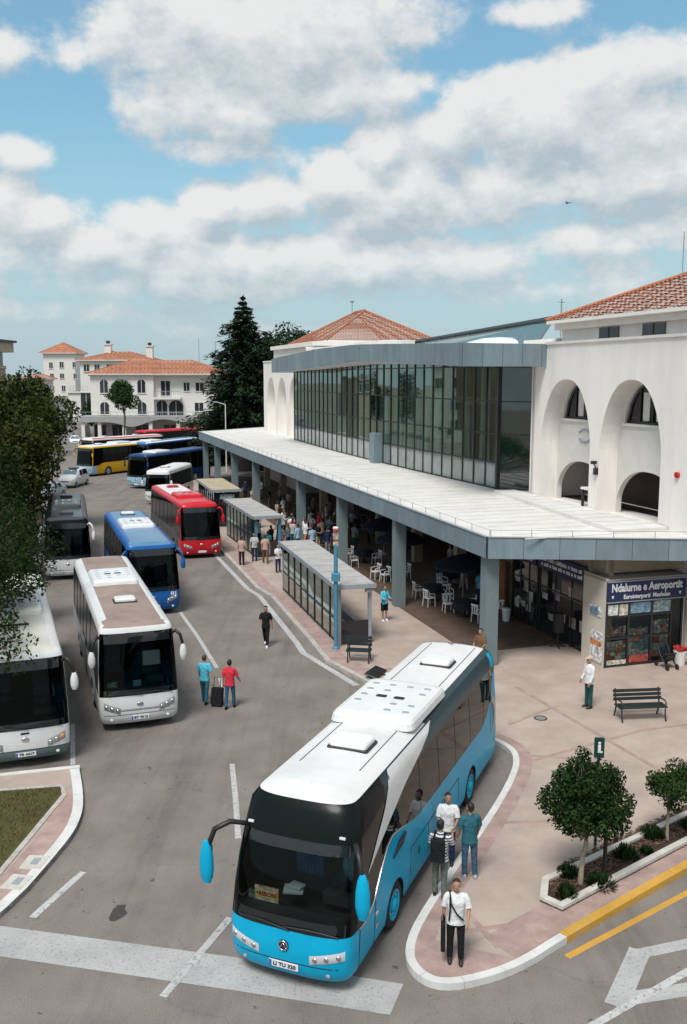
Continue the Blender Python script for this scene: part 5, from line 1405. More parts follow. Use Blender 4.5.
# ------------------------------------------------------------------ coaches in the yard
def pw(tab):
    def f(x):
        for (xa, a), (xb, b_) in zip(tab, tab[1:]):
            if x >= xb: 
                t = (x-xa)/(xb-xa); t = max(0, min(1, t)); t = t*t*(3-2*t) if False else t
                return a+(b_-a)*t
        return tab[-1][1]
    return f
def carpaint(name, c, **k): M[name] = mat(name, c, k.pop('rough', .28), spec=.28, coat=k.pop('coat', .04), dirt=k.pop('dirt', .14), dscale=.9, **k)
carpaint('cyan', (.008, .38, .62), coat=0.); M['cyan'].node_tree.nodes['Principled BSDF'].inputs['Specular IOR Level'].default_value = .1; carpaint('buswhite', (.72, .72, .71)); carpaint('blue', (.012, .11, .36)); carpaint('steelblue', (.10, .22, .36)); carpaint('red', (.58, .015, .025))
carpaint('yellow_p', (.72, .40, .02)); carpaint('navyblue', (.012, .05, .16)); carpaint('paleblue', (.30, .48, .60)); carpaint('silver', (.52, .53, .56), metal=.2); carpaint('creamwhite', (.66, .645, .60)); carpaint('blackp', (.006, .009, .009)); M['blackp'].node_tree.nodes['Principled BSDF'].inputs['Specular IOR Level'].default_value = .12; carpaint('tealedge', (.018, .045, .055)); carpaint('graphite', (.055, .06, .065)); carpaint('bumper', (.13, .18, .18))
M['brownroof'] = mat('dusty brown roof', (.30, .225, .19), .8, var=.12, scale=.7, dirt=.25, dscale=.8)
M['roofwhite'] = mat('dusty white roof', (.68, .67, .655), .6, var=.04, scale=.6, dirt=.14, dscale=.9)
M['roofcream'] = mat('dusty cream roof', (.60, .58, .52), .7, dirt=.2, dscale=.9)
M['darkwell'] = mat('wheel well', (.01, .01, .01), .9)
M['deckpaint'] = mat('dim white panel', (.40, .41, .42), .5)
def heading(h): return math.atan2(h[1], h[0])
def coach(label, pos, h, C, paint, roofp, slots, rslots, belt, top, **k):
    hv = Vector(h).normalized(); pos = (pos[0]+hv.x*.42, pos[1]+hv.y*.42)
    t = thing('coach', label, 'bus', (*pos, 0), heading(h))
    wh = k.get('wheels', (-2.75, -8.85))
    o = C.shell(t, belt, top, paint, [M[s] for s in slots]+[M['darkwell']], wh, roofp, k.get('screen', (1.2, 2.95)), roof_mats=[M[s] for s in rslots])
    for xw in wh:
        for sg in (1, -1): C.wheel(t, xw, sg, M[k.get('rim', 'steel')])
    return t
M['lens'] = mat('smoked lamp lens', (.30, .31, .32), .15, spec=.6); M['lens2'] = mat('bright lamp lens', (.55, .56, .57), .15, spec=.6)
# --- the big cyan coach in front
H = Coach(12.0, 2.55, 3.55, .12, 1.0, .5)
b_h = pw([(-.3, 1.2), (-.9, 1.16), (-1.35, 1.3), (-1.75, 1.72), (-2.1, 2.02), (-2.5, 2.12), (-3.1, 2.02), (-4.2, 1.78), (-10.0, 1.70), (-10.7, 1.9), (-11.2, 2.35), (-11.5, 2.9), (-12, 2.95)])
t_h = pw([(-.3, 2.82), (-1.0, 2.85), (-2.4, 3.02), (-12, 3.06)])
def p_h(x, z, sg, zone):
    if zone == 'f': return 2 if z > 1.19 else 0
    if zone == 'r': return 0
    if z > 2.84: return 2 if x > -2.3 else (3 if x > -11.3 else 0)
    return 0
def r_h(x, y, edge):
    if edge and x < -5.4 and abs(y) > .90: return 2
    return 0
hero = coach('bright cyan coach with white roof and black front cap at the crosswalk', (-.96, 16.55), (-.378, -.926), H, p_h, r_h, ['cyan', 'buswhite', 'blackp', 'tealedge'], ['roofwhite', 'blackp', 'tealedge'], b_h, t_h, rim='cyan', screen=(1.2, 2.8), wheels=(-2.72, -8.9))
def flash(sg):
    lo = pw([(-.95, 2.02), (-1.6, 2.28), (-2.5, 2.56), (-3.5, 2.84), (-4.5, 3.06), (-5.2, 3.24), (-5.7, 3.41)]); hi = pw([(-.95, 2.04), (-1.5, 2.50), (-2.0, 2.86), (-2.3, 3.18), (-2.45, 3.42), (-5.75, 3.42)])
    b = MB(); vs = []; n = 40; m = 6
    for i in range(n+1):
        x = -.95-4.8*i/n; a, c = lo(x), max(lo(x)+.01, hi(x))
        for j in range(m+1): z = a+(c-a)*j/m; vs.append((H.blend(x, z), sg*(H.w(z)+.012), z))
    q = m+1; b.add(vs, [(i*q+j, (i+1)*q+j, (i+1)*q+j+1, i*q+j+1) for i in range(n) for j in range(m)], 0, True); b.build('white_flash', M['buswhite'], hero)
def btube(name, pts, rad, m, root, n=6): b = MB(); b.tube(pts, rad, n); return b.build(name, m, root)
for sg in (1, -1):
    flash(sg)
    btube('silver_trim', [(H.blend(x, b_h(x)), sg*(H.w(b_h(x))+.006), b_h(x)) for x in [-.55-.12*i for i in range(24)]], .022, M['chrome'], hero)
    btube('door_seam' if sg > 0 else 'door_seam', [(H.blend(-.62, z), sg*(H.w(z)+.002), z) for z in (.36, .8, 1.14)], .012, M['ink'], hero)
    btube('door_seam', [(H.blend(-1.45, z), sg*(H.w(z)+.002), z) for z in (.36, .8, 1.3)], .01, M['ink'], hero)
    b = MB(); b.tube([(-2.55, sg*(H.W/2-.002), 1.62), (-2.95, sg*(H.W/2-.004), 1.78), (-3.35, sg*(H.W/2-.006), 1.83)], [.02, .085, .03], 6, 0, True, None, True, .6); b.build('side_vent', M['black'], hero)
    for x, z in ((-4.3, .95), (-6.5, .95), (-5.4, .62)): b = MB(); b.sphere((x, sg*(H.W/2-.006), z), (.07, .014, .12), 0, 10, 6); b.build('side_vent', M['black'], hero)
    for x, z in ((-1.55, 1.0), (-1.58, .72)): b = MB(); b.rbox((x, sg*(H.W/2+.0), z), (.14, .03, .08), .01); b.build('door_handle', M['chrome'], hero)
    b = MB()   # pale swirl near the tail
    n = 22; b.loft([[(-10.9+rr*math.cos(a)*1.0, sg*(H.w(1.55)+.006), 1.62+rr*math.sin(a)) for a in [.6+2.6*k/n+1.2 for k in range(n+1)]] for rr in (.55, .72)], 0, None, True, False)
    b.build('tail_emblem', M['c_sand'], hero)
    for k in range(1, 6):
        x = -3.6-1.45*k+.6; btube('window_seam', [(x, sg*(H.w(z)+.002), z) for z in (1.74, 2.3, 2.7, t_h(x)-.04)], .004, M['ink'], hero, 4)
H.headlights(hero, .52, 1.17, .64, .82, .14, 3, False, 'lens2')
for sg in (1, -1):
    p = H.front(sg*.86, .44, .012); b = MB(); b.sphere(p, (.02, .05, .04), 0, 12, 6); b.build('fog_lamp', M['lens'], hero)
H.plate(hero, 'LI TU 320', 0, .52, .6)
b = MB(); v, f = H.patch(-1.18, 1.18, .585, .605, .004, 16, 1); b.add(v, f); b.build('bumper_seam', M['ink'], hero)
p = H.front(0, .92, .025); b = MB(); b.cyl(p-Vector((.03, 0, 0)), p, .105, 18); em = b.build('emblem', M['ink'], hero)
b = MB(); n = 20; b.tube([p+Vector((.004, .09*math.cos(6.283*k/n), .09*math.sin(6.283*k/n))) for k in range(n+1)], .014, 5); b.tube([p+Vector((.004, -.06, -.05)), p+Vector((.004, 0, .06)), p+Vector((.004, .06, -.05))], .011, 5); b.build('emblem_ring', M['chrome'], em)
H.mirror(hero, 1, M['cyan'], M['black'], 1.0, 2.78, .36, 1.25, .5); H.mirror(hero, -1, M['cyan'], M['black'], 1.0, 2.78, .62, 1.25, .45)
H.wipers(hero, 1.26); H.cabin(hero)
H.fpatch(hero, 'windscreen_frit', M['blackgloss'], -1.16, 1.16, 1.205, 1.44, .008, 0, 12, 2); H.fpatch(hero, 'windscreen_frit', M['blackgloss'], -1.1, 1.1, 2.6, 2.8, .008, 0, 12, 2)
for sg in (1, -1): p = H.front(sg*.95, 2.93, .02); b = MB(); b.rbox(p, (.04, .12, .04), .01); b.build('marker_lamp', M['lamp'], hero)
# cab: destination cards, papers, curtain, driver seat cover, shirt on hanger
b = MB(); b.rbox((-.56, -.62, 1.5), (.03, .52, .3), .01, 0); b.box((-.544, -.62, 1.61), (.006, .5, .06), 1); b.box((-.544, -.62, 1.385), (.006, .5, .05), 1); cd = b.build('destination_card', [M['p_orange'], M['p_cream']], hero)
M['cardyellow'] = mat('yellow card', (.75, .6, .2), .5); b = MB(); b.box((-.543, -.62, 1.5), (.006, .48, .15)); b.build('card_band', M['cardyellow'], cd)
lettering('+RERORE', .12, M['redlens'], cd, (-.538, -.62, 1.5), (R(90), 0, R(90)), .006, 'lettering', .44, .002)
b = MB(); b.rbox((-.60, -.93, 1.42), (.03, .2, .16), .01); b.build('green_card', M['p_teal'], hero)
b = MB(); b.rbox((-1.0, -.25, 1.45), (.3, .4, .06), .02, 0, None, .3); b.rbox((-1.02, -.2, 1.52), (.22, .3, .05), .02, 0, None, -.2); b.build('papers', M['deckpaint'], hero)
M['curtain_blue'] = mat('blue curtain', (.02, .10, .25), .9, var=.4, scale=6, stretch=(3, 3, .3)); b = MB()
for k in range(7): b.tube([(-1.6, -.42+.09*k, 2.55), (-1.62, -.42+.085*k, 2.0), (-1.6, -.4+.08*k, 1.5)], [.05, .06, .055], 6)
b.sphere((-1.58, -.2, 2.35), (.08, .14, .12)); b.build('curtain', M['curtain_blue'], hero)
b = MB(); b.sphere((-1.75, .72, 1.75), (.14, .24, .32)); b.build('seat_cover', M['c_lightblue'], hero)
for sg in (1, -1):
    for x in (-3.7, -5.0, -6.3, -7.6): btube('panel_gap', [(x, sg*(H.w(z)+.002), z) for z in (.40, .8, 1.28)], .008, M['ink'], hero, 4)
    btube('panel_gap', [(x, sg*(H.w(1.28)+.002), 1.28) for x in (-3.7, -5.0, -6.3, -7.6)], .008, M['ink'], hero, 4)
H.roof_unit(hero, -7.35, -4.5, 2.02, .23, M['buswhite'], 'air_conditioner', 1, 5)
H.hatch(hero, -3.35, .05, .85, .62, .12); H.hatch(hero, -9.6, .1, .8, .6, .12)
b = MB()
for y in (-.66, .66): b.tube([(-11.5, y, H.H+.004), (-2.2, y, H.H+.004)], .012, 5)
b.build('roof_seam', M['tealedge'], hero)
# --- plain touring coaches
def flat_belt(z0, front=1.2): return pw([(-.3, front), (-1.2, front+.05), (-1.9, z0), (-10.6, z0), (-12.5, z0+.1)])
def touring(label, pos, h, body, roof, edge, front_low=None, L=12., W=2.55, Hh=3.5, step=.2, plate='AA 521 DR', mirrors=None, mirror_arm='black', screen=(1.2, 3.22), acm='buswhite', ac=(-7.4, -4.4), hat=(-3.0, -9.6), belt=1.55, roof_fn=None, rslots=None, side_low=None, glassy_front=True, rim='steel', detail=True, wheels=None, lean=.55, amber=False, headz=(.60, .82), bumper=None):
    C = Coach(L, W, Hh, step, lean, .30, True, .985)
    kf = L/12.
    slots = [body, front_low or body, side_low or body, bumper or front_low or body]
    tp = pw([(-.3, screen[1]), (-L-1, screen[1])])
    def pt(x, z, sg, zone):
        if zone == 'f': return 3 if (bumper and z < .56) else (1 if z < 1.3 else 0)
        if bumper and z < .56: return 3
        return 2 if (zone == 's' and z < belt and x < -1.0) else (1 if z < 1.25 and x > -.9 else 0)
    rf = roof_fn or (lambda x, y, e: 0 if (x > -1.15 and abs(y) < .95) else (1 if (e or abs(y) > .80 or x < -L+.35) else 0))
    wh = wheels or (-2.7*kf, -8.8*kf)
    t = coach(label, pos, h, C, pt, rf, slots, rslots or [roof, edge], flat_belt(belt), tp, rim=rim, screen=screen, wheels=wh)
    C.headlights(t, .62*W/2.55, 1.13*W/2.55, headz[0], headz[1], .2, 3, amber, 'lens')
    C.plate(t, plate, 0, .46, .56)
    ms = M[mirrors or body]
    for sg in (1, -1): C.mirror(t, sg, ms, M[mirror_arm], .8, screen[1]-.15, .32, .95, .26)
    C.wipers(t, screen[0]+.05)
    C.fpatch(t, 'windscreen_frit', M['blackgloss'], -1.12*W/2.55, 1.12*W/2.55, screen[0]+.005, screen[0]+.2, .008, 0, 10, 1); C.fpatch(t, 'windscreen_frit', M['blackgloss'], -1.05*W/2.55, 1.05*W/2.55, screen[1]-.32, screen[1]-.01, .008, 0, 10, 1)
    b = MB(); v, f = C.patch(-1.12*W/2.55, 1.12*W/2.55, .575, .592, .004, 14, 1); b.add(v, f); b.build('bumper_seam', M['ink'], t)
    p = C.front(0, .92, .02); b = MB(); b.sphere(p, (.02, .11, .06), 0, 12, 6); b.build('emblem', M['chrome'], t)
    for sg in (1, -1): p = C.front(sg*.9*W/2.55, .42, .012); b = MB(); b.sphere(p, (.02, .06, .05), 0, 10, 5); b.build('fog_lamp', M['lamp'], t)
    if detail: C.cabin(t)
    else:
        b = MB(); b.bbox(-1.75, -1.7, -W/2+.12, W/2-.12, .9, Hh-.2); b.build('cabin_lining', M['interior'], t)
    for k in range(1, 7):
        x = -1.9-1.5*k*kf
        for sg in (1, -1): btube('window_seam', [(x, sg*(C.w(z)+.003), z) for z in (belt+.04, 2.2, screen[1]-.03)], .012, M['ink'], t, 4)
    if detail:
        for sg in (1, -1):
            for k in range(5): btube('panel_gap', [(-3.8*kf-1.1*k, sg*(C.w(z)+.002), z) for z in (.40, .8, 1.2)], .009, M['ink'], t, 4)
            btube('panel_gap', [(x*kf, sg*(C.w(1.2)+.002), 1.2) for x in (-3.8, -6., -8.0)], .009, M['ink'], t, 4)
    for sg in (1, -1): btube('door_seam', [(-1.3, sg*(C.w(z)+.002), z) for z in (.36, .9, belt)], .012, M['ink'], t, 4)
    if ac: C.roof_unit(t, ac[0]*kf, ac[1]*kf, 1.75*W/2.55, .2, M[acm], vents=1 if detail else 0, seed=len(label), vent_m=M['deckpaint'])
    for x in hat: C.hatch(t, x*kf, .0, .72, .62, .1, M[acm] if acm != 'red' else M['red'])
    return t, C
tw, Cw = touring('white coach with dusty brown roof standing behind its white neighbour', (-6.72, 29.6), (.335, -.942), 'buswhite', 'brownroof', 'buswhite', L=12.6, plate='BT 7512', side_low='silver', mirrors='buswhite', step=.14, hat=(-3.3,), ac=(-8.4, -5.9))
b = MB()
for sg, y0, m_ in ((1, -.9, 'p_teal'),): b.rbox((-.62, -.8, 1.42), (.03, .34, .2), .02)
b.build('green_card', M['p_teal'], tw); b = MB(); b.rbox((-.6, .0, 1.42), (.03, .26, .2), .02); b.build('pale_card', M['c_lightblue'], tw)
b = MB(); b.rbox((-1.6, .62, 1.95), (.12, .6, .5), .06); b.build('seat_cover', M['c_white'], tw)
b = MB(); v, f = Cw.patch(-.62, .62, .70, .77, .012, 10, 2); b.add(v, f); b.build('grille', M['steel'], tw)
# front door left dark on the near side of that coach
for sg in (-1,):
    b = MB(); b.bbox(-6.5, -5.3, sg*(1.275)-.01, sg*1.275+.012, .4, 1.7); b.build('door', M['blackgloss'], tw)
tl, Cl = touring('cream white coach with grey bumper parked under the tree at the left edge', (-9.42, 26.55), (.352, -.936), 'buswhite', 'roofcream', 'creamwhite', plate='TR 4417', mirrors='buswhite', step=.16, bumper='bumper', hat=(), ac=(-7.6, -4.5), acm='creamwhite', amber=True)
b = MB(); b.bbox(-3.2, -3.12, -.75, .35, Cl.H+.03, Cl.H+.09); b.build('roof_strip', M['darksteel'], tl)
b = MB(); v, f = Cl.patch(-.12, .12, 1.06, 1.12, .014, 6, 1); b.add(v, f); b.build('front_badge', M['ink'], tl)
td, Cd = touring('dark roofed coach with silver nose beside the left trees', (-15.6, 52.3), (.279, -.96), 'blackp', 'graphite', 'blackp', front_low='buswhite', plate='AA 311 LK', mirrors='buswhite', mirror_arm='buswhite', step=.25, acm='graphite', hat=(-1.9, -9.8), side_low='graphite')
tb, Cb = touring('blue coach with pale steel blue roof behind the brown roofed coach', (-9.2, 44.3), (.33, -.944), 'blue', 'steelblue', 'blue', plate='', mirrors='blue', mirror_arm='blue', step=.2, hat=(-10.2,), ac=(-7.8, -5.0))
for i, (w_) in enumerate((.07, .05, .06)):
    b = MB(); v, f = Cb.patch(.82+.1*i, .82+.1*i+w_, .95, 1.12, .016, 2, 2, .03); b.add(v, f); b.build('white_lettering', M['letter'], tb)
rfr = lambda x, y, e: 1 if (e or x > -5.4) else 0
tr_, Cr = touring('red coach with half white roof beside the shelters', (-9.05, 58.6), (.36, -.933), 'red', 'roofwhite', 'red', L=11.6, plate='', mirrors='red', mirror_arm='red', step=.22, acm='red', hat=(-9.6,), ac=(-5.6, -3.2), roof_fn=rfr, side_low='graphite', lean=.8)
# --- vehicles at the far end of the yard
touring('small white minibus facing the yard between the navy and red coaches', (-16.6, 83.6), (-.12, -.993), 'buswhite', 'roofwhite', 'buswhite', L=8., W=2.3, Hh=3.1, step=.3, plate='', screen=(1.2, 2.7), ac=None, hat=(-4.,), belt=1.4, detail=False, wheels=(-1.9, -6.0))
touring('long navy coach with pale blue nose turned into the yard', (-21.0, 95.7), (-.43, -.903), 'navyblue', 'navyblue', 'navyblue', front_low='paleblue', step=.3, plate='', acm='buswhite', ac=(-5, -2.2), hat=(), belt=1.5, detail=False)
touring('white fronted coach with blue flanks behind the navy coach', (-24.6, 113.2), (-.40, -.917), 'blue', 'steelblue', 'buswhite', front_low='buswhite', step=.3, plate='', ac=(-4, -1.5), hat=(), belt=1.3, detail=False)
touring('yellow and white coach with black windows behind the white van', (-29.6, 107.6), (-.52, -.854), 'yellow_p', 'roofwhite', 'buswhite', front_low='paleblue', side_low='yellow_p', step=.3, plate='', ac=(-7, -4.5), hat=(-2.5, -10), belt=1.5, detail=False)
touring('white roofed coach half hidden beyond the yellow coach', (-33.0, 121), (-.66, -.75), 'buswhite', 'roofwhite', 'red', step=.35, plate='', ac=None, hat=(-3, -8), detail=False)
touring('plain red coach farthest back before the white house', (-29.8, 138), (-.62, -.785), 'red', 'red', 'red', step=.35, plate='', ac=None, hat=(), detail=False)
# --- cars
def car(label, cat, loc, rz, paint, L=4.4, W=1.78, Hh=1.5, van=False, roof=None):
    t = thing('parked_van' if van else 'parked_car', label, cat, (*loc, 0), rz)
    # stations: x, z_bottom, z_belt, z_roof, half width, half roof width
    if van: st = [(0, .4, .75, .80, .62, .5), (-.12, .25, .9, .98, .82, .62), (-.75, .22, 1.05, 1.12, .88, .68), (-1.15, .22, 1.1, 1.35, .89, .68), (-1.9, .22, 1.12, Hh-.08, .89, .68), (-2.6, .22, 1.12, Hh, .89, .68), (-L+.6, .22, 1.12, Hh-.02, .89, .66), (-L+.15, .25, 1.1, Hh-.15, .86, .62), (-L, .4, 1.05, 1.2, .78, .56)]
    else: st = [(0, .4, .62, .66, .6, .5), (-.15, .25, .72, .78, .8, .6), (-.95, .22, .88, .93, .86, .66), (-1.35, .22, .92, 1.02, .87, .64), (-2.0, .22, .94, Hh-.05, .87, .58), (-2.6, .22, .95, Hh, .87, .58), (-3.4, .22, .96, Hh-.08, .87, .56), (-4.0, .22, .98, 1.1, .85, .58), (-L+.1, .28, .9, .98, .8, .56), (-L, .42, .75, .8, .7, .5)]
    b = MB(); rings = []
    for x, zb, zl, zr, w, wr in st:
        rings.append([(x, w*.92, zb), (x, w, zb+.18), (x, w*1.01, (zb+zl)/2+.05), (x, w*.97, zl), (x, (w*.97+wr)/2+.02, (zl+zr)/2), (x, wr, zr-.03), (x, wr*.5, zr), (x, 0, zr+.01)]+[(x, -q, z) for q, z in ((wr*.5, zr), (wr, zr-.03), ((w*.97+wr)/2+.02, (zl+zr)/2), (w*.97, zl), (w*1.01, (zb+zl)/2+.05), (w, zb+.18), (w*.92, zb))])
    b.loft(rings); b.build('body', M[paint], t)
    # glass: front, rear and side bands just proud of the shell
    i0 = 3; i1 = 4
    def glass(i, j, name):
        b = MB(); (xa, _, la, ra, wa, wra), (xb, _, lb, rb, wb, wrb) = st[i], st[j]
        return b, (xa, la, ra, wa, wra), (xb, lb, rb, wb, wrb)
    b = MB(); x0, z0, w0 = st[3][0], st[3][3], st[3][5]; x1, z1, w1 = st[4][0], st[4][3], st[4][5]
    b.quad((x0+.03, w0*1.05, z0+.02), (x0+.03, -w0*1.05, z0+.02), (x1+.03, -w1*.95, z1-.02), (x1+.03, w1*.95, z1-.02)); b.build('windscreen', M['farglass2'], t)
    for sg in (1, -1):
        for a, c in ((4, 5), (5, 6)):
            b = MB(); A, C_b = st[a], st[c]
            def P(s_, f, dx): return (s_[0]+dx, sg*((s_[4]*.97)*(1-f)+s_[5]*f+.035), s_[2]+(s_[3]-s_[2])*f)
            b.quad(P(A, .12, -.06), P(C_b, .12, .06), P(C_b, .85, .06), P(A, .85, -.06)); b.build('side_window', M['blackgloss'], t)
        b = MB(); b.sphere((-.07, sg*.62, st[1][2]-.12), (.09, .16, .09)); b.build('headlight', M['lamp'], t)
        b = MB(); b.sphere((-1.5, sg*1.0, 1.05), (.07, .12, .08)); b.build('wing_mirror', M[paint], t)
        for xw in (-.85, -L+.85):
            b = MB(); b.cyl((xw, sg*.70, .31), (xw, sg*.90, .31), .31, 18); w_ = b.build('wheel', M['rubber'], t); b = MB(); b.cyl((xw, sg*.89, .31), (xw, sg*.91, .31), .19, 14); b.build('rim', M['steel'], w_)
    b = MB(); b.box((.0, 0, .5), (.03, .5, .11)); b.build('licence_plate', M['plate'], t)
    b = MB(); b.box((-.02, 0, .68), (.06, .8, .09)); b.build('grille', M['black'], t)
    if roof: b = MB(); b.rbox((-2.3, 0, Hh+.06), (1.1, .9, .1), .1); b.build('roof_box', M['graphite'], t)
    return t
M['farglass2'] = dark_glass('car screen', (.10, .17, .19), 1.6, .05)
rz = heading((-.12, -.993))
car('white van with dark roof box parked before the yellow coach', 'van', (-28.5, 95.6), rz, 'buswhite', 4.5, 1.8, 1.85, True, True)
car('silver car half hidden by the tree behind the dark coach', 'car', (-28.3, 86.0), heading((-.2, -.98)), 'silver', 4.3, 1.75, 1.45)
car('dark car standing in the street left of the balcony house', 'car', (-49.5, 166), heading((.2, -.98)), 'graphite', 4.3, 1.75, 1.5)
car('white car in front of the annex at the street mouth', 'car', (-44.5, 156), heading((.3, -.95)), 'buswhite', 4.3, 1.75, 1.5)
# ------------------------------------------------------------------ figures
def stripes(name):
    m = bpy.data.materials.new(name); m.use_nodes = True; nt = m.node_tree; N = nt.nodes; L = nt.links; b = N['Principled BSDF']; b.inputs['Roughness'].default_value = .9
    tc = N.new('ShaderNodeTexCoord'); w = N.new('ShaderNodeTexWave'); w.bands_direction = 'Z'; w.inputs['Scale'].default_value = 4.6; L.new(tc.outputs['Object'], w.inputs['Vector'])
    r = N.new('ShaderNodeValToRGB'); r.color_ramp.interpolation = 'CONSTANT'; r.color_ramp.elements[0].color = (.66, .67, .68, 1); r.color_ramp.elements[1].color = (.05, .06, .09, 1); r.color_ramp.elements[1].position = .62
    L.new(w.outputs['Fac'], r.inputs[0]); L.new(r.outputs[0], b.inputs['Base Color']); return m
M['c_stripe'] = stripes('striped shirt')
def face(v): return math.atan2(v[1], v[0])-math.pi/2
KZ = .136
# man with shoulder bag on the nose of the pavement
t, a = make_person('man in white shirt and black trousers with shoulder bag on the rounded kerb nose', (2.17, 16.83, KZ), face((-.1, -1)), 'c_white', 'c_black', pose=dict(la=(8, 14, 38, 15), ra=(-2, 10, 8), head=(0, -14), ll=(2, 3), rl=(-2, 2)), height=1.70)
L4 = a['S4']; up = a['up']
b = MB(); b.tube([up((.12, .10, 1.46)), up((.10, .145, 1.3)), up((-.02, .16, 1.1)), up((-.14, .14, .98))], .016, 5, 0, True, L4, True, 2.0); b.tube([up((.12, .1, 1.46)), up((.13, -.03, 1.5)), up((.05, -.14, 1.3)), up((-.15, -.12, .95))], .016, 5, 0, True, L4); b.build('bag_strap', M['c_black'], t)
b = MB(); b.tube([up((.125, .125, 1.42)), up((.12, .15, 1.2)), up((.14, .13, .95))], .016, 5, 0, True, L4, True, 1.6); b.build('lanyard', M['c_black'], t)
bag = thing('shoulder_bag', 'slim black bag hanging at the right hip of the man on the kerb nose', 'bag', (1.93, 16.86, KZ+.28), face((-.1, -1))); b = MB(); b.rbox((0, 0, .3), (.09, .34, .58), .04); b.build('bag_body', M['c_black'], bag); b = MB(); b.tube([(0, .1, .58), (0, .06, .72), (0, -.06, .72), (0, -.1, .58)], .014, 6); b.build('handle', M['c_black'], bag)
# group of three at the side of the cyan coach
t, a = make_person('man in striped shirt with dark backpack and grey green trousers seen from behind', (2.10, 19.15, KZ), face((.35, .94)), 'c_stripe', 'c_greygreen', pose=dict(la=(10, 8, 25), ra=(30, 10, 85, 20), head=(-10, 4), ll=(3, 3), rl=(-4, 3)), height=1.74)
b = MB(); b.rbox((0, -.22, 1.19), (.32, .17, .50), .07, 0, a['S4']); bp = b.build('backpack', M['c_black'], t)
b = MB()
for sx in (-.11, .11): b.tube([(sx, -.14, 1.42), (sx, -.02, 1.505), (sx, .12, 1.38), (sx*1.15, .14, 1.2), (sx*1.3, -.05, 1.02)], .02, 5, 0, True, a['S4'], True, 1.5)
b.build('strap', M['c_black'], bp)
make_person('man in white shirt facing the camera beside the cyan coach', (2.42, 20.55, KZ), face((-.15, -1)), 'c_white', 'c_navy', pose=dict(la=(15, 10, 60, 20), ra=(12, 8, 70, 20), head=(12, -8)), height=1.72)
make_person('man in dark teal shirt and blue jeans with his back to the camera', (2.85, 19.95, KZ), face((-.25, .97)), 'c_deepteal', 'c_jeans', pose=dict(la=(6, 8, 20), ra=(8, 12, 30), head=(18, 0), ll=(2, 2), rl=(-3, 3)), height=1.76, shoes='c_palegrey')
# plaza and roadway
make_person('man in white shirt and beige cap standing alone near the plaza bench', (8.41, 31.0, KZ), face((-.9, -.35)), 'c_white', 'c_darkgreen', pose=dict(la=(6, 5, 20), ra=(4, 6, 25), head=(0, -6)), height=1.80, hairstyle='cap', hair='c_sand', sleeve='long')
make_person('man in black shirt and trousers walking alone across the yard', (-3.3, 38.87, 0), face((-.2, -1)), 'c_black', 'c_black', pose=dict(la=(-14, 8, 12), ra=(16, 10, 18), ll=(16, 4), rl=(-14, 14)), height=1.76, shoes='c_white')
make_person('person in cyan shirt and teal trousers walking with a black suitcase', (-4.88, 31.85, 0), face((.2, .98)), 'c_cyan', 'c_deepteal', pose=dict(la=(12, 8, 15), ra=(-10, 14, 8), ll=(12, 3), rl=(-12, 10)), height=1.72, hair='hairb', skin='skin2')
make_person('person in red shirt and dark jeans walking beside the suitcase', (-3.93, 31.3, 0), face((.15, .98)), 'c_red', 'c_jeans', pose=dict(la=(-8, 6, 14), ra=(12, 14, 30), ll=(-8, 6), rl=(10, 4)), height=1.72, shoes='c_black')
s = thing('suitcase', 'black wheeled suitcase with raised handle between the two walkers', 'suitcase', (-4.42, 31.45, 0), face((.2, .98)))
tilt = Matrix.Rotation(R(-14), 4, 'X')
b = MB(); b.rbox((0, 0, .37), (.42, .26, .60), .06, 0, tilt); b.build('case_body', M['c_black'], s)
b = MB(); b.tube([(-.12, -.09, .66), (-.12, -.09, 1.02), (.12, -.09, 1.02), (.12, -.09, .66)], .014, 6, 0, True, tilt); b.build('handle', M['darksteel'], s)
for sx in (-.16, .16): b = MB(); b.cyl((sx-.02, .03, .055), (sx+.02, .03, .055), .055, 12); b.build('wheel', M['rubber'], s)
t, a = make_person('person in cyan jacket and dark shorts standing by the grey column', (1.9, 42.5, KZ), face((.55, -.85)), 'c_cyan', 'c_black', pose=dict(la=(15, 8, 70, 15), ra=(15, 8, 70, 15), head=(0, -12)), height=1.68, shoes='c_white', sleeve='long', shorts=True, female=True)
make_person('dark haired person in brown top behind the tail of the cyan coach', (5.25, 34.9, KZ), face((-.6, -.8)), 'c_brown', 'c_navy', pose=dict(la=(20, 10, 60), ra=(10, 10, 30)), height=1.70)
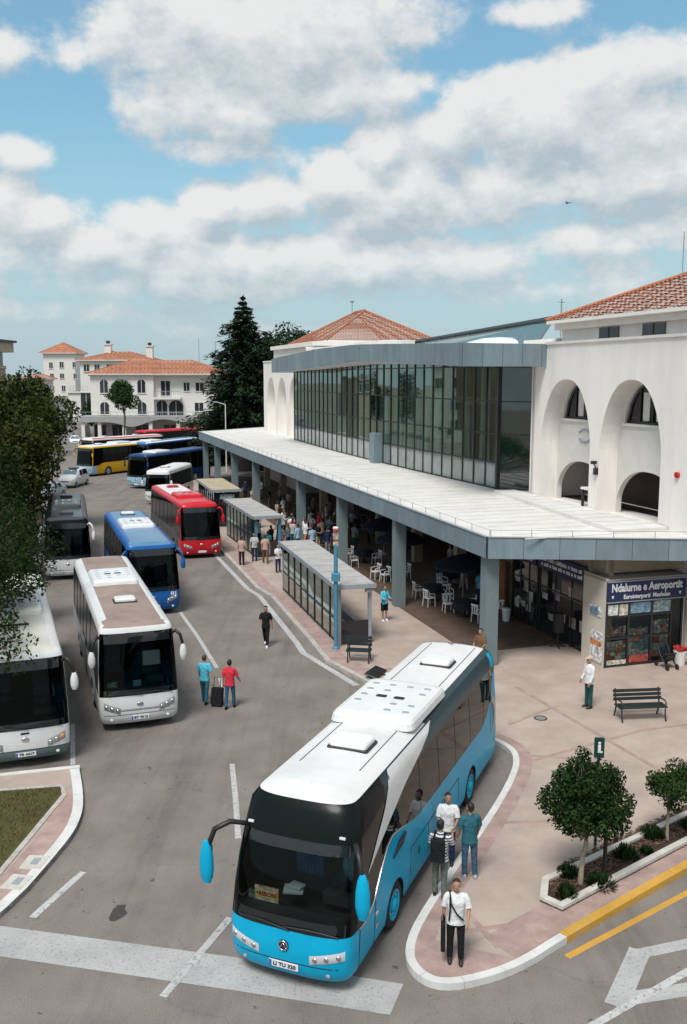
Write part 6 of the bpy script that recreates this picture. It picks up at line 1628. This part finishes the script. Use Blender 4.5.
# ---- waiting crowd under the canopy: eight builds, copied with other clothes
protos = []
specs = [dict(pose=dict(la=(3, 5, 10), ra=(3, 5, 10))), dict(pose=dict(la=(12, 8, 65, 20), ra=(5, 7, 12))), dict(pose=dict(la=(-6, 6, 8), ra=(10, 6, 20), ll=(12, 4), rl=(-12, 10))), dict(female=True, hairstyle='long', pose=dict(la=(10, 5, 75, 20), ra=(10, 5, 75, 20)), height=1.64),
         dict(sleeve='long', pose=dict(la=(4, 5, 15), ra=(25, 6, 100, 10))), dict(female=True, hairstyle='long', hair='hairb', skin='skin2', height=1.62)]
crowd = [(-5.0, 22.9, 'pinkish', 'black'), (-4.0, 23.9, 'palegrey', 'navy'), (-3.5, 23.1, 'pinkish', 'brown'), (-3.4, 20.2, 'white', 'navy'), (-2.6, 29.2, 'white', 'black'), (-2.2, 27.2, 'black', 'black'), (-1.3, 28.8, 'navy', 'jeans'), (-1.0, 27.4, 'grey', 'navy'), (0.0, 30.5, 'white', 'jeans'), (-0.6, 26.4, 'lightblue', 'navy'),
         (-0.1, 32.2, 'palegrey', 'black'), (.6, 29.3, 'white', 'grey'), (.1, 25.4, 'lightblue', 'black'), (1.3, 25.9, 'white', 'brown'), (2.3, 34.2, 'navy', 'navy'), (2.3, 31.5, 'red', 'jeans'), (2.4, 29.3, 'lightblue', 'grey'), (3.9, 35.2, 'white', 'beige'), (4.1, 33.4, 'palegrey', 'jeans'), (4.0, 30.9, 'teal', 'black'),
         (2.2, 37.8, 'black', 'navy'), (1.8, 40.2, 'white', 'darkgreen'), (.9, 38.7, 'beige', 'black'), (3.4, 44.9, 'palegrey', 'navy' if False else 'brown'), (3.5, 41.8, 'white', 'deepteal'), (4.1, 39.6, 'grey', 'black'), (3.4, 48.1, 'lightblue', 'jeans'), (2.1, 46.6, 'black', 'grey'), (2.9, 53.3, 'white', 'greygreen'), (1.2, 52.4, 'navy', 'black'),
         (6.7, 38.0, 'lightblue', 'brown'), (6.3, 33.6, 'black', 'jeans'), (6.1, 30.0, 'palegrey', 'grey'), (-.1, 55.1, 'grey', 'jeans'), (6.1, 26.4, 'white', 'teal'), (-1.0, 36.4, 'palegrey', 'beige'), (.7, 47.0, 'beige', 'navy'), (.3, 27.9, 'white', 'orange'), (1.6, 28.3, 'pinkish', 'navy'), (6.4, 24.6, 'cyan', 'black'), (4.4, 9.6, 'cyan', 'navy'), (4.9, 12.6, 'lightblue', 'beige'), (6.2, 17.4, 'white', 'sand'),
         (-1.7, 26.2, 'palegrey', 'darkgreen'), (-.2, 29.3, 'red', 'black'), (.9, 31.2, 'black', 'brown'), (1.4, 30.2, 'white', 'greygreen'), (1.9, 27.0, 'navy', 'beige'), (2.9, 32.6, 'beige', 'grey'), (3.2, 28.2, 'white', 'darkgreen'), (3.3, 30.0, 'grey', 'jeans'), (4.6, 27.4, 'brown', 'black'), (4.9, 32.0, 'lightblue', 'black'),
         (5.3, 35.8, 'white', 'red'), (-.9, 30.6, 'beige', 'jeans'), (-2.9, 25.0, 'teal', 'grey'), (.2, 33.6, 'white', 'cyan'), (3.0, 36.6, 'teal', 'jeans'), (5.2, 39.0, 'pinkish', 'grey'),
         (.9, 26.9, 'black', 'beige'), (-.5, 28.2, 'palegrey', 'teal'), (1.0, 28.6, 'navy', 'brown'), (.3, 31.4, 'grey', 'brown'), (2.0, 32.6, 'white', 'pinkish'), (1.7, 33.6, 'black', 'darkgreen'), (2.9, 27.3, 'palegrey', 'deepteal'), (3.6, 31.7, 'brown', 'jeans'), (.9, 24.6, 'navy', 'grey'), (3.0, 25.6, 'grey', 'darkgreen'), (4.4, 29.2, 'black', 'teal'), (5.0, 34.2, 'navy', 'darkgreen')]
places = lambda a, b_: ('beside the shelter next to the red coach' if a < 24.5 and b_ < -2 else 'in the waiting crowd under the canopy' if a < 36 and a > 22 else 'deep among the café tables' if a <= 22 else 'far back under the canopy')
nice = dict(palegrey='pale grey', lightblue='light blue', darkgreen='dark green', deepteal='dark teal', greygreen='grey green', pinkish='dusty pink', cyan='cyan', sand='sand coloured')
r = random.Random(31)
for i, (bb, aa, s1, s2) in enumerate(crowd):
    lab = f"person in {nice.get(s1, s1)} top and {nice.get(s2, s2)} trousers {places(aa, bb)}"
    p = T(bb, aa, KZ); yaw = r.uniform(0, 6.28) if aa > 24 else TR+math.pi*(1 if i % 2 else 0)+r.uniform(-.6, .6)
    j = i if i < len(specs) else r.randrange(len(specs))
    if i < len(specs):
        t, _ = make_person(lab, p, yaw, 'c_'+s1, 'c_'+s2, group='people waiting under the canopy', **specs[i]); protos.append(t)
    else:
        dup(protos[j], p, yaw, lab, 'people waiting under the canopy', {'shirt': M['c_'+s1], 'trousers': M['c_'+s2]})
# bird
t = thing('bird', 'tiny dark bird flying high in front of the clouds', 'bird', (46, 200, 46.5), .6)
b = MB(); b.ell([(-.45, .02, .02), (-.3, .1, .1), (.1, .13, .13), (.3, .07, .07), (.45, .02, .02)], 0, 8, Matrix.Rotation(R(90), 4, 'X')); b.build('body', M['ink'], t)
for sx in (1, -1): b = MB(); b.add([(sx*.08, -.2, 0), (sx*.08, .15, 0), (sx*.7, .05, .28), (sx*1.05, -.2, .18), (sx*.6, -.22, .22)], [(0, 1, 2, 3, 4)]); b.build('wing', M['ink'], t)
# ------------------------------------------------------------------ planting
broad_tree('broad olive green tree towering over the white van on the left', (-22.6, 69, .1), [(-1.3, 0, 5.3, 2.7, 3.0, 2.6), (.2, -.5, 8.0, 2.6, 2.6, 2.1), (-1.2, -.3, 9.4, 2.1, 2.1, 1.7), (-2.8, -.6, 7.6, 2.6, 2.6, 2.6), (-3.6, .2, 4.6, 2.6, 2.6, 2.4), (-.6, .5, 10.2, 1.5, 1.5, 1.4)], 21000, .33, 'leaf_big', 3.6, .24, 11, sub=7)
broad_tree('rounded yellowish tree left of the dark roofed coach', (-21.6, 59.5, .1), [(0, 0, 5.2, 2.7, 2.7, 2.4), (-2.0, -.6, 6.6, 2.6, 2.4, 2.2), (1.2, .8, 6.6, 1.9, 1.9, 1.7), (-2.6, -.5, 4.2, 2.2, 2.2, 2.0)], 16000, .3, 'leaf_olive2', 3.4, .2, 13, sub=7)
broad_tree('taller dark tree at the left edge behind the olive trees', (-28.5, 70, .1), [(0, 0, 6.5, 2.6, 2.6, 3.2), (1.2, 0, 9.0, 2.2, 2.2, 2.2), (-1.5, 0, 9.2, 2., 2., 1.8)], 8000, .36, 'leaf_dark', 3.6, .22, 17)
broad_tree('dark shady tree beside the nose of the dark roofed coach', (-20.4, 48.5, .1), [(.4, 0, 4.8, 2.4, 2.6, 2.2), (.6, -.8, 2.8, 1.7, 2.0, 1.7), (-1.0, .5, 7.0, 2.6, 2.4, 1.9), (1.3, 1.5, 6.0, 1.8, 1.8, 1.6)], 15000, .26, 'leaf_dark', 2.6, .18, 19, sub=7)
broad_tree('nearest dark tree hanging over the cream white coach at the left edge', (-14.4, 28.6, .1), [(1.6, -.2, 5.4, 2.0, 2.1, 1.2), (3.1, .8, 5.1, 1.5, 1.6, .95), (3.0, 2.4, 5.0, 1.6, 1.7, 1.0), (2.4, 4.0, 5.6, 1.7, 1.8, 1.3), (3.6, -1.6, 4.9, 1.1, 1.2, .75), (4.3, -2.3, 4.3, .95, 1.0, .6), (5.0, -3.2, 3.75, .75, .85, .6), (0, 1.5, 6.6, 2.2, 2.2, 1.3), (-1.5, 0, 5.0, 2.0, 2.0, 1.5)], 26000, .14, 'leaf_dark', 3.0, .16, 23, sub=8)
broad_tree('leafy dark tree between the cream white coach and the dark coach', (-17.0, 40.2, .1), [(.6, 0, 5.0, 2.0, 2.2, 1.8), (-.8, 0, 6.6, 2.2, 2.2, 1.7), (1.3, 1.0, 4.0, 1.5, 1.8, 1.3), (.4, -1, 3.0, 1.6, 1.6, 1.2)], 15000, .2, 'leaf_dark', 2.2, .15, 29, sub=7)
for i, (x, y, w_, h_) in enumerate(((-19.6, 53.6, 1.3, 1.4), (-22.2, 63.2, 1.6, 1.5), (-25.2, 73, 1.8, 1.7), (-17.0, 44.6, 1.2, 1.3))):
    rr = random.Random(50+i); t = thing('bush', ('low dark bush beside the dark coach', 'bush at the foot of the yellowish tree', 'bush at the foot of the broad olive tree', 'bush under the leafy dark tree')[i], 'bush', (x, y, .1))
    b = MB(); leaves(b, [(0, 0, h_*.45, w_, w_, h_*.55), (.4, .6, h_*.4, w_*.8, w_*.8, h_*.5)], 1600, .24, rr, .3); b.build('foliage', M['leaf_dark'], t)
fir_tree('tall dark fir tree beyond the canopy', (-13.2, 126, 0), 21.8, 8.0, 5, density=2.6, tiers=34)
broad_tree('shorter bushy dark conifer right of the tall fir', (-8.4, 127, 0), [(0, 0, 8, 5, 4, 4.4), (.4, 0, 13, 4.4, 3.4, 3.4), (1.6, 0, 16.4, 2.8, 2.2, 1.6), (-2.6, 0, 14.2, 2.8, 2.2, 3.0)], 19000, .42, 'needle', 4, .25, 6, sub=9, name='conifer_tree')
fir_tree('dark conifer standing close behind the tall fir', (-10.8, 133, 0), 17.5, 6.2, 8, tiers=24, density=2.4)
broad_tree('round green street tree in front of the balcony house', (-36.0, 155, 0), [(0, 0, 8.0, 2.6, 2.2, 2.2), (.3, 0, 9.8, 1.7, 1.6, 1.5)], 5000, .36, 'leaf_mid', 5.6, .17, 41)
broad_tree('dark bush tree beside the annex at the street', (-46.5, 172, 0), [(0, 0, 5.5, 1.4, 1.4, 2.8)], 1500, .4, 'leaf_dark', 2.5, .15, 43)
for i, (x, y, z) in enumerate(((-80, 150, 0), (-66, 152, 0))):
    broad_tree(('dark tree far left of the annex', 'green tree beside the mirrored apartment block')[i], (x, y, z), [(0, 0, 6, 3.5, 3.5, 3.5), (1, 0, 9, 2.5, 2.5, 2.5)], 2500, .55, 'leaf_dark', 3, .25, 60+i)
# plaza trees in the planter
broad_tree('bushy round plaza tree on a pale trunk nearest the yellow kerb', (5.30, 19.62, .17), [(.05, 0, 1.95, .88, .82, .62), (-.38, .05, 1.75, .6, .6, .5), (.45, .05, 1.72, .62, .58, .5), (.0, 0, 2.5, .55, .52, .42), (-.05, 0, 2.88, .24, .24, .26), (.5, .1, 2.3, .4, .4, .35)], 17000, .088, 'leaf_small', 1.15, .065, 71, 'bark_pale', sub=8)
broad_tree('smaller light green plaza tree farther along the planting bed', (7.92, 21.6, .17), [(0, 0, 1.45, .62, .58, .34), (-.38, 0, 1.62, .34, .34, .24), (.35, .1, 1.6, .45, .45, .3), (.05, 0, 1.0, .3, .3, .2)], 5200, .08, 'leaf_mid', .85, .045, 73, 'bark_pale', sub=6)
broad_tree('plaza tree cut by the right picture edge', (9.55, 22.6, .17), [(0, 0, 1.9, .62, .62, .5), (-.15, 0, 2.4, .45, .45, .35)], 3600, .1, 'leaf_small', 1.2, .055, 77, 'bark_pale', sub=6)
for i, (x, y, rad, h, lab) in enumerate(((4.85, 19.05, .28, .42, 'small green shrub at the pointed end of the planting bed'), (5.1, 19.95, .3, .35, 'low shrub behind the big plaza tree trunk'), (5.75, 19.55, .42, .3, 'spreading low shrub right of the big plaza tree trunk'), (6.65, 20.75, .36, .42, 'grassy green shrub in the middle of the bed'), (7.6, 21.75, .36, .4, 'shrub at the foot of the smaller plaza tree'), (7.2, 20.95, .2, .25, 'tiny shrub near the stone edge of the bed'), (8.7, 22.2, .3, .35, 'shrub nearest the right picture edge'))):
    small_plant(lab, (x, y, .17), rad, h, 80+i, 240)
# ------------------------------------------------------------------ sky, sun, camera
SUN_EL, SUN_AZ = 58., 203.       # azimuth clockwise from +Y
w = bpy.data.worlds.new('World'); S.world = w; w.use_nodes = True
nt = w.node_tree; N = nt.nodes; L = nt.links; bg = N['Background']
sky = N.new('ShaderNodeTexSky'); sky.sky_type = 'NISHITA'; sky.sun_disc = False
sky.sun_elevation = R(SUN_EL); sky.sun_rotation = R(SUN_AZ); sky.air_density = 1.0; sky.dust_density = 1.2; sky.ozone_density = 1.6
tc = N.new('ShaderNodeTexCoord')
sep = N.new('ShaderNodeSeparateXYZ'); L.new(tc.outputs['Generated'], sep.inputs[0])
def math_(op, a, b_=None, c=None, clamp=False):
    n = N.new('ShaderNodeMath'); n.operation = op; n.use_clamp = clamp
    for i, v in enumerate((a, b_, c)):
        if v is None: continue
        if isinstance(v, (int, float)): n.inputs[i].default_value = v
        else: L.new(v, n.inputs[i])
    return n.outputs[0]
az = math_('ARCTAN2', sep.outputs[0], sep.outputs[1]); el = math_('ARCSINE', sep.outputs[2])
TILT = math.atan(136/940.)
def ang(px, py):
    u = (px-343.5)/940; v = -(py-512)/940; c, s_ = math.cos(TILT), math.sin(TILT)
    d = Vector((u, c+v*s_, -s_+v*c)).normalized(); return math.atan2(d.x, d.y), math.asin(d.z)
cloud_blobs = [  # direction of a cloud mass (given as its place in the photograph), extents in degrees, weight; negative = clear sky
    (260, 50, 12, 3.6, 1.0), (200, 100, 6, 3.2, .95), (340, 90, 8, 2.8, .85), (130, 35, 4.5, 2.2, .8), (400, 30, 7, 2.4, .7), (200, 150, 4, 1.2, .75), (75, 60, 1.6, 1.2, .6), (5, 60, 1.6, 1.8, .8),
    (580, 120, 10, 4.2, 1.1), (660, 70, 5, 2.0, 1.0), (470, 130, 4.5, 2.6, .9), (650, 180, 8, 3.2, 1.0), (520, 190, 7, 3.0, 1.0), (520, 15, 5, .9, .6),
    (375, 150, 2.2, 2.0, 1.15), (345, 185, 3.6, 2.2, 1.1), (390, 200, 6, 3.0, 1.1), (270, 200, 3.2, 1.8, 1.05), (210, 205, 2.0, 1.6, 1.1), (160, 230, 4.5, 1.7, 1.0), (90, 245, 5, 1.8, 1.0), (40, 215, 3.4, 1.6, 1.0), (15, 155, 2.0, 1.5, 1.0), (10, 190, 2.6, 1.8, .95),
    (340, 262, 26, 2.0, .95), (600, 240, 9, 1.6, .9), (200, 285, 16, 1.2, .7), (520, 290, 12, 1.1, .62), (90, 310, 9, .9, .55), (300, 330, 10, .8, .5)]
clear_blobs = [(70, 125, 4.0, 2.6, 1.2), (110, 180, 3.2, 1.0, .9), (20, 100, 2.6, 1.4, .9), (25, 20, 3.0, 1.3, .8), (250, 172, 2.6, .8, .9), (310, 135, 2.4, .6, .6), (430, 105, 1.5, .8, .7), (520, 48, 4.0, .8, .9), (640, 15, 4, .9, .9), (430, 65, 2.4, .5, .5), (600, 207, 5, .5, .5), (620, 265, 6, .8, .4)]
def cloud_density(daz, delv, tag_):
    A = math_('ADD', az, daz); E = math_('ADD', el, delv)
    cb = N.new('ShaderNodeCombineXYZ'); L.new(A, cb.inputs[0]); L.new(E, cb.inputs[1])
    mp = N.new('ShaderNodeMapping'); mp.inputs['Scale'].default_value = (11., 15., 1); mp.inputs['Location'].default_value = (3.1, 1.7, .4); L.new(cb.outputs[0], mp.inputs['Vector'])
    n = N.new('ShaderNodeTexNoise'); n.inputs['Scale'].default_value = 1.0; n.inputs['Detail'].default_value = 12; n.inputs['Roughness'].default_value = .56; n.inputs['Distortion'].default_value = .15
    L.new(mp.outputs[0], n.inputs['Vector'])
    n2 = N.new('ShaderNodeTexNoise'); n2.inputs['Scale'].default_value = 4.2; n2.inputs['Detail'].default_value = 9; n2.inputs['Roughness'].default_value = .6; L.new(mp.outputs[0], n2.inputs['Vector'])
    tot = None
    for px, py, rx, ry, wt in cloud_blobs:
        a0, e0 = ang(px, py)
        dx = math_('MULTIPLY', math_('SUBTRACT', A, a0), 1/R(rx)); dy = math_('MULTIPLY', math_('SUBTRACT', E, e0), 1/R(ry))
        q = math_('MULTIPLY_ADD', dx, dx, math_('MULTIPLY', dy, dy))
        g_ = math_('MULTIPLY', math_('EXPONENT', math_('MULTIPLY', q, -1.0)), wt)
        tot = g_ if tot is None else math_('MAXIMUM', tot, g_)
    for px, py, rx, ry, wt in clear_blobs:
        a0, e0 = ang(px, py)
        dx = math_('MULTIPLY', math_('SUBTRACT', A, a0), 1/R(rx)); dy = math_('MULTIPLY', math_('SUBTRACT', E, e0), 1/R(ry))
        q = math_('MULTIPLY_ADD', dx, dx, math_('MULTIPLY', dy, dy))
        tot = math_('SUBTRACT', tot, math_('MULTIPLY', math_('EXPONENT', math_('MULTIPLY', q, -1.0)), wt*.42))
    # elsewhere in the sky broken cloud goes on
    def ramp(v, lo, hi):
        m_ = N.new('ShaderNodeMapRange'); m_.interpolation_type = 'SMOOTHSTEP'; m_.inputs[1].default_value = R(lo); m_.inputs[2].default_value = R(hi); m_.inputs[3].default_value = 1; m_.inputs[4].default_value = 0; L.new(v, m_.inputs[0]); return m_.outputs[0]
    inside = math_('MULTIPLY', ramp(math_('ABSOLUTE', A), 22, 42), ramp(E, 25, 40))
    tot = math_('ADD', math_('MULTIPLY', tot, inside), math_('MULTIPLY', math_('SUBTRACT', 1, inside), .5))
    tot = math_('ADD', tot, math_('MULTIPLY', math_('SUBTRACT', n2.outputs['Fac'], .5), .6))
    return math_('ADD', tot, math_('MULTIPLY', math_('SUBTRACT', n.outputs['Fac'], .5), 1.7))
d0 = cloud_density(0., 0., 'a'); d1 = cloud_density(-.006, .024, 'b')
mask = N.new('ShaderNodeMapRange'); mask.interpolation_type = 'SMOOTHSTEP'; mask.inputs[1].default_value = .14; mask.inputs[2].default_value = .64; L.new(d0, mask.inputs[0])
lit = math_('SUBTRACT', d0, d1)
sh = N.new('ShaderNodeMapRange'); sh.inputs[1].default_value = -.40; sh.inputs[2].default_value = .36; L.new(lit, sh.inputs[0])
cc = N.new('ShaderNodeMix'); cc.data_type = 'RGBA'; cc.inputs[6].default_value = (.45, .535, .595, 1); cc.inputs[7].default_value = (.83, .835, .83, 1); L.new(sh.outputs[0], cc.inputs[0])
skyb = N.new('ShaderNodeMix'); skyb.data_type = 'RGBA'; skyb.blend_type = 'MULTIPLY'; skyb.inputs[0].default_value = 1; L.new(sky.outputs[0], skyb.inputs[6]); skyb.inputs[7].default_value = (.10, .165, .158, 1)
# pale haze towards the horizon
hz = N.new('ShaderNodeMapRange'); hz.inputs[1].default_value = R(.0); hz.inputs[2].default_value = R(17); hz.inputs[3].default_value = .9; hz.inputs[4].default_value = .22; hz.interpolation_type = 'SMOOTHSTEP'; L.new(el, hz.inputs[0])
hm = N.new('ShaderNodeMix'); hm.data_type = 'RGBA'; L.new(hz.outputs[0], hm.inputs[0]); L.new(skyb.outputs[2], hm.inputs[6]); hm.inputs[7].default_value = (.46, .575, .64, 1)
fade = N.new('ShaderNodeMapRange'); fade.inputs[1].default_value = R(1.5); fade.inputs[2].default_value = R(8); fade.inputs[3].default_value = .5; fade.inputs[4].default_value = .97; L.new(el, fade.inputs[0])
mm = math_('MULTIPLY', mask.outputs[0], fade.outputs[0])
fin = N.new('ShaderNodeMix'); fin.data_type = 'RGBA'; L.new(mm, fin.inputs[0]); L.new(hm.outputs[2], fin.inputs[6]); L.new(cc.outputs[2], fin.inputs[7])
L.new(fin.outputs[2], bg.inputs[0]); bg.inputs[1].default_value = 1.0
sl = bpy.data.lights.new('sun', 'SUN'); sl.energy = 3.3; sl.angle = R(20); sl.color = (1, .965, .92)
so = bpy.data.objects.new('sun', sl); COL.objects.link(so)
a_, e_ = R(SUN_AZ), R(SUN_EL)
sd = Vector((math.sin(a_)*math.cos(e_), math.cos(a_)*math.cos(e_), math.sin(e_)))
so.rotation_euler = sd.to_track_quat('Z', 'Y').to_euler()
so.location = sd*60
cam = bpy.data.cameras.new('camera'); co = bpy.data.objects.new('camera', cam); COL.objects.link(co)
co.location = (0, 0, 11.4); co.rotation_euler = (R(90)-TILT, 0, 0)
cam.sensor_fit = 'VERTICAL'; cam.sensor_height = 36; cam.lens = 940/1024*36; cam.clip_end = 4000; cam.clip_start = .1
S.camera = co
S.view_settings.view_transform = 'Standard'; S.view_settings.look = 'None'; S.view_settings.exposure = 0; S.view_settings.gamma = 1
S.cycles.max_bounces = 6; S.cycles.transparent_max_bounces = 8; S.cycles.caustics_reflective = False; S.cycles.caustics_refractive = False
try: S.cycles.use_denoising = True
except Exception: pass
